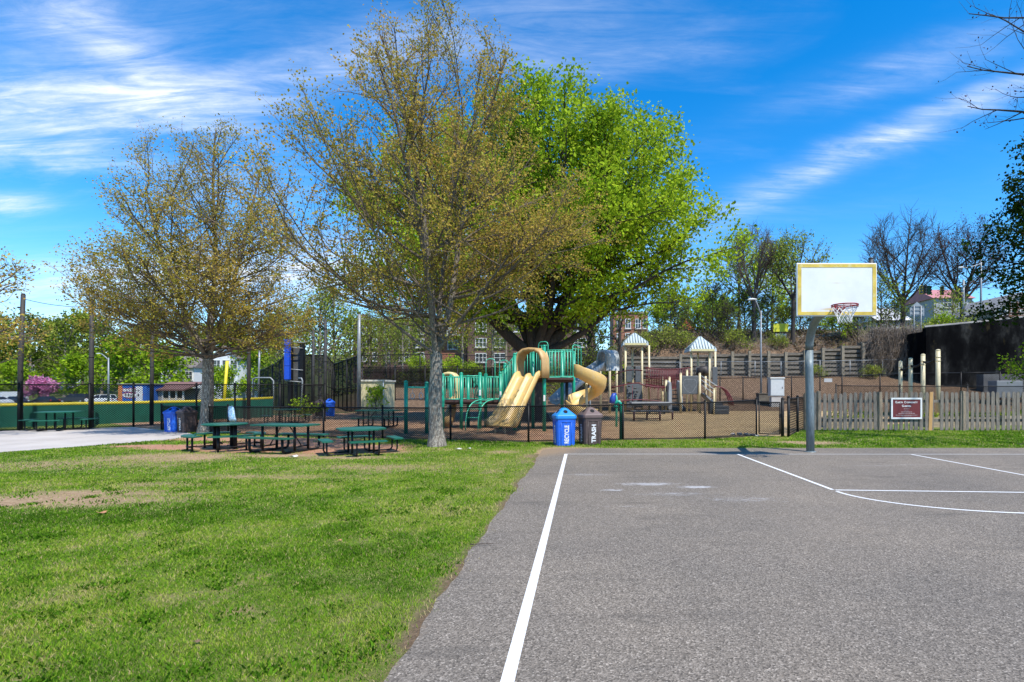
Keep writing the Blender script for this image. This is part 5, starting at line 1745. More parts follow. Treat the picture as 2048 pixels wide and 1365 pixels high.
for px, w_, h_ in ((1637, .17, 1.45), (1759, .22, 1.42), (1926, .22, 1.45), (2095, .2, 1.45), (1611, .13, 1.38)):
    q = MB(); x = gx(px, PD)
    q.tube([(x, PD + .02, -.05), (x + .01, PD + .02, .7), (x, PD + .02, h_)], [w_ / 2, w_ / 2 * .96, w_ / 2 * .9], 7, smooth=False)
    obj('post', q, mat('post_wood', (.29, .225, .155), .95, .3, 4, bump=.8, bscale=25, stretch=(5, 5, .7), col2=(.14, .11, .085), cov=.55), T, True)
# the garden sign
SD = PD - .075
sl = [at(1781, 796, SD), at(1842, 796, SD), at(1844.5, 838.5, SD), at(1783, 838.5, SD)]
cx = sum(p.x for p in sl) / 4; cz = sum(p.z for p in sl) / 4; sw = gx(1843, SD) - gx(1781.5, SD); sh = sl[0].z - sl[3].z
T = thing('garden_sign', 'maroon sign with white frame and lettering fixed to the picket fence', 'sign', (cx, SD, cz))
q = MB(); q.box((0, 0, 0), (sw - .04, .02, sh - .04)); obj('sign_panel', q, mat('maroon', (.135, .018, .020), .5, .15, 3), T)
q = MB()
for s in (-1, 1):
    q.box((0, -.006, s * (sh / 2 - .03)), (sw, .035, .06)); q.box((s * (sw / 2 - .028), -.006, 0), (.056, .0345, sh - .12))
obj('sign_frame', q, WHITE, T)
q = MB(); B = Matrix.Translation((0, -.0125, 0)) @ Matrix.Rotation(R(90), 4, 'X')


def caps(mb, words, size, zc, gap=.35):
    """large first letter, small capitals after it"""
    parts = []; tot = 0
    for w in words:
        parts.append((w[0], size, size * .70)); parts.append((w[1:], size * .74, size * .74 * .66 * len(w[1:]))); parts.append(None)
    parts.pop()
    tot = sum(p[2] if p else size * gap for p in parts); x = -tot / 2
    for p in parts:
        if p is None: x += size * gap; continue
        put_text(mb, p[0], p[1], Matrix.Translation((x + p[2] / 2, 0, zc - (size - p[1]) * .30)) @ B, bold=size * .022, sx=.94)
        x += p[2]


caps(q, ['GARTH', 'COMMUNITY'], .108, sh / 2 - .165)
caps(q, ['GARDEN'], .108, sh / 2 - .30)
obj('lettering', q, mat('sign_white', (.74, .73, .72), .5, .03, 9), T)
q = MB(); rg = random.Random(8)
for zz, wd, th in ((-.018, .20, .011), (-.095, .16, .009), (-.13, .40, .013), (-.18, .60, .015), (-.245, .78, .012), (-.275, .36, .011)):
    x = -wd / 2
    while x < wd / 2 - .01:                               # too small to read in the photo: word-length dashes
        l = min(rg.uniform(.03, .10), wd / 2 - x)
        q.box((x + l / 2, -.0125, zz), (l, .004, th)); x += l + .014
obj('small_print', q, mat('sign_print', (.55, .45, .44), .6, .05, 9), T)

SOIL = mat('bed_soil', (.060, .042, .030), .95, .4, 9, bump=1, bscale=30)
for i, (px, d_, w_, l_, lab) in enumerate(((1700, 21.6, 2.2, 1.0, 'low timber garden bed behind the left pickets'), (1905, 22.0, 2.6, 1.1, 'timber garden bed behind the pickets right of the sign'), (2030, 23.4, 2.4, 1.2, 'timber garden bed behind the rightmost pickets'))):
    t = thing('garden_bed', lab, 'garden bed', (gx(px, d_), d_, 0), .1 * (i - 1), 'raised garden beds')
    q = MB()
    for s in (-1, 1):
        q.box((0, s * l_ / 2, .2), (w_, .05, .4)); q.box((s * (w_ / 2 - .02), 0, .2), (.05, l_ - .06, .395))
    obj('bed_frame', q, mat('bed_wood', (.34, .27, .19), .9, .3, 5, stretch=(.7, 5, 5)), t)
    q = MB(); q.box((0, 0, .15), (w_ - .06, l_ - .06, .3)); obj('soil', q, SOIL, t)
    rng = np.random.default_rng(30 + i); n = 420
    C = np.stack([rng.uniform(-w_ / 2 + .15, w_ / 2 - .15, n), rng.uniform(-l_ / 2 + .1, l_ / 2 - .1, n), .32 + np.abs(rng.normal(0, .14, n))], -1)
    leaves_mesh('plants', C, rng, .10, L_FRESH, t, .5 + rng.normal(0, .2, n))
# low fence inside the garden
fence('garden_fence', 'black chain-link fence just behind and above the picket tops', [(gx(1672, 24), 24.0), (gx(1800, 24.4), 24.4), (gx(1935, 24.8), 24.8), (gx(2070, 25.2), 25.2)], [1.68, 1.66, 1.66, 1.66], post_r=.03, pitch=.085, wire=.005)

# four tan posts with a chain
T = thing('chain_climber', 'row of four tan posts linked by a heavy dark chain near the concrete wall', 'chain fence', (gx(1840, 28), 28, 0))
CP = [(1801, 722, 32.0), (1821, 716, 30.4), (1846, 708, 28.6), (1876, 699, 26.6)]
for px, yt, d_ in CP:
    q = MB(); cap_post(q, gx(px, d_), d_, gz(yt, d_), .105)
    q.lathe([(.115, 0), (.115, .06)], 12, (gx(px, d_), d_, gz(yt, d_) - .42)); q.lathe([(.115, 0), (.115, .06)], 12, (gx(px, d_), d_, gz(yt, d_) - .60))
    obj('post', q, TANPOST, T, True)
for i in range(3):
    a = at(CP[i][0], CP[i][1] + 16, CP[i][2]); b = at(CP[i + 1][0], CP[i + 1][1] + 16, CP[i + 1][2])
    q = MB(); n = 16
    P_ = [a.lerp(b, k / n) - Vector((0, 0, .14 * 4 * (k / n) * (1 - k / n))) for k in range(n + 1)]
    for k in range(n):
        m_ = (P_[k] + P_[k + 1]) / 2; d = (P_[k + 1] - P_[k]).normalized(); s_ = d.cross(Vector((0, 0, 1))).normalized() if k % 2 else d.cross(d.cross(Vector((0, 0, 1)))).normalized()
        q.tube([m_ + d * .085 * math.cos(t_) + s_ * .05 * math.sin(t_) for t_ in np.linspace(0, 2 * math.pi, 10, endpoint=False)], .022, 5, closed=True)
    obj('chain', q, BLACK, T, True)

# ------------------------------------------------------------------ slope, retaining walls and fences behind the playground
TIMB = mat('crib_timber', (.19, .165, .130), .95, .4, 3, bump=1.0, bscale=14, stretch=(.8, 4, 4), col2=(.085, .072, .058), cov=.54)
TPOST = mat('crib_post', (.25, .215, .155), .95, .3, 4, bump=.8, bscale=18, stretch=(4, 4, .8), col2=(.12, .10, .075), cov=.58)
T = thing('retaining_wall', 'dark timber crib retaining wall with pale upright posts on the slope', 'wall', (gx(1600, 50), 50, 0))
WD = 49.95
tops = [(1250, 716), (1360, 712), (1420, 708), (1463, 707), (1497, 706), (1535, 706), (1569, 708), (1607, 704), (1643, 700), (1682, 696), (1723, 690), (1765, 682), (1812, 676), (1852, 668)]
q = MB(); rg = random.Random(3)
for i in range(len(tops) - 1):
    x0, x1 = gx(tops[i][0], WD), gx(tops[i + 1][0], WD)
    zt = gz(min(tops[i][1], tops[i + 1][1]), WD); zb = float(ground_z((x0 + x1) / 2, 49.5)) - .25
    n = max(4, int((zt - zb) / .36))
    for k in range(n):
        z = zb + (k + .5) * (zt - zb) / n
        q.box(((x0 + x1) / 2, WD + rg.uniform(-.04, .04) + .03 * k, z), (x1 - x0 - .02, .26, (zt - zb) / n * .60), ry=rg.uniform(-.008, .008))
    q.box(((x0 + x1) / 2, WD + .55, (zt + zb) / 2 - .1), (x1 - x0, .5, zt - zb - .1))
obj('timbers', q, TIMB, T, True)
for px, yt in tops[1:-1]:
    q = MB(); x = gx(px, WD); zb = float(ground_z(x, 49.5))
    q.box((x, WD - .30, (gz(yt - 3, WD) + zb - .3) / 2), (.24, .26, gz(yt - 3, WD) - zb + .3))
    obj('post', q, TPOST, T, True)
# concrete wall at the right
CW = [(gx(1852, 46.5), 46.5, 656), (gx(1960, 45.5), 45.5, 646), (gx(2060, 44.5), 44.5, 635), (gx(2300, 43), 43, 620)]


def wall_mat():
    m = bpy.data.materials.new('stained_concrete'); m.use_nodes = True
    n = NT(m.node_tree); b_ = n.n('ShaderNodeBsdfPrincipled'); o_ = n.n('ShaderNodeOutputMaterial'); n.l(b_.outputs[0], o_.inputs[0])
    v = n.n('ShaderNodeTexCoord').outputs['Object']
    mp = n.n('ShaderNodeMapping'); mp.inputs['Scale'].default_value = (.7, .7, .30); n.l(v, mp.inputs[0])
    st = n.noise(mp.outputs[0], .9, 9, .62)
    c_ = n.ramp(st, [(.42, (.0035, .0035, .004)), (.52, (.010, .010, .010)), (.60, (.040, .039, .036)), (.69, (.12, .115, .105))])
    sm = n.noise(v, 1.7, 8, .65)
    c_ = n.mix(.5, c_, n.ramp(sm, [(.3, .5), (.7, 1.4)]), 'MULTIPLY')
    g_ = n.ramp(n.noise(mp.outputs[0], 1.6, 5, .6), [(.60, 0.0), (.75, .5)])
    c_ = n.mix(g_, c_, (.11, .085, .030))
    n.l(c_, b_.inputs['Base Color']); b_.inputs['Roughness'].default_value = .95; b_.inputs['Specular IOR Level'].default_value = .05
    bump(n, b_, sm, .5, .05)
    return m


q = MB()
for i in range(len(CW) - 1):
    a, b = CW[i], CW[i + 1]
    za, zb = gz(a[2], a[1]), gz(b[2], b[1])
    q.add([(a[0], a[1], -.5), (b[0], b[1], -.5), (b[0], b[1], zb), (a[0], a[1], za), (a[0], a[1] + .5, -.5), (b[0], b[1] + .5, -.5), (b[0], b[1] + .5, zb), (a[0], a[1] + .5, za)],
          [(0, 1, 2, 3), (7, 6, 5, 4), (3, 2, 6, 7), (0, 3, 7, 4), (1, 5, 6, 2)])
a = CW[0]; q.box((a[0] + .2, a[1] + 2.6, gz(a[2], a[1]) / 2 - .3), (.5, 5.0, gz(a[2], a[1])))
T = thing('concrete_wall', 'tall black-stained concrete retaining wall at the right', 'wall', (CW[0][0], 46.5, 0))
obj('wall_face', q, wall_mat(), T, True)
q = MB(); q.tube([(x, y + .2, gz(yy, y) + .06) for x, y, yy in CW], .14, 4, smooth=False)
obj('coping', q, mat('coping', (.20, .19, .175), .9, .3, 3), T, True)
x = gx(1985, 45); q = MB(); q.box((gx(2005, 44.6), 44.55, gz(772, 44.6)), (gx(2045, 44.6) - gx(1953, 44.6), .8, 1.9))
tag(obj('concrete_block', q, mat('block_concrete', (.10, .10, .10), .9, .3, 1.2, bump=.4, bscale=10)), 'grey concrete block at the foot of the tall stained wall', 'block')
q = MB(); q.rbox((gx(2010, 40), 40, gz(779, 40)), (gx(2040, 40) - gx(1988, 40), .9, 1.25), .03)
tag(obj('storage_box', q, mat('box_grey', (.17, .18, .19), .5, .12, 3)), 'pale grey storage box in front of the stained concrete wall', 'box')
# slim galvanised fence on the slope
def slope_fence(name, label, pxs, d, ytops, post_r, rail_r, m, pitch, wire, wm, h=None, group=None, mid=False):
    pts = [(gx(p, d), d) for p in pxs]
    base = [float(ground_z(x, y)) for x, y in pts]
    hs_ = [gz(y, d) - b for y, b in zip(ytops, base)]
    return fence(name, label, pts, hs_, post_r, rail_r, pitch, wire, False, base, .03, m, 6, wm, group, mid)
slope_fence('steel_fence', 'thin galvanised mesh fence along the foot of the timber retaining wall', [1300, 1360, 1442, 1510, 1562, 1640, 1700, 1765, 1830, 1898], 49.2,
            [725, 725, 724, 723, 724, 722, 722, 720, 718, 716], .035, .028, GALV, .30, .010, GALV)
slope_fence('black_fence', 'black chain-link fence at the back edge of the playground, right of the towers', [1285, 1330, 1385, 1440, 1486, 1535, 1583, 1640, 1684, 1760, 1800, 1850, 1922, 2000, 2080], 41.5,
            [757] * 4 + [756, 756, 755, 754, 752, 750, 748, 747, 746, 745, 744], .045, .035, BLACK, .17, .008, WIRE)
slope_fence('black_fence', 'tall black chain-link fence behind the green structure and cream shed', [725, 790, 850, 915, 985, 1060, 1130, 1200, 1270], 43.0,
            [735, 735, 734, 734, 736, 738, 745, 750, 756], .05, .035, BLACK, .19, .009, WIRE, mid=True)
slope_fence('black_fence', 'upper black fence on the slope below the brick apartments', [715, 780, 840, 900, 960, 1030, 1100], 52.0, [712, 710, 709, 709, 712, 714, 716], .05, .04, BLACK, .26, .010, WIRE)
# low timber edging along the foot of the slope
q = MB()
for k, (px0, px1) in enumerate(((860, 960), (965, 1090), (1095, 1240), (1245, 1420), (1425, 1600))):
    for j in range(2):
        q.box(((gx(px0, 40.3) + gx(px1, 40.3)) / 2, 40.3 + .2 * j, .28 + .26 * j), (gx(px1, 40.3) - gx(px0, 40.3) - .04, .22, .2))
tag(obj('timber_edging', q, mat('edging_dark', (.045, .038, .033), .95, .3, 4)), 'dark low timber edging along the back of the playground', 'edging')
# utility cabinet, plinth, notices
CD = 39.4
t = thing('utility_cabinet', 'light grey metal utility cabinet behind the gate', 'cabinet', (gx(1552, CD), CD, 0))
q = MB(); w_ = gx(1566, CD) - gx(1538, CD); q.rbox((0, 0, (gz(758, CD) + gz(793, CD)) / 2), (w_, .55, gz(758, CD) - gz(793, CD)), .03)
q.rbox((0, 0, gz(757, CD)), (w_ + .08, .65, .08), .02)
obj('cabinet_body', q, mat('cabinet_grey', (.46, .49, .50), .45, .08, 4, metal=.1), t)
q = MB(); q.box((-.02, -.285, (gz(759, CD) + gz(792, CD)) / 2), (w_ - .12, .02, gz(760, CD) - gz(791, CD))); d0 = obj('cabinet_door', q, mat('cabinet_grey_door', (.50, .53, .545), .45, .08, 4), t)
q = MB(); q.box((w_ * .34, -.31, gz(776, CD)), (.04, .04, .14)); obj('handle', q, mat('rail_dark', (.03, .022, .024)), d0)
q = MB(); q.box((0, 0, gz(795, CD) / 2), (w_ * .8, .45, gz(793, CD))); obj('plinth', q, CONC, t)
q = MB(); q.box((gx(1525, 41), 41, .55), (gx(1535, 41) - gx(1515, 41), .7, 1.3)); q.box((gx(1525, 41), 41, 1.22), (.84, .78, .06))
tag(obj('concrete_plinth', q, mat('plinth_brown', (.12, .105, .085), .9, .3, 4)), 'squat brown concrete plinth beside the grey utility cabinet', 'plinth')
q = MB(); q.box((gx(1656, 41.4), 41.38, gz(761, 41.4)), (.62, .02, .28))
tag(obj('notice', q, mat('notice_white', (.42, .42, .42), .6, .12, 6)), 'small pale notice on the black fence behind the pole', 'sign')


def street_lamp(name, label, px, d, yb, yt, arm_px, arm_y, r, group=None, z0=None):
    x = gx(px, d); z0 = float(ground_z(x, d)) - .1 if z0 is None else z0
    t = thing(name, label, 'street lamp', (x, d, z0), group=group)
    zt = gz(yt, d) - z0; ax = gx(arm_px, d) - x; az = gz(arm_y, d) - z0
    q = MB(); q.tube([(0, 0, 0), (0, 0, zt * .5), (0, 0, zt)], [r, r * .8, r * .6], 8)
    q.lathe([(r * 1.8, 0), (r * 1.8, .15), (r * 1.1, .22)], 8, (0, 0, 0))
    obj('pole', q, GALV, t)
    q = MB(); q.tube([(0, 0, zt - .4), (ax * .3, 0, zt - .2 + (az - zt) * .5), (ax * .75, 0, az), (ax, 0, az + .02)], [r * .55, r * .5, r * .45, r * .4], 6)
    obj('arm', q, GALV, t)
    q = MB(); s = 1 if ax > 0 else -1
    q.tube([(ax - s * .25, 0, az + .03), (ax + s * .05, 0, az + .05), (ax + s * .30, 0, az + .02), (ax + s * .45, 0, az - .01)], [.045, .08, .09, .04], 8)
    obj('lamp_head', q, mat('lamp_head', (.60, .62, .62), .5, .08, 5), t)


street_lamp('street_lamp', 'slim grey lamp post with a short arm standing on the slope left of the hoop', 1522, 41, 780, 622, 1507, 600, .085)
street_lamp('street_lamp', 'pale lamp post with curved arm by the far left car park', 217, 85, 800, 716, 198, 708, .16)
street_lamp('street_lamp', 'white lamp post on top of the concrete wall', 1962, 56, 640, 520, 1925, 536, .12)
# roadside sign and road furniture above the slope
q = MB(); d_ = 54; x = gx(1561, d_)
t = thing('warning_sign', 'yellow road sign on a thin post among the trees left of the backboard', 'sign', (x, d_, float(ground_z(x, d_))))
zz = gz(656, d_) - float(ground_z(x, d_)); q.bar((0, 0, 0), (0, 0, zz + .3), .05, 6); obj('sign_post', q, GALV, t)
q = MB(); q.box((0, -.07, zz), (1.5, .03, .8)); obj('sign_panel', q, mat('sign_yellow', (.62, .60, .03), .5, .06, 5), t)
q = MB(); q.box((0, -.07, zz - .95), (1.1, .03, .7)); obj('sign_plate', q, PLGREY, t)
d_ = 51.5; x0, x1 = gx(1828, d_), gx(1842, d_); zb = float(ground_z(x0, d_))
t = thing('road_sign_back', 'back of a pointed road sign on two steel legs above the vine slope', 'sign', ((x0 + x1) / 2, d_, zb))
hw = (x1 - x0) / 2
for s in (-1, 1):
    q = MB(); q.bar((s * hw, 0, -.2), (s * hw, 0, gz(612, d_) - zb), .05, 6); obj('sign_post', q, GALV, t)
q = MB(); zt = gz(606, d_) - zb; zl = gz(632, d_) - zb
q.slabx([(-hw - .35, zl), (hw + .35, zl), (hw + .35, zl + .75), (0, zt + .1), (-hw - .35, zl + .75)], .06, .09)
obj('sign_panel', q, mat('sign_back', (.28, .30, .31), .5, .12, 4, metal=.3), t)
q = MB()
for k in range(3):
    q.box((0, .03, zl + .15 + .38 * k), (2 * hw + .5, .05, .07))
obj('crossbar', q, GALV, t)
# traffic lights hanging over the road
d_ = 70
for i, (px, py, lab) in enumerate(((1842, 580, 'yellow-faced traffic light, leftmost of the hanging group'), (1850, 579, 'dark traffic light hanging second from the left'), (1858, 581, 'green-backed traffic light hanging third from the left'),
                                   (1884, 582, 'traffic light hanging alone in front of the red roof'), (1919, 583, 'dark traffic light just left of the signal pole'), (1931, 582, 'yellow traffic light on the signal pole'))):
    t = thing('traffic_light', lab, 'traffic light', (gx(px, d_), d_, gz(py, d_)), .3 * (i % 3 - 1), 'traffic lights over the road')
    q = MB(); q.rbox((0, 0, 0), (.42, .36, 1.15), .05); obj('housing', q, mat('signal_dark', (.035, .045, .035), .5, .2, 4) if i in (1, 4) else mat('signal_yellow', (.62, .47, .05), .5, .12, 4) if i in (0, 5, 3) else mat('signal_green', (.04, .13, .06), .5, .12, 4), t)
    for k in (-1, 0, 1):
        q = MB(); q.tube([(0, -.19, .36 * k), (0, -.30, .36 * k)], .15, 10); obj('signal_lens', q, mat('lens_dark', (.03, .035, .03), .3, .2, 4), t)
    q = MB(); q.bar((0, 0, .55), (0, 0, .95), .03, 5); obj('hanger', q, BLACK, t)
q = MB(); q.tube([(gx(1780, d_), d_, gz(566, d_)), (gx(1860, d_), d_, gz(569, d_)), (gx(1940, d_), d_, gz(566, d_)), (gx(2050, d_), d_, gz(558, d_))], .04, 5)
tag(obj('span_wire', q, BLACK), 'dark wire the traffic lights hang from', 'wire')
q = MB(); x = gx(1927, 66); q.tube([(x, 66, float(ground_z(x, 66)) - .2), (x, 66, gz(560, 66))], [.16, .12], 8)
tag(obj('signal_pole', q, GALV), 'steel signal pole below the yellow traffic light', 'pole')
# guard rail by the road
q = MB(); pts = [(gx(p, 55), 55, gz(y, 55)) for p, y in ((1470, 690), (1540, 681), (1600, 676), (1680, 668))]
q.sweep(pts, Vector((0, 0, 1)), [(-.04, -.18), (.04, -.10), (-.02, 0), (.04, .10), (-.04, .18), (-.08, .0)], False)
T = thing('guard_rail', 'low steel guard rail along the road above the slope', 'guard rail', pts[0])
obj('rail', q, mat('rail_steel', (.22, .22, .21), .6, .25, 3), T, True)
for p in pts + [tuple((Vector(pts[0]) + Vector(pts[1])) / 2), tuple((Vector(pts[1]) + Vector(pts[2])) / 2)]:
    q = MB(); q.box((p[0], p[1] + .12, p[2] - .5), (.14, .12, 1.2)); obj('post', q, mat('rail_post', (.16, .13, .10), .9, .3, 4), T, True)


# ------------------------------------------------------------------ ball field: backstop, scoreboard, foul pole, shed
def screen_mat(name, col, see):
    m = bpy.data.materials.new(name); m.use_nodes = True
    n = NT(m.node_tree); o_ = n.n('ShaderNodeOutputMaterial')
    d = n.n('ShaderNodeBsdfDiffuse'); tr = n.n('ShaderNodeBsdfTransparent'); mx = n.n('ShaderNodeMixShader')
    v = n.n('ShaderNodeTexCoord').outputs['Object']
    mp = n.n('ShaderNodeMapping'); mp.inputs['Scale'].default_value = (2.5, 2.5, .35); n.l(v, mp.inputs[0])
    nz = n.noise(mp.outputs[0], 1.6, 6, .6)
    n.l(n.ramp(nz, [(.3, tuple(c * .6 for c in col)), (.7, tuple(c * 1.7 for c in col))]), d.inputs[0])
    n.l(n.ramp(nz, [(.25, 1 - see * .5), (.75, 1 - see * 1.6)]), mx.inputs[0])
    n.l(tr.outputs[0], mx.inputs[1]); n.l(d.outputs[0], mx.inputs[2]); n.l(mx.outputs[0], o_.inputs[0])
    return m


SCREEN = screen_mat('black_screen', (.020, .020, .021), .22)
T = thing('backstop', 'tall black mesh ball-field backstop with windscreen panels behind the blue bin', 'backstop', (gx(640, 40), 40, 0))
BP = [(520, 56, 742), (545, 48, 731), (567, 41, 716), (608, 39, 711), (652, 39.5, 711), (668, 40, 729), (694, 38, 720), (718, 36.5, 712)]
scr = MB()
for i in range(len(BP) - 1):
    a, b = BP[i], BP[i + 1]
    pa, pb = (gx(a[0], a[1]), a[1]), (gx(b[0], b[1]), b[1]); za, zb = gz(a[2], a[1]), gz(b[2], b[1])
    scr.add([(*pa, .02), (*pb, .02), (*pb, zb), (*pa, za)], [(0, 1, 2, 3)])
    q = MB(); q.bar((*pa, za), (*pb, zb), .04, 6)
    q.bar((*pa, za * .45), (*pb, zb * .45), .03, 6)
    obj('rail', q, BLACK, T, True)
    for k in (.33, .66):
        q = MB(); x, y = pa[0] + (pb[0] - pa[0]) * k, pa[1] + (pb[1] - pa[1]) * k
        q.bar((x, y + .04, 0), (x, y + .04, za + (zb - za) * k), .035, 6); obj('post', q, BLACK, T, True)
for p in BP:
    q = MB(); q.bar((gx(p[0], p[1]), p[1], -.05), (gx(p[0], p[1]), p[1], gz(p[2], p[1]) + .1), .06, 7)
    obj('post', q, BLACK, T, True)
obj('windscreen', scr, SCREEN, T, True)
# white pipe frame in the backstop and the gate frame beside it
for nm, lab, pl, r in (('pipe_frame', 'bent grey pipe frame standing in front of the blue scoreboard edge', [(601, 840, 36), (605, 762, 36), (603, 757, 36), (597, 757, 36)], .05),
                       ('goal_frame', 'galvanised pipe gate frame left of the backstop', [(506, 812, 38), (506, 758, 38), (512, 756, 38), (541, 756, 38), (547, 762, 38), (547, 820, 38)], .05),
                       ('flag_pole', 'pale slim pole between the gate frame and the yellow foul pole', [(517, 810, 40), (518, 740, 40), (519, 702, 40)], .07)):
    q = MB(); q.tube([at(*p) for p in pl], r, 7)
    tag(obj(nm, q, GALV), lab, 'pole' if nm == 'flag_pole' else 'frame')
# scoreboard seen edge-on
T = thing('scoreboard', 'scoreboard seen edge-on, bright blue side on two black posts', 'scoreboard', (gx(585, 38.5), 38.5, 0))
for px in (581, 605):
    q = MB(); d_ = 38.6; q.box((gx(px, d_), d_, gz(686, d_) / 2), (.24, .34, gz(686, d_))); obj('post', q, BLACK, T, True)
q = MB(); d_ = 37.7; zt, zb = gz(678, d_), gz(760, d_)
for k in range(3):
    h = (zt - zb) / 3; q.rbox((gx(572, d_), d_ + .2, zb + h * (k + .5)), (.34, .30, h - .03), .02)
obj('cabinet', q, mat('board_blue', (.010, .070, .52), .45, .12, 3), T, True)
q = MB(); q.rbox((gx(592, 38.9), 38.95, (gz(697, 38.9) + gz(765, 38.9)) / 2), (.62, .25, gz(697, 38.9) - gz(765, 38.9)), .02)
obj('back_panel', q, mat('board_grey', (.085, .088, .09), .6, .25, 3), T, True)
for y_ in (683, 694, 738, 762):
    q = MB(); q.bar(at(570, y_, 38.3), at(606, y_ + 3, 38.4), .035, 5)
    obj('strut', q, GALV, T, True)
q = MB(); x = gx(450, 28.5); q.tube([(x - .10, 28.5, -.05), (x, 28.5, 1.5), (x + .12, 28.5, gz(722, 28.5))], .075, 8)
tag(obj('foul_pole', q, mat('foul_yellow', (.66, .55, .02), .5, .1, 5)), 'bright yellow foul pole rising behind the outfield wall', 'pole')
T = thing('cream_shed', 'small flat-roofed cream shed behind the long picnic table', 'shed', (gx(742, 33), 33, 0))
x0, x1 = gx(719, 33), gx(767, 33); zt = gz(763, 33)
q = MB(); q.box(((x0 + x1) / 2, 34.0, zt / 2), (x1 - x0, 2.0, zt))
obj('wall', q, mat('shed_cream', (.60, .53, .31), .8, .12, 2.5, stretch=(1, 1, .4)), T, True)
q = MB(); q.box(((x0 + x1) / 2, 34.0, zt + .04), (x1 - x0 + .12, 2.15, .10)); obj('roof', q, mat('shed_trim', (.60, .58, .50), .7, .1, 4), T, True)
q = MB(); q.bar((x0 - .02, 32.97, .02), (x0 - .02, 32.97, zt), .03, 5); q.bar((x1, 32.97, .02), (x1, 32.97, zt), .03, 5); obj('corner_trim', q, WHITE, T, True)
q = MB(); d_ = 32.5; x = gx(718, d_)
q.tube([(x, d_, -.1), (x, d_, 4), (x + .02, d_, gz(628, d_))], [.13, .11, .09], 8)
tag(obj('light_pole', q, GALV), 'pale grey tall pole at the left corner of the cream shed', 'pole')
# windscreen on the slope fence behind the shed
q = MB()
for px0, px1, y0, y1, d_ in ((728, 1000, 737, 770, 43.2), (1000, 1060, 740, 770, 43.2)):
    q.add([at(px0, y0, d_), at(px1, y0, d_), at(px1, y1 + 6, d_), at(px0, y1 + 6, d_)], [(0, 1, 2, 3)])
tag(obj('windscreen', q, screen_mat('slope_screen', (.016, .017, .017), .20)), 'dark windscreen cloth on the fence behind the cream shed', 'windscreen')

# ------------------------------------------------------------------ car park at far left
T = thing('mural_wall', 'small block hut painted with a blue, white and orange mural', 'hut', (gx(265, 72), 72, 0))
d_ = 72; x0, x1 = gx(237, d_), gx(293, d_); z0 = float(ground_z(x0, d_)) - .1; zt = gz(770, d_); zm = (z0 + zt) / 2
q = MB(); q.box(((x0 + x1) / 2, d_ + 1.5, zm), (x1 - x0, 3, zt - z0)); obj('wall', q, mat('mural_blue', (.030, .12, .42), .7, .15, 1.5), T, True)
q = MB(); q.box((x0 + .25, d_ - .02, zm), (.52, .04, zt - z0)); obj('side_band', q, mat('mural_orange', (.58, .20, .06), .7, .15, 2), T, True)
q = MB(); q.box(((x0 + x1) / 2, d_ + 1.5, zt + .06), (x1 - x0 + .3, 3.2, .16)); obj('roof', q, mat('hut_roof', (.42, .39, .36), .8, .15, 3), T, True)
rg = random.Random(12); wq = MB(); rq = MB()
for row, (zz, n) in enumerate(((zt - .72, 6), (zt - 1.42, 7))):
    for k in range(n):
        cx = x0 + .85 + k * (x1 - x0 - 1.3) / n + rg.uniform(-.05, .05); r_ = rg.uniform(.22, .32)
        for mb_, kk, yy in ((rq, 1.25, d_ - .012), (wq, .92, d_ - .024)):
            poly = [(cx + kk * r_ * math.cos(t_) * (1 + .25 * math.sin(3 * t_ + k)), zz + kk * r_ * .95 * math.sin(t_) * (1 + .22 * math.cos(2 * t_ + row + k))) for t_ in np.linspace(0, 2 * math.pi, 14, endpoint=False)]
            mb_.slabx(poly[::1], yy - .005, yy + .012)
for k in range(3):
    cx = x0 + .9 + k * 1.0; poly = []
    for j in range(10):
        r_ = .20 if j % 2 == 0 else .085
        poly.append((cx + r_ * math.sin(j * math.pi / 5), z0 + .42 + r_ * math.cos(j * math.pi / 5)))
    wq.slabx(poly, d_ - .03, d_ - .01)
wq.box(((x0 + x1) / 2 + .9, d_ - .012, zm), (.9, .02, (zt - z0) * .86))
obj('mural_white', wq, mat('mural_paint_white', (.68, .66, .66), .7, .12, 3), T, True); obj('mural_red', rq, mat('mural_red', (.36, .06, .07), .7, .15, 3), T, True)
T = thing('dugout', 'low dugout building with a brown roof and pale posts beyond the outfield wall', 'dugout', (gx(335, 74), 74, 0))
d_ = 74; x0, x1 = gx(305, d_), gx(368, d_); z0 = float(ground_z(x0, d_)) - .1; zt = gz(777, d_)
q = MB(); q.box(((x0 + x1) / 2, d_ + 3.2, (z0 + zt) / 2), (x1 - x0, .2, zt - z0)); q.box((x0 + .6, d_ + 1.5, (z0 + zt) / 2), (1.2, 3.0, zt - z0))
obj('wall', q, mat('dugout_wall', (.26, .25, .23), .8, .15, 3), T, True)
q = MB(); q.add([(x0 - .3, d_ - .4, zt - .15), (x1 + .3, d_ - .4, zt - .15), (x1 + .3, d_ + 3.6, zt + .95), (x0 - .3, d_ + 3.6, zt + .95), (x0 - .3, d_ - .4, zt - .35), (x1 + .3, d_ - .4, zt - .35), (x1 + .3, d_ + 3.6, zt + .75), (x0 - .3, d_ + 3.6, zt + .75)],
                [(0, 1, 2, 3), (7, 6, 5, 4), (0, 4, 5, 1), (1, 5, 6, 2), (2, 6, 7, 3), (3, 7, 4, 0)])
obj('roof', q, mat('dugout_roof', (.16, .080, .062), .8, .2, 3), T, True)
for k in range(4):
    q = MB(); x = x0 + 1.4 + k * (x1 - x0 - 1.5) / 3; q.box((x, d_, (z0 + zt) / 2), (.16, .16, zt - z0 - .1)); obj('post', q, mat('dugout_post', (.55, .53, .49), .7, .1, 4), T, True)
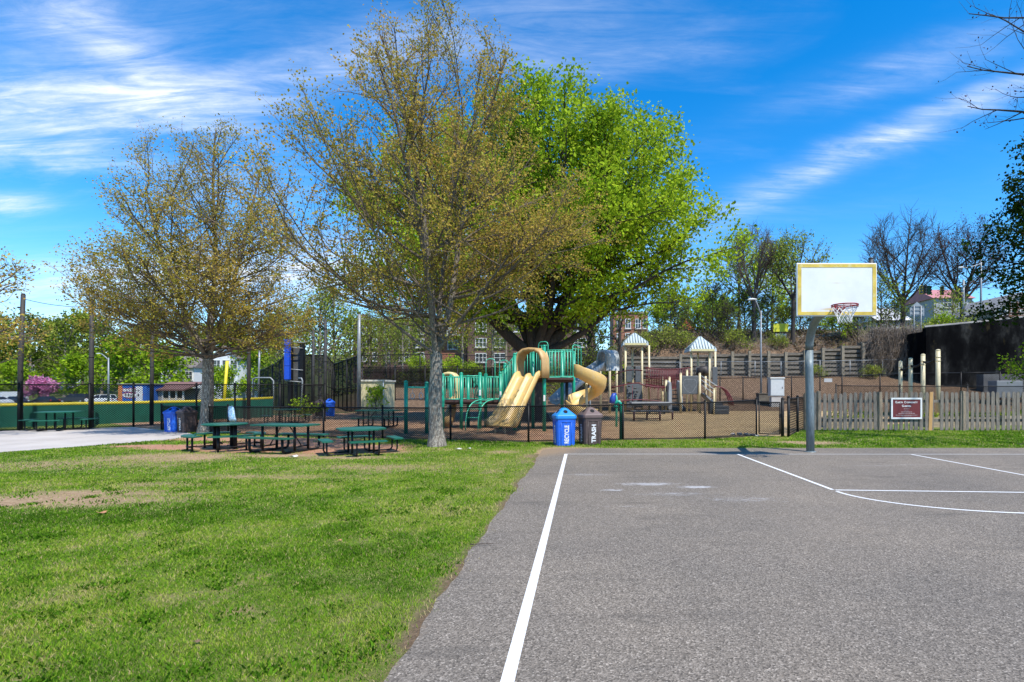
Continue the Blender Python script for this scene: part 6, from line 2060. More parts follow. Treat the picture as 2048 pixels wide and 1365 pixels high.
q = MB(); q.box(((x0 + x1) / 2 + .7, d_ + .15, z0 + .6), (x1 - x0 - 1.5, .1, 1.2)); obj('front_panel', q, mat('dugout_panel', (.50, .42, .30), .8, .12, 3), T, True)

GLASS = mat('car_glass', (.018, .022, .026), .12, .2, 3)
TYRE = mat('tyre', (.015, .015, .015), .8, .2, 9); RIM = mat('rim_alloy', (.40, .41, .42), .35, .1, 5, metal=.5)


def car(label, loc, rz, paint, kind='sedan', k=1.0, cat='car'):
    t = thing('parked_car' if cat == 'car' else 'parked_van', label, cat, loc, rz, 'vehicles in the far car park')
    L, Wd = (4.6, 1.8)
    if kind == 'van': L, Wd = 5.4, 2.0
    low = {'sedan': [(-2.3, .35), (-2.25, .75), (-1.5, .92), (1.35, .95), (2.1, .86), (2.3, .62), (2.25, .32)], 'suv': [(-2.3, .4), (-2.28, .95), (-1.25, 1.05), (1.9, 1.08), (2.25, 1.0), (2.3, .4)],
           'van': [(-2.7, .45), (-2.68, 1.15), (-1.9, 1.3), (-1.5, 2.05), (2.6, 2.1), (2.7, 1.9), (2.7, .45)]}[kind]
    cab = {'sedan': [(-1.25, .9), (-.45, 1.40), (.75, 1.42), (1.55, .93)], 'suv': [(-1.1, 1.03), (-.45, 1.66), (1.85, 1.68), (2.2, 1.05)], 'van': None}[kind]
    def shell(prof, w0, w1):
        n = len(prof); zs = [p[1] for p in prof]; z0_, z1_ = min(zs), max(zs); vs = []
        for s in (-1, 1):
            for x, z in prof:
                f_ = (z - z0_) / (z1_ - z0_ + 1e-6); vs.append((x, s * (w0 + (w1 - w0) * f_) / 2, z))
        fs = [tuple(range(n)), tuple(range(2 * n - 1, n - 1, -1))] + [(i, n + i, n + (i + 1) % n, (i + 1) % n) for i in range(n)]
        return vs, fs
    q = MB(); q.add(*shell(low, Wd, Wd * .95))
    if cab:
        top = [(cab[1][0] - .02, cab[1][1] - .02), (cab[1][0] + .05, cab[1][1] + .05), (cab[2][0] - .05, cab[2][1] + .05), (cab[2][0] + .04, cab[2][1] - .02)]
        q.add(*shell(top, Wd * .74, Wd * .70))
        for x0_, x1_ in ((cab[0], cab[1]), (cab[3], cab[2]), ((.2, .93), (.18, cab[1][1]))):
            for s in (-1, 1):
                q.bar((x0_[0], s * Wd * .455, x0_[1]), (x1_[0], s * Wd * .37, x1_[1]), .05, 5)
    body = obj('body', q, paint, t)
    q = MB()
    if cab: q.add(*shell(cab, Wd * .92, Wd * .72))
    else:
        q.box((-2.0, 0, 1.62), (.5, Wd * .9, .6), ry=-.5); q.box((-1.1, 0, 1.55), (.8, Wd * .965, .5)); q.box((2.69, 0, 1.6), (.03, Wd * .7, .5))
    obj('window', q, GLASS, t)
    for sx in (-1, 1):
        for sy in (-1, 1):
            x = sx * L * .30; q = MB(); q.tube([(x, sy * (Wd / 2 - .2), .33), (x, sy * (Wd / 2 + .01), .33)], .33, 14); w_ = obj('wheel', q, TYRE, t)
            q = MB(); q.tube([(x, sy * (Wd / 2), .33), (x, sy * (Wd / 2 + .03), .33)], .20, 10); obj('rim', q, RIM, w_)
    for sy in (-1, 1):
        q = MB(); q.rbox((-L / 2 + .03, sy * Wd * .36, .72), (.10, .36, .16), .03); obj('headlight', q, mat('lamp_clear', (.60, .60, .58), .2, .05, 5), t)
        q = MB(); q.rbox((L / 2 - .03, sy * Wd * .38, .80), (.10, .26, .22), .03); obj('tail_light', q, mat('lamp_red', (.36, .012, .012), .3, .1, 5), t)
    if k != 1.0: t.scale = (k, k, k)
    return t


PW = mat('paint_white', (.66, .67, .68), .25, .04, 3); PB = mat('paint_black', (.012, .013, .016), .2, .1, 3); PS = mat('paint_silver', (.42, .45, .48), .25, .06, 3, metal=.3)
PN = mat('paint_navy', (.018, .025, .05), .22, .1, 3); PD_ = mat('paint_graphite', (.035, .037, .04), .25, .1, 3)
for lab, px, d_, rz, pt, kd, k in (('white van at the left edge of the far car park', 12, 100, 12, PW, 'van', 1.05), ('dark navy car in front of the white van', 34, 88, 160, PN, 'sedan', .9),
                                   ('black car with red tail lights below the pink tree', 92, 88, -15, PB, 'sedan', .9), ('black large car parked left of the white one', 150, 104, 10, PD_, 'suv', 1.05),
                                   ('white car parked near the curved lamp post', 203, 98, 8, PW, 'suv', .95), ('silver car half hidden behind the white car', 186, 106, 15, PS, 'sedan', 1.0), ('white low car at the left edge in front of the van', -5, 86, 170, PW, 'sedan', .9)):
    x = gx(px, d_); car(lab, (x, d_, float(ground_z(x, d_)) - .02), R(rz), pt, kd, k, 'van' if kd == 'van' else 'car')


# ------------------------------------------------------------------ buildings
def brick_mat(name, c1, c2, mortar, sc=1.0):
    m = bpy.data.materials.new(name); m.use_nodes = True
    n = NT(m.node_tree); b_ = n.n('ShaderNodeBsdfPrincipled'); o_ = n.n('ShaderNodeOutputMaterial'); n.l(b_.outputs[0], o_.inputs[0])
    v = n.n('ShaderNodeTexCoord').outputs['Object']
    sx = n.n('ShaderNodeSeparateXYZ'); n.l(v, sx.inputs[0]); cb = n.n('ShaderNodeCombineXYZ')
    n.l(n.math('ADD', sx.outputs[0], sx.outputs[1]), cb.inputs[0]); n.l(sx.outputs[2], cb.inputs[1])
    br = n.n('ShaderNodeTexBrick'); n.l(cb.outputs[0], br.inputs['Vector'])
    br.inputs['Scale'].default_value = sc * 2.2; br.inputs['Color1'].default_value = (*c1, 1); br.inputs['Color2'].default_value = (*c2, 1); br.inputs['Mortar'].default_value = (*mortar, 1)
    br.inputs['Mortar Size'].default_value = .012
    c_ = n.mix(1.0, br.outputs[0], n.ramp(n.noise(v, .35, 7, .65), [(.3, .72), (.7, 1.25)]), 'MULTIPLY')
    n.l(c_, b_.inputs['Base Color']); b_.inputs['Roughness'].default_value = .9
    return m


BRICK = brick_mat('brick_brown', (.155, .078, .058), (.110, .060, .048), (.17, .14, .12)); BRICKR = brick_mat('brick_orange', (.34, .135, .075), (.27, .11, .065), (.30, .22, .17))
WF = mat('window_white', (.66, .66, .64), .5, .06, 5); WG = mat('window_glass', (.045, .055, .065), .15, .4, .9)


def window(par, x, y, z, w, h, sash=2, ny=-1):
    q = MB()
    for s in (-1, 1):
        q.box((x + s * (w / 2 - .05), y - .05, z), (.09, .12, h)); q.box((x, y - .05, z + s * (h / 2 - .05)), (w - .2, .118, .10))
    q.box((x, y - .045, z), (w - .2, .10, .07))
    for k in range(1, sash):
        q.box((x - w / 2 + w * k / sash, y - .04, z), (.09, .098, h - .2))
    f_ = obj('window', q, WF, par, True)
    q = MB(); q.box((x, y - .012, z), (w - .18, .03, h - .18)); obj('pane', q, WG, f_, True)
    q = MB(); q.box((x, y - .09, z - h / 2 - .06), (w + .2, .2, .10)); obj('sill', q, mat('sill_stone', (.42, .40, .37), .8, .1, 4), f_, True)


def block(name, label, x0, x1, y, depth, zb, zt, m, wins, parapet=True):
    t = thing(name, label, 'building', ((x0 + x1) / 2, y, zb))
    q = MB(); q.box(((x0 + x1) / 2, y + depth / 2, (zb - 2 + zt) / 2), (x1 - x0, depth, zt - zb + 2)); obj('wall', q, m, t, True)
    q = MB()
    if parapet:
        q.box(((x0 + x1) / 2, y + depth / 2, zt + .12), (x1 - x0 + .3, depth + .3, .3))
    obj('roof', q, mat('parapet_stone', (.36, .32, .28), .8, .12, 3), t, True)
    for (x, z, w, h, s) in wins:
        window(t, x, y, z, w, h, s)
    return t


d_ = 80
gzz = lambda y: gz(y, d_)
wins = []
for px, w, s in ((726, 1.7, 2), (750, 1.0, 1), (774, 1.2, 1), (809, 2.1, 2), (838, 2.3, 3), (869, 1.1, 1)):
    for yy in (660, 687, 714):
        wins.append((gx(px, d_), gzz(yy), w * .72, 1.35, s))
t = block('apartment_building', 'wide brown brick apartment building with rows of white windows behind the trees', gx(706, d_), gx(880, d_), d_, 12, 4.5, gzz(640), BRICK, wins)
q = MB(); q.box((gx(712, d_), d_ + 3, gzz(635)), (1.0, 1.0, 1.6)); obj('chimney', q, BRICK, t, True)
wins = []
for px, w, s in ((962, 2.3, 3), (1000, 2.4, 2), (1034, 1.2, 1), (1070, 2.2, 2), (1100, 1.2, 1), (1160, 2.6, 3)):
    for yy in (655, 686, 716):
        wins.append((gx(px, d_ - 2), gz(yy, d_ - 2), w * .72, 1.35, s))
block('apartment_building', 'brown brick apartment wing behind the dark trunk of the big green maple', gx(935, d_ - 2), gx(1190, d_ - 2), d_ - 2, 12, 5.0, gz(628, d_ - 2), BRICK, wins)
t = block('apartment_building', 'narrow orange brick bay with a white balcony between two brown brick wings', gx(881, d_ + 1), gx(933, d_ + 1), d_ + 1, 10, 4.8, gz(641, d_ + 1), BRICKR, [(gx(890, d_ + 1), gz(661, d_ + 1), .9, 1.5, 1), (gx(905, d_ + 1), gz(660, d_ + 1), 1.3, 1.7, 2), (gx(906, d_ + 1), gz(690, d_ + 1), 1.6, 1.4, 2)], False)
q = MB(); x0, x1 = gx(881, d_ + 1), gx(933, d_ + 1); zt = gz(641, d_ + 1); cxm = (x0 + x1) / 2
q.slabx([(x0 - .2, zt - .05), (x1 + .2, zt - .05), (cxm, zt + 1.4)], d_ + .9, d_ + 11); obj('gable', q, BRICKR, t, True)
q = MB(); zb = gz(672, d_ + 1); q.box((gx(908, d_), d_ + .35, zb), (3.3, 1.2, .15))
for k in range(12):
    q.bar((gx(908, d_) - 1.6 + k * .29, d_ - .22, zb), (gx(908, d_) - 1.6 + k * .29, d_ - .22, zb + 1.0), .03, 4)
q.box((gx(908, d_), d_ - .22, zb + 1.0), (3.3, .06, .08)); obj('balcony', q, WF, t, True)
d_ = 88
wins = [(gx(px, d_), gz(yy, d_), w * .62, h * .8, s) for yy, h in ((648, 2.0), (674, 1.5)) for px, w, s in ((1238, 1.2, 1), (1256, 1.5, 2), (1276, 1.5, 2), (1289, 1.0, 1))]
block('apartment_building', 'orange brick apartment block with tall white windows above the left grey peaked roof', gx(1227, d_), gx(1296, d_), d_, 10, 8, gz(627, d_), BRICKR, wins)
d_ = 105; T = thing('brick_house', 'small red brick gable showing between the trees above the right grey peaked roof', 'house', (gx(1376, d_), d_, 10))
x0, x1 = gx(1362, d_), gx(1389, d_); ze = gz(653, d_)
q = MB(); q.slabx([(x0, 8), (x1, 8), (x1, ze), ((x0 + x1) / 2 - .2, gz(634, d_)), (x0, ze)], d_, d_ + 9); obj('wall', q, mat('brick_red', (.48, .12, .06), .9, .15, 2), T, True)
q = MB(); xm = (x0 + x1) / 2 - .2
for sx, xe in ((-1, x0), (1, x1)):
    q.add([(xm, d_ - .3, gz(634, d_) + .12), (xe + sx * .3, d_ - .3, ze - .1), (xe + sx * .3, d_ + 9.3, ze - .1), (xm, d_ + 9.3, gz(634, d_) + .12), (xm, d_ - .3, gz(634, d_) + .3), (xe + sx * .3, d_ - .3, ze + .08), (xe + sx * .3, d_ + 9.3, ze + .08), (xm, d_ + 9.3, gz(634, d_) + .3)],
          [(0, 1, 2, 3), (7, 6, 5, 4), (0, 4, 5, 1), (1, 5, 6, 2), (2, 6, 7, 3)])
obj('roof', q, mat('roof_slate', (.16, .14, .13), .9, .2, 3), T, True)


def house(label, px0, px1, ye, yr, d, zb, wall, roof, wins=(), ridge_x=True, depth=9):
    x0, x1 = gx(px0, d), gx(px1, d); ze, zr = gz(ye, d), gz(yr, d)
    t = thing('house', label, 'house', ((x0 + x1) / 2, d, zb), group=None)
    q = MB(); q.box(((x0 + x1) / 2, d + depth / 2, (zb - 1 + ze) / 2), (x1 - x0, depth, ze - zb + 1))
    ym = d + depth / 2
    if not ridge_x:
        q.slabx([(x0, ze), (x1, ze), ((x0 + x1) / 2, zr)], d + .02, d + depth - .02)
    obj('wall', q, wall, t, True)
    q = MB(); o = .4
    if ridge_x:
        q.add([(x0 - o, d - o, ze - .1), (x1 + o, d - o, ze - .1), (x1 + o, ym, zr), (x0 - o, ym, zr), (x0 - o, d + depth + o, ze - .1), (x1 + o, d + depth + o, ze - .1)], [(0, 1, 2, 3), (3, 2, 5, 4), (0, 3, 4), (1, 5, 2), (0, 4, 5, 1)])
    else:
        xm = (x0 + x1) / 2
        for sx, xe in ((-1, x0), (1, x1)):
            q.add([(xm, d - o, zr), (xe + sx * o, d - o, ze - .2), (xe + sx * o, d + depth + o, ze - .2), (xm, d + depth + o, zr), (xm, d - o, zr + .2), (xe + sx * o, d - o, ze), (xe + sx * o, d + depth + o, ze), (xm, d + depth + o, zr + .2)],
                  [(0, 1, 2, 3), (7, 6, 5, 4), (0, 4, 5, 1), (1, 5, 6, 2), (2, 6, 7, 3)])
    obj('roof', q, roof, t, True)
    for px, py, w, h in wins:
        window(t, gx(px, d), d, gz(py, d), w, h)
    return t


SID = mat('siding_white', (.66, .67, .68), .7, .06, 2); RSL = mat('roof_slate', (.16, .14, .13)); RWH = mat('roof_pale', (.58, .58, .60), .7, .08, 2); RPK = mat('roof_pink', (.42, .17, .17), .8, .12, 2); SGR = mat('siding_grey', (.30, .31, .32), .8, .1, 2)
house('white house seen through the left maple trunk', 322, 388, 735, 705, 118, -.8, SID, RSL, ((340, 752, 1.6, 2), (360, 752, 1.6, 2), (378, 752, 1.6, 2)))
house('white house with dark shutters right of the left maple trunk', 424, 475, 716, 694, 112, -.4, SID, RSL, ((434, 730, 1.5, 2), (452, 730, 1.5, 2), (468, 730, 1.5, 2), (437, 757, 1.5, 2), (462, 757, 1.5, 2)), False)
house('white house in the far woods behind the black car', 60, 105, 735, 718, 150, 0, SID, RSL, ((70, 745, 1.6, 2), (90, 745, 1.6, 2)))
house('pale-roofed house just right of the backboard', 1752, 1818, 640, 608, 82, 8.8, SGR, RWH, ((1765, 650, 1.4, 1.4),))
house('pink-roofed house behind the traffic lights', 1868, 1945, 596, 571, 98, 10, SGR, RPK, ((1895, 606, 1.6, 1.8), (1925, 606, 1.6, 1.8)))
house('grey house at the right edge above the concrete wall', 1990, 2090, 622, 588, 70, 9, SGR, mat('roof_grey_shingle', (.22, .22, .22), .9, .2, 3), ((2004, 632, 1.3, 1.6), (2030, 632, 1.3, 1.6)), False)
T = thing('wooden_deck', 'brown wooden deck railing above the concrete wall at the right edge', 'deck', at(2040, 630, 54))
q = MB(); d_ = 54
for px in (2019, 2034, 2050, 2066, 2082):
    q.box((gx(px, d_), d_, gz(619, d_)), (.14, .14, 1.5))
for yy in (608, 618, 627):
    q.box((gx(2050, d_), d_ - .05, gz(yy, d_)), (gx(2084, d_) - gx(2016, d_), .06, .16))
obj('railing', q, mat('deck_wood', (.15, .075, .045), .8, .25, 4), T, True)
q = MB(); q.box((gx(2050, d_), d_ + 2, gz(633, d_)), (gx(2084, d_) - gx(2016, d_), 4.2, .3)); q.box((gx(2030, d_), d_ + 2, gz(645, d_)), (.3, .3, 1.8)); obj('floor', q, mat('deck_wood', (.15, .075, .045)), T, True)
# overhead wire crossing the sky by the orange block
q = MB(); a, b = at(1150, 690, 60), at(1420, 596, 50)
q.tube([a.lerp(b, k) - Vector((0, 0, .5 * 4 * k * (1 - k))) for k in np.linspace(0, 1, 12)], .03, 4)
tag(obj('overhead_wire', q, BLACK), 'dark overhead wire rising past the orange brick block', 'wire')


# ------------------------------------------------------------------ background trees and shrubs
def gpos(px, d, dz=-.15):
    x = gx(px, d); return (x, d, float(ground_z(x, d)) + dz)


def bg(label, px, d, seed, H, r, low=.3, kind='fresh', group=None, **kw):
    leaf = {'fresh': L_FRESH, 'lime': L_LIME, 'deep': L_DEEP, 'rust': L_RUST, 'bud': L_BUD, 'bare': None}[kind]
    env_ = [(H * low, r * .35), (H * (low + .12), r * .85), (H * .55, r), (H * .75, r * .86), (H * .9, r * .5), (H, r * .1)]
    p = dict(leaf_size=.42, leaf_n=4.0, elev=(12, 68), curve=.04, stepl=.55, sec=.45, secgap=.85, twgap=.5, twlen=.8, spread=.32, tint=(.5, .25), twr=.014, nprim=26, tr=.018 * H, bark=BARK_B)
    p.update(kw)
    np_, tr_, bk = p.pop('nprim'), p.pop('tr'), p.pop('bark')
    ls, ln = p.pop('leaf_size'), p.pop('leaf_n')
    return grow('tree' if kind != 'bare' else 'bare_tree', label, gpos(px, d), seed, H, env_, H * low * .9, np_, tr_, bk, leaf or L_BUD, ls, ln if leaf else 0, group=group, **p)


WG_ = 'trees of the far woods'
wA = bg('broad fresh green tree at the left edge of the far woods', -30, 125, 41, 19, 6.5, .12, 'fresh', WG_, leaf_size=.78, leaf_n=11.0, stepl=.9, secgap=1.5, twgap=.9, twlen=1.3, spread=.6, twr=.03, up_tint=.3, tint=(.62, .25))
wB = bg('tall twiggy olive tree with pale trunk in the far woods', 60, 135, 42, 21, 5.2, .12, 'fresh', WG_, leaf_size=.6, leaf_n=5.5, stepl=.9, secgap=1.3, twgap=.9, twlen=1.4, spread=.5, twr=.05, tint=(.35, .25), bark=BARK_G)
wC = bg('bright green bushy tree in the far woods right of the lamp post', 245, 118, 43, 14, 6.0, .08, 'lime', WG_, leaf_size=.72, leaf_n=10, stepl=.9, secgap=1.5, twgap=.9, twlen=1.2, spread=.6, twr=.03, tint=(.35, .25))
for i, (p_, px, d, s_, lab) in enumerate(((wB, 8, 140, 1.0, 'olive tree of the far woods behind the white van'), (wA, 100, 145, 1.02, 'green-topped tree of the far woods above the pink tree'), (wB, 130, 128, .92, 'twiggy olive tree of the far woods right of the pink tree'),
                                          (wA, 165, 142, 1.12, 'tallest green-topped tree of the far woods, left of the second net pole'), (wB, 205, 138, 1.0, 'twiggy olive tree of the far woods behind the curved lamp post'), (wA, 290, 140, .95, 'rounded tree of the far woods behind the mural hut'),
                                          (wC, 330, 112, .85, 'low bright bushy tree of the far woods above the dugout roof'), (wB, 372, 130, .98, 'twiggy tree of the far woods left of the maple trunk'), (wA, 425, 138, .95, 'green tree of the far woods just right of the left maple trunk'),
                                          (wC, 500, 116, .9, 'bright bushy tree of the far woods behind the yellow foul pole'), (wB, 545, 122, .95, 'twiggy tree of the far woods left of the blue scoreboard'), (wC, -70, 122, .9, 'bright bushy tree of the far woods beyond the left edge'), (wC, 28, 112, .62, 'small bright bush-like tree of the far woods behind the left net pole'),
                                          (wC, 150, 114, .70, 'small bright tree of the far woods behind the black large car'), (wC, 446, 100, .50, 'small bright tree half covering the white house right of the maple trunk'), (wA, 470, 150, 1.0, 'dark-limbed green tree of the far woods behind the white house'))):
    dup(p_, gpos(px, d), i * 1.9 + .4, lab, (s_, s_, s_))
grow('blossom_tree', 'small round pink blossoming tree behind the black car', gpos(78, 92), 51, 4.6, [(.8, 1.0), (1.6, 2.6), (2.6, 3.0), (3.6, 2.2), (4.6, .4)], .8, 18, .14, BARK_B, L_PINK, .34, 7, elev=(20, 60), stepl=.35, secgap=.45, twgap=.3, twlen=.5, spread=.2, tint=(.5, .4), cat='tree', twr=.02)

MG = 'thin-leaved trees behind the backstop'
mA = bg('pale-trunked young tree with sparse leaves right of the blue scoreboard', 640, 56, 61, 13, 3.4, .22, 'fresh', MG, leaf_size=.26, leaf_n=4.2, bark=BARK_G, secgap=.6, twgap=.45, tint=(.62, .2))
for i, (px, d, s_, lab) in enumerate(((592, 62, 1.0, 'sparse young tree behind the blue scoreboard edge'), (668, 60, 1.06, 'leaning sparse tree left of the brick building corner'), (700, 66, .92, 'slim sparse tree at the left brick building corner'), (560, 66, .95, 'sparse tree left of the blue scoreboard, behind the gate frame'),
                                      (772, 60, .62, 'small sparse tree before the brick windows above the cream shed'), (738, 64, .8, 'sparse tree covering the left end of the brick building'), (790, 63, .72, 'sparse tree over the middle of the brick building'), (828, 66, .8, 'sparse tree before the brick windows right of the middle'), (862, 64, .74, 'sparse tree at the right end of the long brick building'), (1012, 68, .8, 'sparse tree hiding the brick wing by the dark forked trunk'), (805, 58, .55, 'smallest sparse tree before the brick building, left of the big maple trunk'), (925, 62, .78, 'sparse tree in front of the narrow orange brick bay'), (985, 64, .7, 'sparse tree before the brick wing right of the orange bay'))):
    dup(mA, gpos(px, d), i * 2.3 + 1, lab, (s_, s_, s_))
SGp = 'shrubs on the slope'
sA = grow('shrub', 'fresh green shrub on the slope below the orange brick bay', gpos(905, 50), 71, 3.0, [(.2, .8), (.8, 1.6), (1.6, 1.8), (2.4, 1.2), (3.0, .3)], .2, 20, .06, BARK_B, L_LIME, .16, 7, elev=(20, 70), stepl=.25, secgap=.35, twgap=.25, twlen=.4, spread=.14, tint=(.45, .3), group=SGp, cat='shrub', twr=.012)
sB = grow('shrub', 'dark twiggy shrub on the slope right of the right grey peaked roof', gpos(1455, 53), 72, 4.0, [(.2, 1.0), (1, 2.0), (2.2, 2.3), (3.2, 1.6), (4.0, .4)], .15, 26, .07, BARK_D, L_FRESH, .17, 1.8, elev=(25, 75), stepl=.3, secgap=.32, twgap=.24, twlen=.6, spread=.18, tint=(.4, .3), group=SGp, cat='shrub', twr=.016)
sC = grow('shrub', 'yellow-green low shrub spilling over the timber wall between the peaked roofs', gpos(1330, 51.5), 73, 2.2, [(.1, 1.0), (.6, 1.8), (1.2, 1.9), (1.8, 1.1), (2.2, .3)], .1, 20, .05, BARK_B, L_FRESH, .15, 5, elev=(10, 60), stepl=.25, secgap=.33, twgap=.25, twlen=.4, spread=.16, tint=(.7, .25), group=SGp, cat='shrub', twr=.012)
for i, (p_, px, d, s_, lab) in enumerate(((sA, 835, 54, .9, 'bright shrub under the brick windows left of the big maple trunk'), (sA, 945, 52, .8, 'bright shrub on the slope left of the dark forked trunk'), (sA, 1215, 47, 1.0, 'yellow-green shrub at the foot of the dark thin tree'), (sB, 1150, 48, 1.0, 'dense dark shrub right of the green railing'),
                                          (sB, 1185, 46.5, .95, 'dark shrub above the grey slide hood'), (sA, 1318, 57, 1.25, 'round green shrub right of the orange brick block'), (sC, 1290, 51.8, .9, 'yellow-green shrub left of the net bridge'), (sC, 1368, 51.6, .8, 'yellow-green shrub beside the right grey peaked roof'),
                                          (sB, 1425, 56, 1.35, 'tangled dark shrub behind the right grey peaked roof'), (sB, 1350, 55, 1.1, 'dark twiggy shrub between the two grey peaked roofs'), (sB, 1535, 57, 1.1, 'dark twiggy shrub behind the slim grey lamp post'), (sB, 1600, 57, 1.1, 'dark twiggy shrub below the left edge of the backboard'), (sA, 1565, 60, 1.2, 'green shrub behind the yellow road sign'), (sA, 1445, 62, 1.4, 'tall green shrub behind the tangled dark ones'), (sB, 1490, 55, 1.2, 'tangled dark shrub left of the slim grey lamp post'), (sA, 1395, 60, 1.2, 'green shrub under the small red brick gable'), (sC, 1470, 51.6, .9, 'pale shrub over the timber wall left of the lamp post'),
                                          (sC, 1555, 51.8, .7, 'small pale shrub below the yellow road sign'), (sA, 1680, 54, 1.15, 'bright green shrub below the basketball net'), (sB, 1640, 56, .8, 'dark shrub seen left of the basketball net'), (sB, 1715, 53.5, 1.0, 'bare dark shrub right of the basketball net'),
                                          (sB, 1790, 55, 1.0, 'bare shrub in front of the pale-roofed house'), (sC, 1850, 52, 1.1, 'pale shrub beside the pointed road sign'), (sA, 1885, 54, .9, 'green shrub below the hanging traffic lights'), (sC, 1925, 52, 1.2, 'yellow-green shrub at the signal pole'), (sA, 1978, 52, .8, 'green shrub on top of the concrete wall'),
                                          (sC, 1630, 49.0, .55, 'small climbing shrub on the timber wall behind the pole'), (sC, 1745, 48.8, .6, 'bright climbing shrub on the timber wall right of the pole'), (sA, 1010, 47, .7, 'bright shrub behind the handle loops of the green structure'), (sB, 1080, 50, .9, 'dark shrub behind the arched slide hood'), (sC, 1100, 46.5, .8, 'pale shrub beside the dark forked trunk'))):
    dup(p_, gpos(px, d), i * 1.3, lab, (s_, s_, s_))
q = grow('shrub', 'upright bright green shrub growing against the cream shed', (gx(752, 32.4), 32.4, 0), 77, 1.6, [(.1, .35), (.5, .6), (1.0, .55), (1.6, .3)], .1, 12, .03, BARK_B, L_LIME, .12, 7, elev=(50, 80), stepl=.2, secgap=.25, twgap=.2, twlen=.25, spread=.08, tint=(.5, .3), cat='shrub')
q = grow('shrub', 'low green weeds bush at the foot of the black screens by the dark bin', (gx(610, 28), 28, 0), 78, .8, [(.05, .8), (.3, 1.1), (.6, .8), (.8, .2)], .05, 14, .02, BARK_B, L_LIME, .12, 8, elev=(15, 60), stepl=.2, secgap=.25, twgap=.2, twlen=.25, spread=.1, tint=(.35, .3), cat='shrub')
bg('ivy-clad olive tree between the green railing and the orange brick block', 1178, 50, 81, 9.5, 2.8, .08, 'fresh', None, leaf_size=.26, leaf_n=5, secgap=.5, twgap=.4, tint=(.25, .25), nprim=34, bark=BARK_D)
bg('dark bare thin tree in front of the orange brick block', 1240, 46, 82, 10.5, 3.0, .35, 'bare', None, nprim=14, bark=BARK_D, tr=.24, secgap=.7, twgap=.5, twr=.014)
bg('tall bare upright tree left of the slim lamp post', 1508, 54, 83, 12.2, 2.9, .30, 'bare', None, nprim=34, elev=(45, 78), bark=BARK_B, tr=.24, secgap=.42, twgap=.3, twr=.017, fork=4.2, stems=[(10, 76, 9, .14), (130, 74, 9, .14), (250, 74, 9, .14), (190, 55, 6, .1), (330, 58, 6, .1)])
bg('yellow-green leafing tree just left of the backboard', 1586, 53, 84, 12.0, 3.4, .34, 'fresh', None, nprim=34, leaf_size=.20, leaf_n=3.2, bark=BARK_D, tr=.22, tint=(.62, .2), secgap=.45, twgap=.32, fork=4.4, stems=[(10, 58, 8, .13), (160, 56, 8, .13), (260, 70, 8, .12), (80, 60, 7, .1)])
bg('light green tree behind the tall bare tree', 1478, 66, 85, 12.5, 4.4, .12, 'lime', None, leaf_size=.32, leaf_n=7, tint=(.6, .2))
bg('light green tree between the bare tree and the backboard', 1545, 68, 86, 12, 4.4, .12, 'lime', None, leaf_size=.32, leaf_n=7, tint=(.66, .2))
bg('rounded green tree beside the small red brick gable', 1342, 92, 87, 10, 4.6, .10, 'fresh', None, leaf_size=.45, leaf_n=4.5, tint=(.5, .2))
bg('green tree behind the small red brick gable', 1415, 110, 88, 11, 5, .10, 'lime', None, leaf_size=.5, leaf_n=4.5, tint=(.3, .2))
SP = [(20, 62, 13, .2), (140, 64, 13, .2), (260, 66, 13, .2), (350, 40, 9, .15), (180, 42, 9, .15), (80, 55, 10, .15)]
bg('bare spreading tree right of the backboard', 1805, 74, 89, 17.5, 6.6, .22, 'bare', None, nprim=40, elev=(25, 70), bark=BARK_D, tr=.36, secgap=.55, twgap=.34, twlen=1.1, twr=.024, fork=4.6, stems=SP)
bg('reddish budding tree above the traffic lights', 1925, 68, 90, 15.5, 5.2, .28, 'bud', None, nprim=38, elev=(20, 68), leaf_size=.17, leaf_n=2.0, bark=BARK_D, tr=.32, secgap=.5, twgap=.34, twlen=.9, twr=.020, fork=4.5, stems=SP)
bg('olive tree directly right of the backboard', 1762, 62, 91, 7.2, 2.8, .10, 'fresh', None, leaf_size=.26, leaf_n=3.4, tint=(.55, .2), bark=BARK_D)
bg('olive tree below the reddish budding tree', 1905, 60, 92, 5.0, 2.8, .08, 'fresh', None, leaf_size=.26, leaf_n=3.0, tint=(.6, .2))
bg('dark leafy tree hidden behind the backboard', 1665, 66, 93, 8, 4, .1, 'fresh', None, leaf_size=.32, leaf_n=4, tint=(.45, .2))
# big dark tree at the right edge, and the budding tree overhanging the top right corner
grow('tree', 'big dark green tree leaning in over the concrete wall at the right edge', (gx(2172, 27), 27, 0), 95, 15.2, [(4.6, 2.2), (5.6, 4.4), (7.5, 4.7), (10, 4.6), (12.5, 4.0), (14, 3.0), (15.2, .6)], 4.5, 50, .32, BARK_D, L_DEEP, .19, 16, elev=(2, 55), curve=.035, stepl=.4, sec=.42, secgap=.5, twgap=.34, twlen=.6, spread=.2, tint=(.45, .25))
grow('tree', 'low fresh-leaved tree in front of the stained concrete wall at the right edge', (gx(2110, 33), 33, 0), 96, 4.6, [(.6, 1.2), (1.6, 2.4), (2.8, 2.9), (3.8, 2.0), (4.6, .4)], .6, 26, .12, BARK_D, L_LIME, .17, 6, elev=(2, 60), stepl=.3, secgap=.45, twgap=.32, twlen=.5, spread=.15, tint=(.2, .2))
grow('budding_tree', 'bare budding branches reaching in at the top right corner', (gx(2290, 13), 13, 0), 97, 15, [(7.2, .8), (8.2, 3.3), (10, 3.7), (12, 3.7), (14, 2.4), (15, .4)], 7.0, 36, .2, BARK_D, L_BUD, .06, 1.6, elev=(0, 50), curve=.03, stepl=.3, sec=.42, secgap=.5, twgap=.34, twlen=.5, spread=.08, tint=(.3, .3), twr=.005)
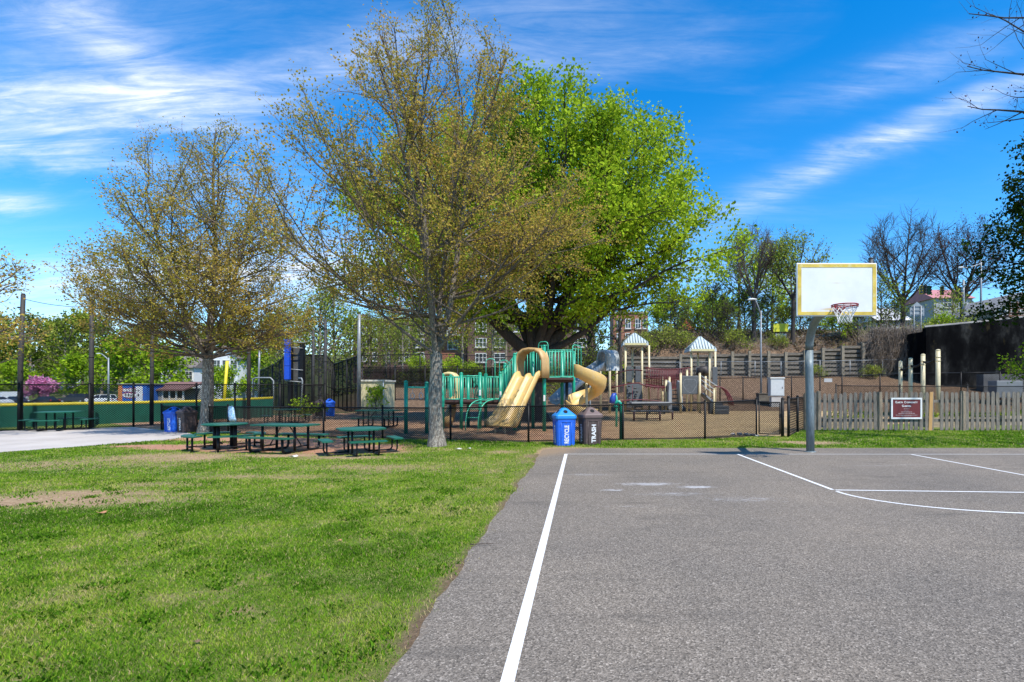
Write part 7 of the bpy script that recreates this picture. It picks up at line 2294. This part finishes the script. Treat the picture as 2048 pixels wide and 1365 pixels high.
grow('maple_tree', 'rust and yellow-leaved tree cut off by the left edge', (gx(-120, 17), 17, 0), 98, 6.6, [(1.8, .9), (2.6, 2.4), (4, 2.7), (5.5, 2.0), (6.6, .5)], 1.8, 30, .14, BARK_G, L_RUST, .085, 9, elev=(5, 62), secgap=.34, twgap=.22, tint=(.6, .25))

# vine tangle hanging over the end of the timber wall
rng = np.random.default_rng(99)
tb = Tubes(); C = []
for k in range(2400):
    px = rng.uniform(1742, 1862); x = gx(px, 49.2); up_ = rng.random() < .35
    y = 49.55 - abs(rng.normal(0, .25)) + (rng.uniform(.2, 2.2) if up_ else 0); zt = float(ground_z(x, max(y, 51.2))) if up_ else gz(rng.uniform(655, 700), 49.2)
    p = np.array([x, y, zt]); n = rng.integers(4, 10); pts = [p.copy()]; dx = rng.normal(0, .06)
    for j in range(n):
        dx = dx * .8 + rng.normal(0, .07)
        p = p + np.array([dx, rng.normal(0, .04), rng.normal(.26, .10) if up_ else rng.normal(-.30, .16)])
        if not up_: p[1] = min(p[1], 49.7)
        if p[2] < 2.9: break
        pts.append(p.copy())
    if len(pts) > 2: tb.add(pts, np.linspace(.022, .009, len(pts)), 3)
T = thing('vine_tangle', 'dry brown tangle of vines hanging over the timber wall by the concrete wall', 'vines', (0, 0, 0))
o = tb.build('vines', mat('vine_brown', (.30, .24, .185), .95, .45, 3, col2=(.13, .10, .075), cov=.5), T); o['kind'] = 'stuff'
# dead leaves and twigs carried on the slope and mulch
tb = Tubes()
for k in range(6000):
    x = rng.uniform(gx(1150, 55), gx(1900, 55)); y = rng.uniform(51.1, 62); z = float(ground_z(x, y)); a = rng.uniform(0, 6.28); l = rng.uniform(.3, 1.2)
    tb.add([(x, y, z), (x + l * .5 * math.cos(a), y + l * .5 * math.sin(a), z + rng.uniform(.05, .5)), (x + l * math.cos(a), y + l * math.sin(a), z + rng.uniform(0, .6))], [.018, .012, .006], 3)
o = tb.build('undergrowth', mat('vine_brown', (.21, .165, .125)), None); o['kind'] = 'stuff'
n = 26000; x = rng.uniform(gx(640, 55), gx(1900, 55), n); y = rng.uniform(51.1, 66, n)
k_ = fbm(x, y, .45, 3); ok = k_ > .42; x, y, k_ = x[ok], y[ok], k_[ok]
C = np.stack([x, y, ground_z(x, y) + np.abs(rng.normal(0, .35, len(x))) * (k_ - .3) * 4], -1)
o = leaves_mesh('ground_cover', C, rng, .24, leaf_mat('ground_cover', [(0, (.10, .070, .045)), (.4, (.17, .125, .07)), (.6, (.13, .15, .03)), (1, (.22, .26, .05))], .25), None, .45 + (fbm(x + 7, y, .3, 3) - .5) * 2 + rng.normal(0, .2, len(x))); o['kind'] = 'stuff'

# small things lying on the lawn
def flat_leaf(label, px, py, s, m, seed):
    x, y = gp(px, py); rg_ = random.Random(seed); q = MB(); n = 12; vs = [(0, 0, .03 * s * 6)]
    for i in range(n):
        a_ = 2 * math.pi * i / n; r_ = s * (1.0 if i % 2 == 0 else .62) * rg_.uniform(.8, 1.1)
        vs.append((r_ * math.cos(a_), r_ * .7 * math.sin(a_), s * (.20 + .35 * abs(math.sin(a_ + .6)) * rg_.uniform(.5, 1))))
    q.add([(v[0] + x, v[1] + y, v[2] + .018) for v in vs], [(0, i + 1, (i + 1) % n + 1) for i in range(n)])
    tag(obj('dead_leaf' if 'leaf' in label else 'paper_scrap', q, m), label, 'leaf' if 'leaf' in label else 'litter')
DL = mat('dead_leaf', (.42, .20, .09), .8, .3, 20); PP = mat('paper_scrap', (.62, .61, .58), .8, .06, 20)
flat_leaf('curled orange-brown dead leaf lying on the lawn at the left', 203, 1032, .075, DL, 1)
flat_leaf('brown dead leaf near the right side of the lawn', 1378, 1086, .001, DL, 2) if False else None
flat_leaf('dry brown leaf low on the lawn near the bottom edge', 393, 1292, .030, mat('dead_leaf_dark', (.16, .10, .06), .9, .3, 20), 3)
flat_leaf('small tan leaf at the upper right of the lawn', 679, 1086, .030, DL, 4)
flat_leaf('white paper scrap on the grass before the square picnic table', 586, 918, .12, PP, 5)
flat_leaf('white paper scrap right of the big maple trunk', 916, 902, .10, PP, 6)
flat_leaf('pale paper scrap near the court corner by the big maple', 938, 900, .07, PP, 7)
q = MB(); x, y = gp(967, 1095); q.tube([(x - .13, y - .01, .03), (x - .02, y + .008, .032), (x + .10, y + .02, .03)], [.004, .005, .003], 5)
tag(obj('twig', q, BARK_B), 'short brown twig lying at the edge of the asphalt', 'twig')
q = MB(); rg = random.Random(2)
for k in range(7):
    x, y = gp(rg.uniform(1464, 1512), rg.uniform(871, 874)); q.rbox((x, y, .04), (rg.uniform(.10, .25), .14, rg.uniform(.06, .10)), .03, rg.uniform(0, 3))
tag(obj('stone_rubble', q, mat('rubble_pale', (.50, .48, .45), .9, .2, 6)), 'line of pale stones under the chain-link fence by the gate', 'stones')
